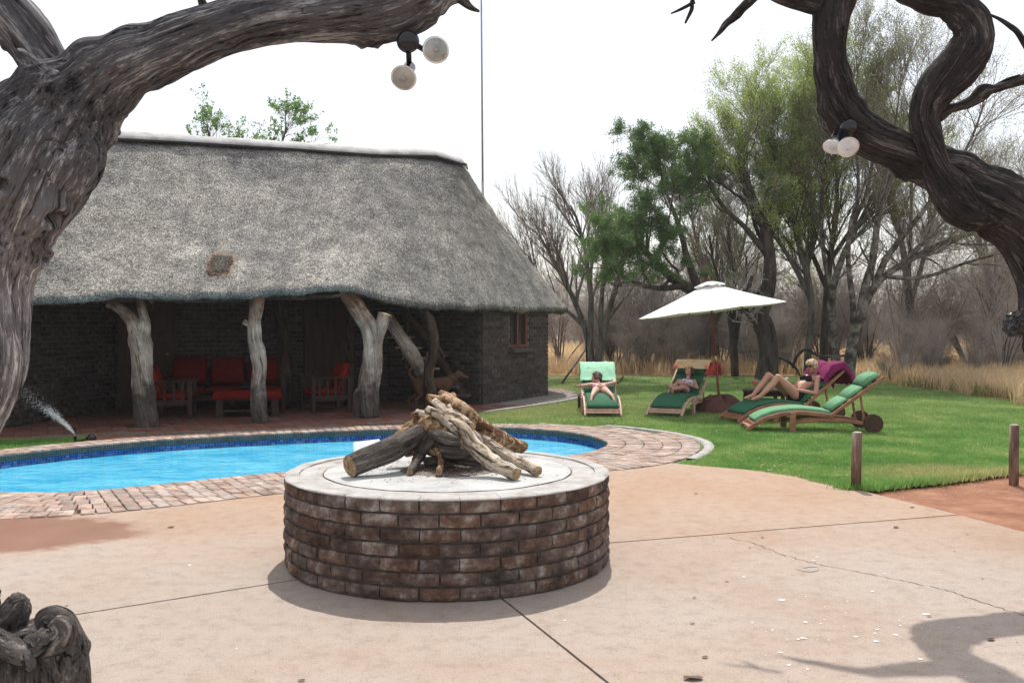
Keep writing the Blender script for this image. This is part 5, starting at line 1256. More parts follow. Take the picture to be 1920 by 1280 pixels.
# burl stump in the lower left corner
bs = thing('stump', 'gnarled dark burl stump with curled lobes in the bottom left corner', 'stump', (-1.75, 3.05, 0))
DB = 3.0
gnarl('trunk', pxpath([(-30, 2200, 240), (10, 1800, 250), (25, 1480, 270), (35, 1330, 255), (45, 1240, 230), (30, 1180, 150)], DB), 'burl_wood', bs, step=.010, k=110, amp=.09, ridge=.07, twist=.7, seed=31, gz=.12, knots=12)
gnarl('burl', pxpath([(135, 1275, 46), (142, 1225, 44), (128, 1175, 40), (102, 1150, 36), (80, 1158, 28), (84, 1180, 24)], DB - .08), 'burl_wood', bs, step=.008, k=36, amp=.24, ridge=.13, knots=5, seed=32, gz=.35)
gnarl('burl', pxpath([(50, 1198, 34), (78, 1208, 56), (104, 1198, 52), (112, 1178, 40), (98, 1164, 24)], DB - .14), 'burl_wood', bs, step=.008, k=36, amp=.26, ridge=.13, knots=5, seed=33, gz=.35)
gnarl('burl', pxpath([(20, 1240, 60), (14, 1190, 62), (26, 1150, 56), (42, 1128, 36), (48, 1122, 14)], DB - .02), 'burl_wood', bs, step=.008, k=36, amp=.24, ridge=.13, knots=5, seed=34, gz=.35)
gnarl('burl', pxpath([(-50, 1150, 80), (-25, 1115, 50), (-8, 1106, 26)], DB - .02), 'burl_wood', bs, step=.01, k=26, amp=.26, ridge=.13, knots=5, seed=35, gz=.35)
gnarl('burl', pxpath([(-20, 1190, 34), (15, 1215, 40), (50, 1240, 30), (60, 1255, 14)], DB - .20), 'burl_wood', bs, step=.008, k=30, amp=.24, ridge=.13, knots=5, seed=36, gz=.35)

# ---- outdoor reflector bulbs in pairs
def toward(d): return Vector(d).normalized().to_track_quat('Z', 'Y').to_matrix()
def flood(name, label, box, bulbs, D, group=None, glass='bulb_glass'):
    bx = P(*box[:2], D + box[3]); t = thing(name, label, 'lamp', tuple(bx)); r = box[2] * D / F
    mb = MB(); mb.ell(bx, (r, r * .8, r), k=20, l=12); o = mb.obj('junction_box', 'black_plastic', t, True)
    for (px, py, dd, dirn, rp) in bulbs:
        c = P(px, py, D + dd); dr = Vector(dirn).normalized(); M_ = toward(dirn); R_ = rp * D / F
        mb = MB(); mb.lathe([(R_ * .50, -R_ * 2.4), (R_ * .52, -R_ * 1.15), (R_ * .62, -R_ * 1.0), (R_ * .3, -R_ * .95)], 20, M_, c); so = mb.obj('socket', 'black_plastic', t, True)
        mb = MB(); mb.lathe([(R_ * .40, -R_ * 1.2), (R_ * .46, -R_ * .95), (R_ * .72, -R_ * .55), (R_ * .93, -R_ * .2), (R_ * 1.0, 0), (R_ * 1.0, R_ * .05)], 28, M_, c); b_ = mb.obj('reflector', 'bulb_silver', t, True)
        mb = MB(); mb.lathe([(R_ * .985, R_ * .03), (R_ * .9, R_ * .07), (R_ * .6, R_ * .13), (R_ * .25, R_ * .16), (R_ * .02, R_ * .165)], 28, M_, c); mb.obj('bulb_glass', glass, t, True)
        mb = MB(); mb.lathe([(R_ * .03, R_ * .17), (R_ * .22, R_ * .165), (R_ * .24, R_ * .20), (R_ * .03, R_ * .22)], 16, M_, c); mb.obj('filament_well', glass, t, True)
        mb = MB(); mb.lathe([(R_ * 1.0, -.0), (R_ * 1.03, R_ * .03), (R_ * .99, R_ * .07)], 28, M_, c); mb.obj('bulb_rim', 'bulb_silver', t, True)
        back = c - dr * R_ * 2.3
        mb = MB(); mb.tube([back, back.lerp(bx, .5) + Vector((0, 0, .004)), bx], R_ * .22, 10); mb.obj('arm', 'black_metal', t, True)
flood('flood_lamp', 'pair of round reflector bulbs hanging under the left dead limb', (765, 78, 21, -.12), [(757, 146, -.15, (-.10, -.80, -.55), 23), (817, 94, -.10, (.22, -.95, -.12), 24)], DL)
flood('flood_lamp', 'pair of glassy bulbs clamped to the elbow of the right dead tree', (1592, 240, 16, -.17), [(1561, 276, -.26, (-.42, -.45, -.78), 17), (1590, 276, -.33, (-.08, -.80, -.60), 19)], DR, glass='bulb_glass_clear')
# black plastic wrapped lamp on the right edge
c = P(1912, 608, DR - .15); mb = MB(); vs = []
mb.ell(c, (.10, .09, .085), k=36, l=24)
me = mb.mesh('black_bag', 'black_plastic', False)
for v in me.vertices:
    p = v.co - c; n_ = mnoise.noise(v.co * 14) * .5 + abs(mnoise.noise(v.co * 30)) * .4; v.co = c + p * (1 + n_) * Vector((1.1, 1, 1)).length / 1.73
o = bpy.data.objects.new('black_bag', me); COL.objects.link(o); tag(o, 'crumpled black plastic wrapping tied to the tree at the right edge', 'plastic bag')

# ================================================================ TREES AND BUSHES
def np_limbs(paths, M_=14):
    P_, R_ = [], []
    for p in paths:
        c = cr(p, 8); c, L = resample(c, max(0.02, np.linalg.norm(c[0, :3] - c[-1, :3]) / 60)); t = np.linspace(0, L[-1], M_)
        q = np.stack([np.interp(t, L, c[:, i]) for i in range(4)], 1); P_.append(q[:, :3]); R_.append(q[:, 3])
    return np.array(P_), np.array(R_)
def sprout(par, n, frac, lens, rk, ang, up, curl, M_=7, rmin=.004, rng=None, droop=0.0, outb=0.0):
    rng = rng or RNG; PP, RR = par; N, M0, _ = PP.shape
    seg = np.linalg.norm(np.diff(PP, axis=1), axis=2).sum(1); pr = seg / seg.sum(); idx = rng.choice(N, n, p=pr)
    t = frac[0] + (frac[1] - frac[0]) * rng.random(n) ** 0.8; x = t * (M0 - 1); i = np.minimum(x.astype(int), M0 - 2); f = (x - i)[:, None]
    a = PP[idx, i]; b = PP[idx, i + 1]; pos = a + (b - a) * f; T = b - a; T /= np.linalg.norm(T, axis=1)[:, None] + 1e-9
    r0 = (RR[idx, i] * (1 - f[:, 0]) + RR[idx, i + 1] * f[:, 0]) * rk * (0.7 + .5 * rng.random(n)); r0 = np.maximum(r0, rmin)
    rv = rng.normal(size=(n, 3)); rv -= T * (rv * T).sum(1)[:, None]; rv /= np.linalg.norm(rv, axis=1)[:, None]
    an = (ang[0] + (ang[1] - ang[0]) * rng.random(n))[:, None]; d = T * np.cos(an) + rv * np.sin(an); d[:, 2] += up; d /= np.linalg.norm(d, axis=1)[:, None]
    ln = (lens[0] + (lens[1] - lens[0]) * rng.random(n)) * (1 - .35 * t); st = (ln / (M_ - 1))[:, None]
    pts = [pos]; 
    for k in range(M_ - 1):
        pts.append(pts[-1] + d * st); d = d + rng.normal(size=(n, 3)) * curl; d[:, 2] += up * .25 - droop * k / M_; d /= np.linalg.norm(d, axis=1)[:, None]
    r = r0[:, None] * np.linspace(1, .35, M_)[None, :]
    return np.stack(pts, 1), r
def tubes(par, k):
    PP, RR = par; N, M0, _ = PP.shape; T = np.gradient(PP, axis=1); T /= np.linalg.norm(T, axis=2)[..., None] + 1e-9
    ref = np.array([0.31, 0.9, 0.22]); ref = ref / np.linalg.norm(ref); u = np.cross(T, ref); u /= np.linalg.norm(u, axis=2)[..., None] + 1e-9; v = np.cross(T, u)
    a = np.arange(k) * 2 * np.pi / k
    V = PP[:, :, None, :] + RR[:, :, None, None] * (u[:, :, None, :] * np.cos(a)[None, None, :, None] + v[:, :, None, :] * np.sin(a)[None, None, :, None])
    V = V.reshape(-1, 3); base = (np.arange(N) * M0 * k)[:, None, None]; i = np.arange(M0 - 1)[None, :, None] * k; j = np.arange(k)[None, None, :]; j2 = (j + 1) % k
    Fq = np.stack([base + i + j, base + i + j2, base + i + k + j2, base + i + k + j], -1).reshape(-1, 4); return V, Fq
def join_tubes(lst):
    V, Fq, b = [], [], 0
    for par, k in lst:
        v, f = tubes(par, k); V.append(v); Fq.append(f + b); b += len(v)
    return np.vstack(V), np.vstack(Fq)
def leaves(par, n, size, frac=(.2, 1), spread=.05, rng=None, mask=None, aspect=.45):
    rng = rng or RNG; PP, RR = par; N, M0, _ = PP.shape
    ids = np.arange(N) if mask is None else np.where(mask)[0]
    idx = rng.choice(ids, n); x = (frac[0] + (frac[1] - frac[0]) * rng.random(n)) * (M0 - 1.001); i = x.astype(int); f = (x - i)[:, None]
    c = PP[idx, i] + (PP[idx, i + 1] - PP[idx, i]) * f + rng.normal(size=(n, 3)) * spread
    s = (size[0] + (size[1] - size[0]) * rng.random(n))[:, None]; u = rng.normal(size=(n, 3)); u /= np.linalg.norm(u, axis=1)[:, None]; w_ = rng.normal(size=(n, 3)); w_[:, 2] += .6
    v = np.cross(u, w_); v /= np.linalg.norm(v, axis=1)[:, None]; u = u * s / 2; v = v * s / 2 * aspect
    V = np.stack([c - u, c + v, c + u, c - v], 1).reshape(-1, 3); Fq = np.arange(n * 4).reshape(-1, 4)
    tone = np.repeat(np.clip(rng.random(n) * .6 + .4 * ((idx * 7919) % 97) / 97, 0, 1), 4); return V, Fq, tone
def tree(name, label, base, limbs, D, bark, twigm, leafmat, levels, nleaf, lsize, lspread=.06, seed=1, group=None, leafmask=.75, extra=None):
    """limbs: pixel paths; levels: list of sprout specs"""
    rng = np.random.default_rng(seed); t = thing(name, label, 'tree', tuple(base), 0, group)
    paths = [pxpath(l, D) for l in limbs]
    if len(paths) > 0:
        for i, p in enumerate(paths):
            pass
    par = np_limbs(paths, 18); V, Fq = tubes((par[0] + 0, par[1] * (1 + .0)), 10)
    V = V + np.array([[mnoise.noise(Vector(v) * 2.3) * .02, mnoise.noise(Vector(v) * 2.3 + Vector((5, 5, 5))) * .02, 0] for v in V])
    np_obj('trunk', V, Fq, bark, t, smooth=True)
    cur = par; lst = []; lv = []
    for (n, frac, lens, rk, ang, up, curl, M_, k, *rest) in levels:
        cur = sprout(cur, n, frac, lens, rk, ang, up, curl, M_, rng=rng, rmin=rest[0] if rest else .004, droop=rest[1] if len(rest) > 1 else 0); lst.append((cur, k)); lv.append(cur)
    V, Fq = join_tubes(lst[:1]); np_obj('limbs', V, Fq, bark if bark != 'bark_flaky' else 'bark_grey', t)['kind'] = 'stuff'
    V, Fq = join_tubes(lst[1:]); o = np_obj('twigs', V, Fq, twigm, t); o['kind'] = 'stuff'
    if nleaf:
        mask = rng.random(len(cur[0])) < leafmask
        # clumpiness by position
        c = cur[0][:, -1]; cl = np.array([mnoise.noise(Vector(q) * .75 + Vector((seed, 0, 0))) for q in c]); mask &= (cl > -.22)
        if extra is not None: mask &= extra(c)
        V, Fq, T = leaves(cur, nleaf, lsize, rng=rng, spread=lspread, mask=mask); o = np_obj('crown', V, Fq, leafmat, t, tone=T); o['kind'] = 'stuff'
    return t
# dark green acacia leaning left
tree('acacia_tree', 'dark green thorn tree with a thick dark trunk behind the white umbrella', G(1437, 712), [
    [(1437, 714, 46), (1440, 680, 38), (1440, 645, 36), (1432, 610, 36), (1412, 578, 38), (1398, 552, 36)],
    [(1418, 600, 34), (1436, 560, 28), (1444, 500, 24), (1434, 430, 18), (1408, 360, 12), (1385, 290, 7)],
    [(1402, 566, 30), (1350, 556, 24), (1290, 540, 22), (1238, 502, 15, -.6), (1195, 455, 11, -1), (1145, 425, 7, -1.4)],
    [(1310, 545, 18), (1290, 490, 13), (1272, 420, 9), (1245, 350, 6), (1235, 290, 4)],
    [(1290, 535, 14), (1230, 540, 10, -1), (1170, 520, 7, -1.6), (1120, 470, 5, -2)],
    [(1440, 480, 14), (1400, 430, 10), (1350, 380, 7), (1320, 310, 5)]], 26.2, 'bark_dark', 'twig_brown', 'leaf_dark',
    [(70, (.35, 1), (.9, 2.2), .5, (.5, 1.1), .12, .16, 8, 5, .012), (650, (.25, 1), (.4, 1.0), .5, (.5, 1.1), .10, .2, 6, 3, .007), (4200, (.2, 1), (.2, .5), .6, (.4, 1.1), .05, .2, 4, 3, .004)],
    130000, (.03, .07), .05, seed=3, leafmask=.62, extra=lambda c: ((c[:, 0] < 5.6) | (RNG.random(len(c)) < .15)) & (c[:, 2] > 2.7))
# yellow green feathery trees, three slim trunks
yl = [(60, (.30, 1), (1.0, 2.6), .5, (.35, .8), .18, .10, 8, 5, .012), (750, (.15, 1), (.7, 1.7), .5, (.35, .8), .16, .10, 7, 3, .006), (5200, (.15, 1), (.3, .8), .6, (.3, .8), .12, .12, 5, 3, .0035)]
tree('feathery_tree', 'feathery yellow green tree with a slim straight trunk, leftmost of the slender trunks', G(1513, 707), [
    [(1513, 709, 15), (1516, 650, 14), (1522, 580, 13), (1512, 510, 12), (1490, 430, 10), (1465, 350, 7), (1445, 270, 4)],
    [(1520, 560, 11), (1490, 500, 9), (1445, 430, 7), (1400, 360, 5), (1370, 290, 3)],
    [(1512, 510, 9), (1525, 430, 8), (1520, 350, 6), (1500, 250, 3)]], 26.8, 'bark_grey', 'twig_olive', 'leaf_yellow', yl, 110000, (.03, .065), .06, seed=5)
tree('feathery_tree', 'feathery pale green tree with a dark slim trunk, middle of the slender trunks', G(1546, 707), [
    [(1546, 709, 17), (1544, 650, 15), (1548, 590, 14), (1552, 520, 13), (1562, 440, 10), (1570, 350, 7), (1560, 250, 4), (1550, 180, 3)],
    [(1550, 540, 10), (1520, 470, 8), (1480, 390, 6), (1440, 300, 4), (1410, 220, 3)],
    [(1556, 490, 9), (1600, 420, 7), (1630, 340, 5), (1640, 250, 3)]], 27.4, 'bark_dark', 'twig_olive', 'leaf_yellow', yl, 95000, (.03, .065), .06, seed=6)
tree('feathery_tree', 'sparse olive tree with a pale peeling trunk just right of the slender dark one', G(1572, 714), [
    [(1574, 716, 20), (1566, 670, 17), (1560, 610, 16), (1560, 550, 14), (1580, 480, 11), (1620, 400, 8), (1660, 310, 5), (1680, 220, 3), (1690, 140, 2)],
    [(1562, 560, 10), (1545, 480, 8), (1540, 380, 6), (1555, 270, 4)],
    [(1600, 440, 8), (1610, 340, 6), (1600, 220, 4), (1610, 120, 3)]], 26.0, 'bark_flaky', 'twig_olive', 'leaf_sparse', yl, 36000, (.03, .06), .06, seed=7, leafmask=.6)
# forked tree on the right
fl = [(80, (.35, 1), (1.2, 2.8), .5, (.4, .9), .10, .13, 8, 5, .012), (900, (.15, 1), (.7, 1.7), .5, (.35, .9), .10, .13, 7, 3, .006), (4800, (.15, 1), (.3, .8), .6, (.3, .9), .08, .14, 5, 3, .0035)]
tree('forked_tree', 'spreading half bare tree with a flaky forked trunk behind the purple towel', G(1588, 727), [
    [(1586, 729, 27), (1592, 690, 23), (1600, 640, 22), (1612, 595, 20), (1628, 555, 16), (1650, 525, 12), (1700, 490, 12), (1770, 455, 9), (1850, 420, 6), (1920, 370, 4)],
    [(1614, 600, 18), (1618, 555, 16), (1636, 490, 14), (1645, 420, 11), (1660, 340, 8), (1700, 260, 5), (1725, 180, 3)],
    [(1640, 535, 13), (1665, 480, 12), (1720, 410, 9), (1780, 330, 6), (1830, 240, 4), (1850, 160, 2)],
    [(1600, 640, 12), (1598, 560, 11), (1590, 480, 9), (1600, 400, 7), (1640, 300, 4)],
    [(1655, 518, 9), (1730, 520, 7), (1820, 490, 5), (1900, 470, 3)]], 24.8, 'bark_flaky', 'twig_grey', 'leaf_sparse', fl, 17000, (.03, .06), .06, seed=8, leafmask=.45)
# bare fan shaped tree at the corner of the house
bl_ = [(70, (.25, 1), (1.2, 2.6), .55, (.25, .65), .16, .07, 8, 5, .012), (800, (.15, 1), (.7, 1.6), .55, (.25, .65), .15, .08, 7, 3, .007), (3600, (.15, 1), (.3, .8), .6, (.25, .7), .12, .1, 5, 3, .0045)]
tree('bare_tree', 'bare fan shaped grey tree at the right corner of the thatched house', G(1114, 703), [
    [(1110, 704, 18), (1106, 660, 16), (1098, 620, 13), (1075, 560, 10), (1045, 500, 7), (1010, 440, 4)],
    [(1118, 702, 18), (1126, 650, 15), (1140, 590, 12), (1160, 520, 9), (1180, 450, 6), (1195, 400, 4)],
    [(1106, 640, 12), (1108, 570, 11), (1100, 490, 8), (1085, 420, 5), (1070, 385, 3)],
    [(1126, 640, 11), (1128, 570, 9), (1132, 480, 7), (1125, 400, 4)],
    [(1100, 615, 9), (1060, 580, 7), (1020, 540, 5), (990, 480, 3)]], 28.0, 'bark_grey', 'twig_grey', None, bl_, 0, (.03, .06), seed=9)
# small multi stem tree behind the umbrella
tree('slim_tree', 'small many stemmed tree behind the umbrella pole', G(1378, 703), [
    [(1378, 705, 15), (1376, 660, 14), (1370, 600, 11), (1360, 560, 8), (1340, 500, 5), (1330, 440, 3)],
    [(1377, 650, 11), (1385, 600, 9), (1395, 550, 7), (1400, 480, 4)],
    [(1374, 620, 8), (1378, 560, 7), (1372, 490, 5), (1365, 420, 3)]], 27.4, 'bark_dark', 'twig_grey', 'leaf_sparse', [(35, (.3, 1), (.8, 1.8), .5, (.3, .8), .15, .1, 7, 4, .01), (350, (.2, 1), (.5, 1.2), .5, (.3, .8), .12, .12, 6, 3, .006), (1800, (.2, 1), (.3, .6), .6, (.3, .8), .1, .12, 4, 3, .004)], 2500, (.03, .06), seed=10)
# pale green taller trees further back
for q, (bx, by, D_, top, seed_, lab) in enumerate(((1335, 690, 31, 360, 21, 'pale green tree standing behind the dark green thorn tree'), (1700, 690, 30, 230, 22, 'tall nearly bare tree with fine twigs behind the spreading forked tree'), (1860, 690, 29, 330, 23, 'tall grey twiggy tree near the right edge'), (1230, 690, 33, 540, 24, 'grey bare tree behind the two children on loungers'))):
    s = (690 - top) / 400
    tree('bare_tree', lab, G(bx, by + 3), [
        [(bx, by + 5, 16), (bx + 4, by - 120 * s, 13), (bx - 15, by - 230 * s, 9), (bx - 35, by - 320 * s, 5), (bx - 40, by - 400 * s, 3)],
        [(bx + 2, by - 90 * s, 10), (bx + 35, by - 190 * s, 8), (bx + 60, by - 290 * s, 5), (bx + 70, by - 380 * s, 3)],
        [(bx + 3, by - 120 * s, 9), (bx + 8, by - 240 * s, 6), (bx + 10, by - 370 * s, 3)]], D_, 'bark_grey', 'twig_grey' if q else 'twig_olive', 'leaf_sparse' if q else 'leaf_yellow',
        [(55, (.2, 1), (1.2, 2.6), .5, (.35, .8), .16, .1, 8, 4, .012), (600, (.15, 1), (.7, 1.6), .5, (.35, .8), .14, .1, 6, 3, .007), (2400, (.15, 1), (.3, .9), .6, (.3, .8), .1, .12, 5, 3, .0045)], [9000, 5000, 4000, 0][q], (.03, .06), seed=seed_, leafmask=.5)
# tree behind the roof
tree('leafy_tree', 'fresh green leafy tree top showing above the ridge of the house', (-8.0, 29, 0), [
    [(470, 700, 30), (468, 500, 24), (465, 390, 14), (460, 320, 8), (455, 255, 4)],
    [(466, 410, 12), (430, 330, 8), (400, 280, 5), (388, 235, 3)],
    [(466, 400, 11), (500, 330, 7), (522, 285, 5), (538, 240, 3)],
    [(466, 380, 9), (550, 310, 5), (585, 270, 3)], [(466, 390, 9), (400, 320, 5), (365, 275, 3)]], 29, 'bark_grey', 'twig_olive', 'leaf_bright',
    [(60, (.4, 1), (.5, 1.1), .5, (.4, .9), .15, .12, 7, 4, .01), (420, (.3, 1), (.35, .8), .5, (.4, .9), .15, .12, 6, 3, .005), (900, (.3, 1), (.3, .8), .6, (.3, .8), .12, .1, 4, 3, .0035)], 7500, (.06, .12), .04, seed=31, leafmask=.5)
# ---- bare bushes of the thicket
def bush_mesh(seed, h, n1, n2, n3, spread):
    rng = np.random.default_rng(seed); st = []
    for i in range(9):
        a = rng.random() * 6.28; r = rng.random() * .15; l = h * (.6 + .4 * rng.random()); s = spread * (.3 + .9 * rng.random())
        st.append([(math.cos(a) * r, math.sin(a) * r, -.05, .035), (math.cos(a) * (r + s * .2), math.sin(a) * (r + s * .2), l * .3, .026), (math.cos(a + .2) * (r + s * .6), math.sin(a + .2) * (r + s * .6), l * .65, .016), (math.cos(a + .3) * (r + s), math.sin(a + .3) * (r + s), l, .007)])
    par = np_limbs(st, 9); a1 = sprout(par, n1, (.12, 1), (h * .25, h * .55), .5, (.3, .9), .08, .13, 7, rng=rng, rmin=.008); a2 = sprout(a1, n2, (.1, 1), (h * .15, h * .35), .6, (.3, 1.0), .05, .15, 5, rng=rng, rmin=.006)
    a3 = sprout(a2, n3, (.1, 1), (h * .07, h * .2), .6, (.3, 1.0), .03, .15, 4, rng=rng, rmin=.0045)
    return tubes(par, 5), join_tubes([(a1, 3), (a2, 3), (a3, 3)])
protos = []
for q, (h, n1, n2, n3, sp) in enumerate(((3.6, 80, 700, 2400, 1.6), (2.8, 80, 700, 2200, 1.5), (4.6, 90, 800, 2600, 1.9))):
    (v1, f1), (v2, f2) = bush_mesh(100 + q, h, n1, n2, n3, sp)
    t = thing('thorn_bush', 'x', 'bush', (0, 0, 0)); a = np_obj('stems', v1, f1, 'bark_grey', t); b = np_obj('twigs', v2, f2, 'twig_brown' if q != 1 else 'twig_grey', t); b['kind'] = 'stuff'; protos.append(t)
rngb = random.Random(5)
spots = [(1750, 697, 30.5, 1, 1.05, 'big dome shaped bare grey bush right of the forked tree'), (1625, 700, 31, 0, .8, None), (1880, 720, 25.5, 2, .75, 'bare reddish bush at the right edge of the frame'), (1690, 690, 33, 2, 1.0, None), (1820, 690, 31, 1, 1.0, None), (1157, 700, 31, 0, .9, 'dark little bush between the house corner tree and the girl'),
         (1052, 690, 33, 0, .9, 'thin bush against the right wall of the thatched house'), (1210, 690, 32, 2, .7, None), (1290, 690, 32.5, 1, .9, None), (1480, 690, 32, 0, .9, None), (1440, 690, 34, 2, .9, None), (1540, 690, 33, 1, 1.1, None), (1350, 690, 33, 0, .9, None)]
for k in range(40): 
    D_ = rngb.uniform(35, 62); px = rngb.uniform(1000, 2050); spots.append((px, 0, D_, rngb.randrange(3), rngb.uniform(.5, .85), None))
for k in range(6): spots.append((rngb.uniform(1560, 2000), 0, rngb.uniform(30, 34), 2, rngb.uniform(.8, 1.0), None))
for k in range(30):
    D_ = rngb.uniform(28.8, 33); spots.append((rngb.uniform(1030, 1640), 0, D_, rngb.randrange(3), rngb.uniform(.28, .5), None))
for k in range(14): spots.append((rngb.uniform(1660, 1980), 0, rngb.uniform(24.5, 29), rngb.randrange(3), rngb.uniform(.25, .42), None))
used_p = set()
for (px, py, D_, q, s, lab) in spots:
    src = protos[q]
    if q in used_p: o = copy_tree(src)
    else: o = src; used_p.add(q)
    o.location = ((px - 960) / F * D_, D_, -.02); o.rotation_euler = (0, 0, rngb.random() * 6.28); o.scale = (s, s, s * rngb.uniform(.85, 1.1))
    o['label'] = lab or 'bare grey brown thorn bush in the dense dry thicket beyond the lawn'; o['category'] = 'bush'
    if lab is None: o['group'] = 'bare bushes of the dry thicket beyond the lawn'
    elif 'group' in o: del o['group']
# far thicket as one mass
rg = np.random.default_rng(77); st = []
for i in range(2600):
    D_ = rg.uniform(55, 110); x = rg.uniform(-.05, .75) * D_; h = rg.uniform(1.6, 3.6); a = rg.random() * 6.28; sp = h * .35 * rg.random()
    st.append(((x, D_, 0), (x + math.cos(a) * sp * .4, D_ + math.sin(a) * sp * .4, h * .5), (x + math.cos(a) * sp, D_ + math.sin(a) * sp, h)))
PP = np.array(st); RR = np.tile(np.array([.05, .035, .015]), (len(st), 1)); s1 = sprout((PP, RR), 10000, (.1, 1), (.6, 2.2), .6, (.3, 1.0), .05, .15, 4, rng=rg, rmin=.015); s2 = sprout(s1, 16000, (.1, 1), (.4, 1.0), .7, (.3, 1.1), 0, .15, 3, rng=rg, rmin=.014)
V, Fq = join_tubes([((PP, RR), 3), (s1, 3), (s2, 3)]); o = np_obj('far_thicket', V, Fq, 'twig_grey'); tag(o, 'far off mass of bare grey brown bush behind the trees', 'thicket', kind='stuff')
# fallen dark branches in the grass
for lab, pl in (('dark fallen branch arching from the thick trunk to the grass', [(1450, 668, 7), (1472, 674, 6), (1490, 688, 5), (1500, 704, 3)]), ('low crooked dead branch behind the blonde woman', [(1486, 690, 4), (1494, 668, 6), (1512, 655, 5), (1540, 668, 4), (1590, 666, 4)])):
    o = gnarl('fallen_branch', pxpath(pl, 26.6), 'dead_wood_brown', None, step=.08, k=9, amp=.15, seed=90); tag(o, lab, 'branch')
# palm behind the left trunk
pt = thing('palm_tree', 'palm with drooping green fronds behind the dead tree in the top left corner', 'palm', (-7.6, 12.0, 0))
gnarl('trunk', [(-7.6, 12, 0, .16), (-7.55, 12, 2, .14), (-7.5, 12, 4.9, .13)], 'bark_grey', pt, step=.1, k=14)
crn = Vector((-7.5, 12, 4.95))
for i in range(16):
    a = i * 2.4; el = .9 - (i % 5) * .42; d_ = Vector((math.cos(a) * math.cos(el), math.sin(a) * math.cos(el), math.sin(el))); p = crn.copy(); ptsf = [p.copy()]
    for k in range(12): p = p + d_ * .15; d_ = (d_ + Vector((0, 0, -.10 - .02 * k))).normalized(); ptsf.append(p.copy())
    V = []; Fq = []
    for k in range(1, 60):
        x = k / 60 * 12; q = int(x); c = ptsf[q].lerp(ptsf[min(q + 1, 12)], x - q); tn = (ptsf[min(q + 1, 12)] - ptsf[q]).normalized(); sd = tn.cross(Vector((0, 0, 1))).normalized(); L_ = .42 * math.sin(math.pi * min(1, k / 60 * .85 + .12)) 
        for sg in (-1, 1):
            e = c + sd * sg * L_ * .72 + tn * L_ * .5 + Vector((0, 0, -L_ * .35 - random.uniform(0, .05))); b = len(V); V += [c - tn * .012, c + tn * .012, e]; Fq.append((b, b + 1, b + 2))
    fr_ = np_obj('frond', [tuple(v) for v in V], np.array(Fq), 'palm_leaf', pt, tone=RNG.random(len(V)))
    mb = MB(); mb.tube(ptsf, [.02 * (1 - .07 * k) for k in range(13)], 5); mb.obj('rib', 'palm_leaf', fr_, True)
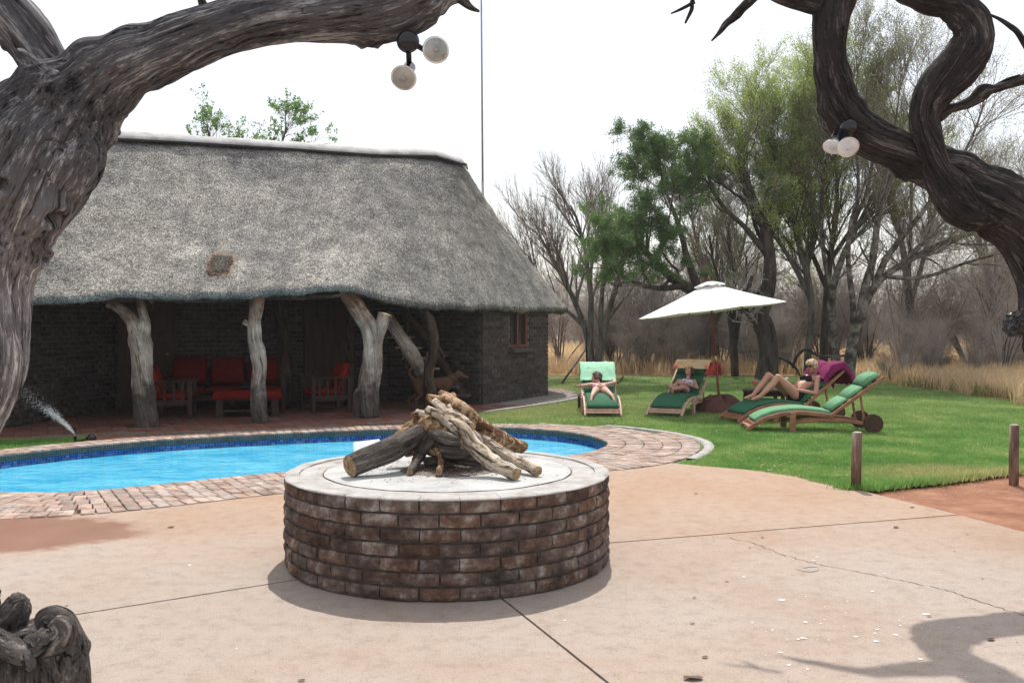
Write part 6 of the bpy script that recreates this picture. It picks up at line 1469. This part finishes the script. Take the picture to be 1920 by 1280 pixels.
# ================================================================ LAWN FURNITURE AND PEOPLE
def arc(pts, n=6): return [Vector((p[0], 0, p[1])) for p in cr([(*q, 0) for q in pts], n)]
LW = 0.60
def lounger(label, loc, rz, a, cush, seatm=None, wood='teak', hinge=(1.2, .255)):
    t = thing('sun_lounger', label, 'sun lounger', loc, rz, 'wooden wheeled sun loungers on the lawn')
    fr = arc([(0, .018), (.11, .10), (.26, .185), (.48, .25), (.72, .275), (.96, .262), (1.22, .225)])
    Y = lambda pts, y: [p + Vector((0, y, 0)) for p in pts]
    ca, sa = math.cos(a), math.sin(a); hg = Vector((hinge[0], 0, hinge[1])); bk = lambda s, n=0.0: hg + Vector((ca * s - sa * n, 0, sa * s + ca * n))
    for y in (-LW / 2, LW / 2):
        mb = MB(); mb.ribbon(Y(fr, y), .035, .06, rnd=.2); mb.obj('side_rail', wood, t, world=False)
        mb = MB(); mb.ribbon([p + Vector((0, y, 0)) for p in (bk(-.03), bk(.45), bk(.90))], .033, .055, rnd=.2); mb.obj('back_rail', wood, t, world=False)
        mb = MB(); mb.box((.64, y * 1.10, .14), (.085, .04, .28)); mb.obj('leg', wood, t, world=False, bevel=.004)
        mb = MB(); mb.ribbon(Y(arc([(.66, .135), (.95, .175), (1.3, .175), (1.70, .125)]), y * .93), .032, .055, rnd=.2); mb.obj('lower_rail', wood, t, world=False)
        mb = MB(); mb.lathe([(.02, -.022), (.128, -.022), (.135, -.014), (.135, .014), (.128, .022), (.02, .022)], 30, Matrix.Rotation(R(90), 3, 'X'), (1.76, y * 1.12, .135)); wh = mb.obj('wheel', 'wheel_wood', t, world=False)
        mb = MB(); mb.lathe([(.012, -.03), (.012, .03)], 10, Matrix.Rotation(R(90), 3, 'X'), (1.76, y * 1.12, .135)); mb.obj('hub', 'dark_metal', wh, world=False)
        s_ = bk(.5); mb = MB(); mb.bar((s_.x, y * .8, s_.z), (1.66, y * .8, .16), .022, .03, up=(1, 0, .2)); mb.obj('strut', wood, t, world=False)
    mb = MB(); mb.box((.105, 0, .10), (.035, LW, .045)); mb.obj('foot_bar', wood, t, world=False)
    mb = MB(); mb.tube([(1.76, -.34, .135), (1.76, .34, .135)], .014, 8); mb.obj('axle', 'dark_metal', t, world=False)
    for i in range(9):
        p = fr[int(3 + i * (len(fr) - 5) / 8)]; mb = MB(); mb.box((p.x, 0, p.z + .012), (.07, LW - .04, .014)); mb.obj('slat', wood, t, world=False)
    for i in range(5):
        p = bk(.1 + i * .17); mb = MB(); mb.box(p, (.07, LW - .04, .014), Matrix.Rotation(-a, 3, 'Y')); mb.obj('slat', wood, t, world=False)
    cw = LW - .07
    mb = MB(); mb.ribbon(arc([(.12, .15), (.22, .215), (.42, .285), (.7, .318), (.96, .305), (1.2, .272)]), cw, .062, rnd=.5); mb.obj('seat_cushion', seatm or cush, t, True, world=False)
    for s0, s1, th in ((.03, .30, .062), (.31, .58, .062)):
        mb = MB(); mb.ribbon([bk(s0, .05), bk((s0 + s1) / 2, .055), bk(s1, .05)], cw, th, rnd=.5); mb.obj('back_cushion', cush, t, True, world=False)
    mb = MB(); mb.ribbon([bk(.60, .065), bk(.72, .085), bk(.86, .065)], cw, .105, rnd=.5); mb.obj('headrest', cush, t, True, world=False)
    t['_b'] = 0; del t['_b']
    return t, bk
g3 = G(1394, 804.5); g4 = G(1366, 790.5); g2 = G(1245, 781.5); g1 = G(1131, 782)
L3, bk3 = lounger('empty sun lounger with sunlit green cushions nearest the two bollards', (g3.x, g3.y, 0), R(-5), R(37), 'cushion_sunlit')
L4, bk4 = lounger('sun lounger with dark green cushions under the blonde woman', (g4.x, g4.y, 0), R(16), R(38), 'cushion_green')
L2, bk2 = lounger('sun lounger with dark green cushions and an orange towel left of the umbrella', (g2.x, g2.y, 0), R(64), R(36), 'cushion_green', wood='teak_pale')
L1, bk1 = lounger('leftmost sun lounger facing the pool, covered by a mint towel', (g1.x, g1.y, 0), R(88), R(31), 'cushion_green', wood='teak_pale')
# ---- towels
def towel(label, src, prof, width, m, seed, y0=0, fold=.02, fall=0.0, lean=0):
    t = thing('towel', label, 'towel', tuple(src.location), src.rotation_euler[2]); mb = MB(); c = cr([(p.x, p.z, 0) for p in prof], 8); c, L_ = resample(c, .02); n = len(c); k = 26; V = []
    for i in range(n):
        for j in range(k + 1):
            v = j / k * 2 - 1; q = Vector((v * 3 + seed, L_[i] * 5, seed)); nz = mnoise.noise(q) * fold + mnoise.noise(q * 2.7) * fold * .5
            y = y0 + v * width / 2 * (1 + .06 * mnoise.noise(Vector((L_[i] * 6, seed, 0)))); ex = max(0, abs(v) * width / 2 - .31)
            V.append((c[i, 0] + nz * .6 + lean * L_[i], y - math.copysign(ex * .8, v), c[i, 1] + abs(nz) - ex * 1.15))
    mb.add(V, [(i * (k + 1) + j, i * (k + 1) + j + 1, (i + 1) * (k + 1) + j + 1, (i + 1) * (k + 1) + j) for i in range(n - 1) for j in range(k)])
    o = mb.obj('cloth', m, t, True, world=False); s = o.modifiers.new('thick', 'SOLIDIFY'); s.thickness = .012; s.offset = 1; return t
towel('mint green towel spread over the leftmost lounger backrest', L1, [bk1(.34, .10), bk1(.45, .11), bk1(.6, .14), bk1(.78, .155), bk1(.91, .12), bk1(.95, .02), bk1(.90, -.10), bk1(.86, -.24)], .68, 'towel_mint', 3)
t2 = towel('orange and peach towel folded over the top of the second lounger', L2, [bk2(.62, .135), bk2(.74, .155), bk2(.87, .135), bk2(.93, .07), bk2(.93, -.05), bk2(.90, -.2)], .66, 'towel_orange', 5)
towel('red towel bunched on the right side of the second lounger backrest', L2, [bk2(.55, .05), bk2(.68, .10), bk2(.84, .09), bk2(.9, .0), bk2(.86, -.2)], .20, 'towel_red', 6, y0=-.38, fold=.05)
towel('dark purple towel hanging over the backrest behind the blonde woman', L4, [bk4(.50, .12), bk4(.66, .165), bk4(.82, .155), bk4(.93, .11), bk4(.96, .0), bk4(.95, -.18), bk4(.93, -.36)], .80, 'towel_purple', 9, fold=.05)
# ---- people: one remeshed body each
def person(label, src, J, skin, hair, girl=1.0, face='+', voxel=.0055):
    t = thing('person', label, 'person', tuple(src.location), src.rotation_euler[2]); mb = MB(); s = girl; V3 = lambda k: Vector(J[k])
    mb.caps(V3('pelvis') + Vector(J['side']) * .075 * s, V3('pelvis') - Vector(J['side']) * .075 * s, .098 * s, .098 * s)
    sd = Vector(J['side']).normalized(); ch = V3('chest'); pv = V3('pelvis'); mid = pv.lerp(ch, .5) + Vector(J.get('belly', (0, 0, 0)))
    for q in (-1, 1):
        mb.caps(pv + sd * q * .055 * s, mid + sd * q * .035 * s, .085 * s, .078 * s); mb.caps(mid + sd * q * .035 * s, ch + sd * q * .065 * s, .078 * s, .085 * s)
    mb.caps(ch + sd * .10 * s, ch - sd * .10 * s, .072 * s, .072 * s)
    nk = V3('neck'); hd = V3('head'); mb.caps(ch, nk, .062 * s, .046 * s); mb.caps(nk, hd, .044 * s, .046 * s); up = (hd - nk).normalized(); f = Vector(J['face']).normalized(); f = (f - up * f.dot(up) * .6).normalized(); hs = J.get('hs', 1.0)
    r3 = f.cross(up).normalized(); M_ = Matrix((r3, f, up)).transposed(); h = .1 * hs
    mb.ell(hd + up * .01, (.072 * hs, .092 * hs, .095 * hs), M_, 20, 14); mb.ell(hd + f * .025 * hs - up * .05 * hs, (.050 * hs, .058 * hs, .055 * hs), M_)
    mb.ell(hd + f * .093 * hs - up * .015 * hs, (.012 * hs, .016 * hs, .022 * hs), M_); mb.ell(hd + f * .085 * hs - up * .085 * hs, (.022 * hs, .016 * hs, .014 * hs), M_)
    for q in (-1, 1): mb.ell(hd + r3 * q * .073 * hs - up * .01 * hs, (.010, .018, .028), M_); mb.ell(hd + r3 * q * .033 * hs + f * .076 * hs + up * .012 * hs, (.020 * hs, .012 * hs, .012 * hs), M_)
    for k in ('L', 'R'):
        sh, el, wr = V3('sh' + k), V3('el' + k), V3('wr' + k); mb.caps(ch.lerp(sh, .5), sh, .06 * s, .050 * s); mb.caps(sh, el, .047 * s, .036 * s); mb.caps(el, wr, .038 * s, .025 * s)
        hp, kn, an, to = V3('hip' + k), V3('kn' + k), V3('an' + k), V3('to' + k); mb.caps(hp, hp.lerp(kn, .45), .088 * s, .078 * s); mb.caps(hp.lerp(kn, .45), kn, .078 * s, .054 * s)
        cf = kn.lerp(an, .33) + Vector(J.get('calf', (0, 0, 0))); mb.caps(kn, cf, .052 * s, .053 * s); mb.caps(cf, an, .053 * s, .033 * s)
        mb.caps(an - (to - an).normalized() * .03, an, .032 * s, .036 * s); mb.caps(an, to, .036 * s, .024 * s); fd = (to - an).normalized(); fs_ = fd.cross(Vector(J.get('footup', (0, 0, 1)))).normalized()
        for q in range(5): b_ = to + fs_ * (q - 2) * .012 * s; mb.caps(b_, b_ + fd * (.03 - .004 * abs(q - 1)) * s, .009 * s, .008 * s)
        if k + 'hand' in J: hdv = Vector(J[k + 'hand']).normalized()
        else: hdv = (wr - el).normalized()
        pn = Vector(J.get('palm', (0, 0, 1))); sv = hdv.cross(pn).normalized(); pm = wr + hdv * .075 * s
        for q in (-.018, .018): mb.caps(wr + sv * q * .5, pm + sv * q * s, .020 * s, .018 * s)
        nn = sv.cross(hdv).normalized()
        if nn.dot(pn) < 0: nn = -nn
        for q, l in ((-1.5, .062), (-.5, .072), (.5, .068), (1.5, .055)):
            b_ = pm + sv * q * .0165 * s; m_ = b_ + (hdv + sv * q * .06) .normalized() * l * .5 * s; e_ = m_ + (hdv - nn * .55).normalized() * l * .5 * s; mb.caps(b_, m_, .0092 * s, .0085 * s, 8); mb.caps(m_, e_, .0085 * s, .0075 * s, 8)
        tb = wr + hdv * .03 * s + sv * .022 * s; mb.caps(tb, tb + (hdv * .6 + sv).normalized() * .035 * s, .012 * s, .010 * s, 8); mb.caps(tb + (hdv * .6 + sv).normalized() * .035 * s, tb + (hdv * .6 + sv).normalized() * .035 * s + hdv * .025 * s, .010 * s, .008 * s, 8)
    for e in J.get('extra', []): mb.ell(*e)
    o = mb.obj('body', skin, t, True, world=False); rm = o.modifiers.new('remesh', 'REMESH'); rm.mode = 'VOXEL'; rm.voxel_size = voxel; rm.use_smooth_shade = True
    sm = o.modifiers.new('smooth', 'SMOOTH'); sm.factor = .5; sm.iterations = 3
    # hair
    mb = MB(); hl = J.get('hair_len', .02); hk = up * .018 - f * .022
    mb.ell(hd + hk, (.082 * hs, .092 * hs, .094 * hs), M_, 24, 16)
    for a in range(26):
        an_ = (a / 25 - .5) * 4.3; d_ = (-f * math.cos(an_) + r3 * math.sin(an_)); p0 = hd + d_ * .075 * hs + up * .03; mb.caps(p0, p0 - up * (.05 + hl) + d_ * random.uniform(-.005, .012), .018, .012, 6)
    for a in range(8): p0 = hd + up * .088 * hs + f * (.035) + r3 * (a / 7 - .5) * .11; mb.caps(p0 - f * .05, p0 + f * .022 - up * .028, .016, .010, 6)
    ho = mb.obj('hair', hair, t, True, world=False); rm = ho.modifiers.new('remesh', 'REMESH'); rm.mode = 'VOXEL'; rm.voxel_size = .006; rm.use_smooth_shade = True
    mb = MB(); mb.ell(hd + f * .086 * hs - up * .052 * hs, (.02 * hs, .006, .006), M_); mb.obj('mouth', 'lip', t, True, world=False)
    return t, hd, f, up, r3, M_, s
# blonde woman reading half reclined
JW = dict(side=(0, 1, 0), pelvis=(1.20, 0, .415), chest=(1.50, 0, .62), neck=(1.555, 0, .755), head=(1.50, -.01, .875), face=(-1, -.35, -.02), belly=(-.03, 0, .02),
          hipL=(1.15, .09, .42), knL=(.76, .09, .72), anL=(.47, .07, .40), toL=(.34, .07, .365), hipR=(1.15, -.09, .41), knR=(.82, -.10, .70), anR=(.50, -.09, .395), toR=(.37, -.10, .36),
          shL=(1.50, .17, .68), elL=(1.33, .27, .50), wrL=(1.12, .10, .56), shR=(1.50, -.17, .68), elR=(1.40, -.27, .44), wrR=(1.16, -.14, .49), Rhand=(-1, .5, .35), Lhand=(-1, -.2, .35), calf=(.0, 0, -.02),
          extra=[((1.415, .075, .66), (.062, .06, .06)), ((1.415, -.075, .66), (.062, .06, .06))])
wn, hd, f, up, r3, M_, s = person('blonde woman in a black bikini and sunglasses lying back with bent knees', L4, JW, 'skin_tan', 'hair_blonde')
mb = MB()
for q in (-1, 1): mb.ell(hd + f * .090 + r3 * q * .034 + up * .015, (.031, .010, .022), M_); mb.bar(hd + f * .075 + r3 * q * .066 + up * .02, hd - f * .02 + r3 * q * .078 + up * .015, .006, .012)
mb.bar(hd + f * .095 - r3 * .02 + up * .02, hd + f * .095 + r3 * .02 + up * .02, .006, .008); mb.obj('sunglasses', 'dark_lens', wn, True, world=False)
mb = MB()
for q in (-1, 1):
    mb.ell((1.402, q * .075, .662), (.064, .064, .062)); mb.tube([(1.40, q * .08, .71), (1.47, q * .08, .745), (1.545, q * .045, .765)], .007, 6); mb.tube([(1.42, q * .12, .64), (1.50, q * .185, .59), (1.57, q * .13, .56)], .010, 6)
mb.obj('bikini_top', 'black_cloth', wn, True, world=False)
mb = MB(); mb.caps((1.20, .085, .415), (1.20, -.085, .415), .103, .103); mb.caps((1.20, 0, .40), (1.12, 0, .40), .10, .06); mb.obj('bikini_bottom', 'black_cloth', wn, True, world=False)
# phone or small white book in her hands
mb = MB(); mb.box((0, 0, 0), (.11, .07, .012), Matrix.Rotation(-.7, 3, 'Y')); o = bpy.data.objects.new('booklet', mb.mesh('booklet', 'white_plastic')); COL.objects.link(o); o.location = L4.location + Matrix.Rotation(R(16), 3, 'Z') @ Vector((.99, -.03, .655)); o.rotation_euler = (0, 0, R(16)); tag(o, 'small pale booklet held against the thigh of the blonde woman', 'booklet')
# smiling child reclined with crossed ankles
JC = dict(side=(0, 1, 0), pelvis=(1.06, -.02, .385), chest=(1.31, -.02, .485), neck=(1.40, -.02, .585), head=(1.47, -.02, .685), face=(-.86, .18, .45), hs=.93,
          hipL=(1.03, .05, .385), knL=(.82, .12, .47), anL=(.58, .03, .385), toL=(.52, .03, .46), hipR=(1.03, -.09, .385), knR=(.80, -.10, .45), anR=(.60, .06, .42), toR=(.55, .09, .50),
          shL=(1.31, .12, .53), elL=(1.20, .20, .42), wrL=(1.08, .05, .50), shR=(1.31, -.16, .53), elR=(1.20, -.24, .42), wrR=(1.08, -.07, .50), footup=(1, 0, 0), Lhand=(-.3, -1, .1), Rhand=(-.3, 1, .1))
ch_, hd, f, up, r3, M_, s = person('smiling child in a striped top lying on the lounger with crossed ankles', L2, JC, 'skin_tan', 'hair_brown', .72)
mb = MB(); mb.caps((1.30, .05, .487), (1.30, -.09, .487), .070, .070); mb.caps((1.36, .05, .53), (1.36, -.09, .53), .040, .040); mb.obj('top', 'stripe_cloth', ch_, True, world=False)
mb = MB(); mb.caps((1.06, .035, .385), (1.06, -.075, .385), .076, .076); mb.obj('shorts', 'purple_cloth', ch_, True, world=False)
mb = MB(); mb.ell(hd + f * .088 * .93 - up * .05, (.022, .006, .006), M_); mb.obj('teeth', 'white_plastic', ch_, True, world=False)
# girl lying on her front
JG = dict(side=(0, 1, 0), pelvis=(.95, 0, .395), chest=(1.24, 0, .43), neck=(1.34, .01, .49), head=(1.43, .03, .585), face=(.10, 1, -.15), hs=.95,
          hipL=(.92, .065, .39), knL=(.62, .12, .375), anL=(.33, .17, .33), toL=(.24, .19, .265), hipR=(.92, -.065, .39), knR=(.62, -.12, .375), anR=(.34, -.17, .33), toR=(.25, -.20, .265),
          shL=(1.26, .14, .46), elL=(1.15, .31, .45), wrL=(1.30, .36, .43), shR=(1.27, -.14, .46), elR=(1.36, -.30, .50), wrR=(1.52, -.26, .56), footup=(0, 0, 1), palm=(0, 0, 1),
          extra=[((.93, .055, .445), (.085, .065, .055)), ((.93, -.055, .445), (.085, .065, .055))], hair_len=.06)
gl, hd, f, up, r3, M_, s = person('brown haired girl in a purple and pink bikini lying face down', L1, JG, 'skin_fair', 'hair_brown', .82)
mb = MB()
for q in (-1, 1): mb.ell((.955, q * .05, .447), (.062, .067, .058))
mb.caps((.975, .07, .40), (.975, -.07, .40), .084, .084); mb.obj('bikini_bottom', 'purple_cloth', gl, True, world=False)
mb = MB(); mb.caps((1.035, .065, .412), (1.035, -.065, .412), .080, .080); mb.obj('bikini_waist', 'pink_cloth', gl, True, world=False)

# ---- umbrella
ub = G(1350, 770); apex = P(1330, 530, ub.y)
um = thing('parasol', 'white canvas parasol with a dark red pole between the loungers', 'parasol', (ub.x, ub.y, 0))
base = Vector((ub.x, ub.y, .02)); ax_ = (apex - base).normalized()
mb = MB(); mb.tube([base, base.lerp(apex, .37)], .021, 14); mb.obj('pole', 'umbrella_pole', um, True)
mb = MB(); mb.tube([base.lerp(apex, .365), base.lerp(apex, .435)], .017, 14); mb.obj('joint', 'brass', um, True)
mb = MB(); mb.tube([base.lerp(apex, .43), base.lerp(apex, 1.0)], .021, 14); mb.obj('pole', 'umbrella_pole', um, True)
Ru = Matrix.Rotation(R(-6.5), 3, 'Y') @ Matrix.Rotation(R(-1.5), 3, 'X')
UR, UH, US = 1.36, .50, 8
mb = MB(); V = []; K = 12; NS = US * 10
for i in range(K + 1):
    r = .0 + (i / K) * UR
    for j in range(NS):
        a = 2 * math.pi * j / NS + R(8); sec = 2 * math.pi / US; ph = ((a - R(8)) % sec) - sec / 2; sc = math.cos(sec / 2) / math.cos(ph) ; sc2 = sc * (1 + .0 * i)
        rr_ = r * sc; edge = 1 - (abs(ph) / (sec / 2)) ** 2
        z = -UH * (i / K) - .012 * edge * (i / K) ** 2 - 0.012 * math.sin(math.pi * i / K)
        V.append(apex + Ru @ Vector((rr_ * math.cos(a), rr_ * math.sin(a), z)))
fs_ = [(i * NS + j, (i + 1) * NS + j, (i + 1) * NS + (j + 1) % NS, i * NS + (j + 1) % NS) for i in range(K) for j in range(NS)]
mb.add(V, fs_); cn = mb.obj('canopy', 'canvas_white', um, False); sm = cn.modifiers.new('thick', 'SOLIDIFY'); sm.thickness = .004
mb = MB(); V = []
for i in range(5):
    r = i / 4 * .27
    for j in range(NS): a = 2 * math.pi * j / NS; V.append(apex + Ru @ Vector((r * math.cos(a), r * math.sin(a), .028 - .085 * (i / 4) ** 1.3 - .012 * math.cos(a * 8) * (i / 4))))
mb.add(V, [(i * NS + j, (i + 1) * NS + j, (i + 1) * NS + (j + 1) % NS, i * NS + (j + 1) % NS) for i in range(4) for j in range(NS)]); vc = mb.obj('vent_cap', 'canvas_white', um, True); sm = vc.modifiers.new('thick', 'SOLIDIFY'); sm.thickness = .004
for j in range(US):
    a = 2 * math.pi * (j) / US + R(8); tip = apex + Ru @ Vector((UR * math.cos(a), UR * math.sin(a), -UH - .012)); top_ = apex + Ru @ Vector((0, 0, -.04)); mb = MB(); mb.bar(top_, tip, .02, .014); mb.obj('rib', 'teak', um)
    mb = MB(); mb.bar(base.lerp(apex, .80), top_.lerp(tip, .52) - Vector((0, 0, .012)), .016, .012); mb.obj('strut', 'teak', um)
mb = MB(); mb.lathe([(.012, .0), (.03, .02), (.028, .05), (.008, .09)], 12, Ru, apex + Vector((0, 0, .03))); mb.obj('finial', 'umbrella_pole', um, True)
# covered base
mb = MB(); V = []; K, NS = 16, 64
for i in range(K + 1):
    t_ = i / K; r = .045 + .43 * t_; z = .27 * (1 - t_ ** 1.9) ** .75 if t_ < 1 else 0
    for j in range(NS):
        a = 6.28318 * j / NS; nz = mnoise.noise(Vector((math.cos(a) * 2.2, math.sin(a) * 2.2, t_ * .8))); V.append((ub.x + math.cos(a) * r * (1 + .10 * nz * t_), ub.y + math.sin(a) * r * (1 + .10 * nz * t_), max(-.004, z * (1 + .35 * nz) + .012 * abs(mnoise.noise(Vector((math.cos(a) * 5, math.sin(a) * 5, t_ * 3)))) * (t_ < 1))))
mb.add(V, [(i * NS + j, (i + 1) * NS + j, (i + 1) * NS + (j + 1) % NS, i * NS + (j + 1) % NS) for i in range(K) for j in range(NS)] + [tuple(range(NS))]); mb.obj('base_cover', 'brown_canvas', um, True)
# ---- side table with a red cocktail
tb = thing('side_table', 'low dark wooden side table behind the blonde woman', 'table', tuple(P(1432, 779, 16.4)[:2]) + (0,), R(4))
mb = MB(); mb.box((0, 0, .385), (.62, .45, .04)); mb.obj('table_top', 'furniture_wood', tb, world=False, bevel=.005)
for i in range(4): mb = MB(); mb.box(((-1 if i % 2 else 1) * .27, (-1 if i // 2 else 1) * .19, .18), (.055, .055, .36)); mb.obj('leg', 'furniture_wood', tb, world=False)
mb = MB(); mb.box((0, 0, .33), (.5, .34, .06)); mb.obj('apron', 'furniture_wood', tb, world=False)
gp = P(1416, 735, 16.35); gp.z = .406
gt = thing('cocktail', 'stemmed glass of red drink on the dark side table', 'drink', tuple(gp))
mb = MB(); mb.lathe([(.035, 0), (.036, .004), (.006, .012), (.006, .05), (.022, .07), (.045, .11), (.05, .15), (.042, .20)], 20, c=gp); mb.obj('glass', 'drink_glass', gt, True)
mb = MB(); mb.lathe([(.004, .068), (.022, .075), (.043, .11), (.047, .15), (.045, .165)], 20, c=gp); mb.obj('drink', 'red_drink', gt, True)
mb = MB(); mb.tube([gp + Vector((.0, 0, .09)), gp + Vector((.05, 0, .24))], .003, 6); mb.obj('straw', 'red_fabric', gt)
# ---- bollards
for (x, y, ytop, wpx, lab) in ((1605, 915, 811, 18, 'weathered wooden bollard at the corner of patio and lawn'), (1901, 902, 797, 17, 'weathered wooden bollard near the right edge by the red sand')):
    b_ = G(x, y + 1); h = CZ - (ytop - 607) * b_.y / F; r = wpx / 2 * b_.y / F; t = thing('bollard', lab, 'bollard', tuple(b_)); off = Vector(((1608 - 1605) * .003 if x < 1700 else 0, 0, h))
    mb = MB(); mb.tube([b_ + Vector((0, 0, -.05)), b_ + off * .5 + Vector((-.003, 0, 0)), b_ + off], [r, r * 1.03, r * .98], 20); o = mb.obj('shaft', 'bollard_wood', t, True)
    mb = MB(); mb.lathe([(r * .9, 0), (r * .86, .006), (.004, .008)], 20, c=b_ + off); mb.obj('top', 'bollard_top', t)
# ---- mast behind the house
mp = P(905, 350, 26.5)
ms = thing('mast', 'tall thin grey steel mast rising behind the thatched roof', 'mast', (mp.x + .1, 26.5, 0))
mb = MB(); mb.tube([(mp.x + .09, 26.5, 0), P(905, 338, 26.5)], .038, 12); mb.obj('lower_tube', 'mast_metal', ms, True)
mb = MB(); mb.tube([P(905, 340, 26.5), P(904, 200, 26.5), P(902, -60, 26.5)], [.03, .028, .024], 12); mb.obj('upper_tube', 'mast_metal', ms, True)
# ---- dark steel post with raking stays behind the loungers
sp_ = thing('steel_post', 'thin black steel post with slanting stays behind the leftmost lounger', 'post', tuple(G(1101, 707)))
gb = G(1101, 707); mb = MB(); mb.tube([gb, P(1098, 600, gb.y)], .028, 10); mb.obj('shaft', 'black_metal', sp_, True)
mb = MB(); mb.tube([G(1053, 719), P(1098, 655, gb.y)], .026, 10); mb.obj('stay', 'black_metal', sp_, True)
mb = MB(); mb.tube([G(1158, 719), P(1168, 706, gb.y - .4)], .026, 10); mb.obj('stay', 'black_metal', sp_, True)
# ---- white float in the pool
fl_ = P(688, 836, 12.4); t = thing('pool_float', 'white plastic tray floating tilted in the pool behind the fire pit', 'float', (fl_.x, fl_.y, WZ))
mb = MB(); mb.box((0, 0, 0), (.36, .26, .05)); bm_ = mb.mesh('tray', 'white_plastic'); o = bpy.data.objects.new('tray', bm_); COL.objects.link(o); o.parent = t; o.location = (0, 0, .06); o.rotation_euler = (R(42), R(-6), R(8)); b = o.modifiers.new('bevel', 'BEVEL'); b.width = .024; b.segments = 4
mb = MB(); mb.box((0, 0, .0275), (.29, .19, .006)); o2 = bpy.data.objects.new('inset', mb.mesh('inset', 'canvas_white')); COL.objects.link(o2); o2.parent = o
# ---- sprinkler and its spray
sg = G(141, 826); st_ = thing('sprinkler', 'black lawn sprinkler standing on the small grass patch left', 'sprinkler', tuple(sg))
mb = MB(); mb.tube([sg, sg + Vector((0, 0, .13))], .018, 10); mb.obj('riser', 'black_plastic', st_, True)
mb = MB(); mb.box(sg + Vector((-.01, 0, .155)), (.03, .035, .06), Matrix.Rotation(-.5, 3, 'Y')); mb.obj('nozzle', 'black_plastic', st_)
g_2 = G(171, 824); mb = MB(); mb.lathe([(.07, 0), (.06, .04), (.03, .07), (.004, .075)], 16, c=g_2); o = mb.obj('valve_cap', 'black_plastic', None, True); tag(o, 'small black valve cap beside the sprinkler', 'valve cap')
V = []
nz0 = sg + Vector((0, 0, .17))
for i in range(2600):
    t_ = random.random() ** .8; px = 141 - 52 * t_ * 1.0; py = 816 - 48 * t_ ** .8
    if i % 3 == 0: t_ = .9 + random.random() * 1.6; px = 141 - 52 * t_; py = 816 - 48 * t_ ** .75
    sp = 2 + 9 * t_; c = P(px + random.gauss(0, sp * .5), py + random.gauss(0, sp * .45), sg.y + random.gauss(0, .1)); r = random.uniform(.0010, .0034) * (1.2 - .25 * t_); a = random.random() * 6.28; u = Vector((math.cos(a), 0, math.sin(a)))
    v = Vector((-u.z, 0, u.x)); ln = 2.6
    V += [c + u * r * ln, c - u * r + v * r + Vector((0, r, 0)), c - u * r - v * r - Vector((0, r, 0))]
o = np_obj('water_spray', [tuple(v) for v in V], np.arange(len(V)).reshape(-1, 3), 'white_plastic'); tag(o, 'fine white jet of water thrown left by the sprinkler', 'water spray', kind='stuff')
# ---- dog on the verandah
dgp = G(812, 771); dg_ = thing('dog', 'sandy brown dog with a curled tail walking along the verandah', 'dog', (dgp.x, dgp.y, 0), R(6))
mb = MB(); c = mb.caps
c((-.27, 0, .50), (.02, 0, .48), .105, .11); c((.02, 0, .48), (.24, 0, .49), .115, .125); c((.24, 0, .52), (.40, 0, .62), .09, .07); mb.ell((.46, 0, .65), (.085, .07, .07)); c((.50, 0, .635), (.60, 0, .60), .045, .032)
for q in (-1, 1):
    c((.42, q * .05, .70), (.40, q * .075, .64), .022, .012); y = q * .07
    off = .07 if q > 0 else -.06
    c((.24, y, .45), (.20 + off * .4, y, .27), .062, .036); c((.20 + off * .4, y, .27), (.24 + off, y, .05), .033, .022); c((.24 + off, y, .035), (.28 + off, y, .025), .026, .020)
    c((-.27, y, .46), (-.24 - off * .5, y, .30), .085, .048); c((-.24 - off * .5, y, .30), (-.37 - off, y, .20), .042, .028); c((-.37 - off, y, .20), (-.33 - off, y, .04), .026, .020); c((-.33 - off, y, .03), (-.29 - off, y, .022), .024, .019)
for a, b, r1, r2 in (((-.34, 0, .56), (-.42, 0, .66), .032, .03), ((-.42, 0, .66), (-.42, 0, .74), .03, .03), ((-.42, 0, .74), (-.36, 0, .77), .03, .024), ((-.36, 0, .77), (-.33, 0, .73), .024, .016)): c(a, b, r1, r2)
o = mb.obj('body', 'dog_fur', dg_, True, world=False); rm = o.modifiers.new('remesh', 'REMESH'); rm.mode = 'VOXEL'; rm.voxel_size = .008; rm.use_smooth_shade = True; sm = o.modifiers.new('smooth', 'SMOOTH'); sm.iterations = 3
mb = MB(); mb.ell((.635, 0, .60), (.014, .016, .012)); mb.obj('nose', 'black_plastic', dg_, True, world=False)
for q in (-1, 1): mb = MB(); mb.ell((.515, q * .045, .675), (.01, .01, .01)); mb.obj('eye', 'black_plastic', dg_, True, world=False)

# ================================================================ DUSTY AIR
mb = MB(); mb.box((0, 65, 4.8), (302, 172, 14.4)); hzo = mb.obj('haze', 'haze_air'); tag(hzo, kind='stuff')  # name='haze'
tag(hzo, 'thin pale dusty air over the lawn and bush', 'haze')
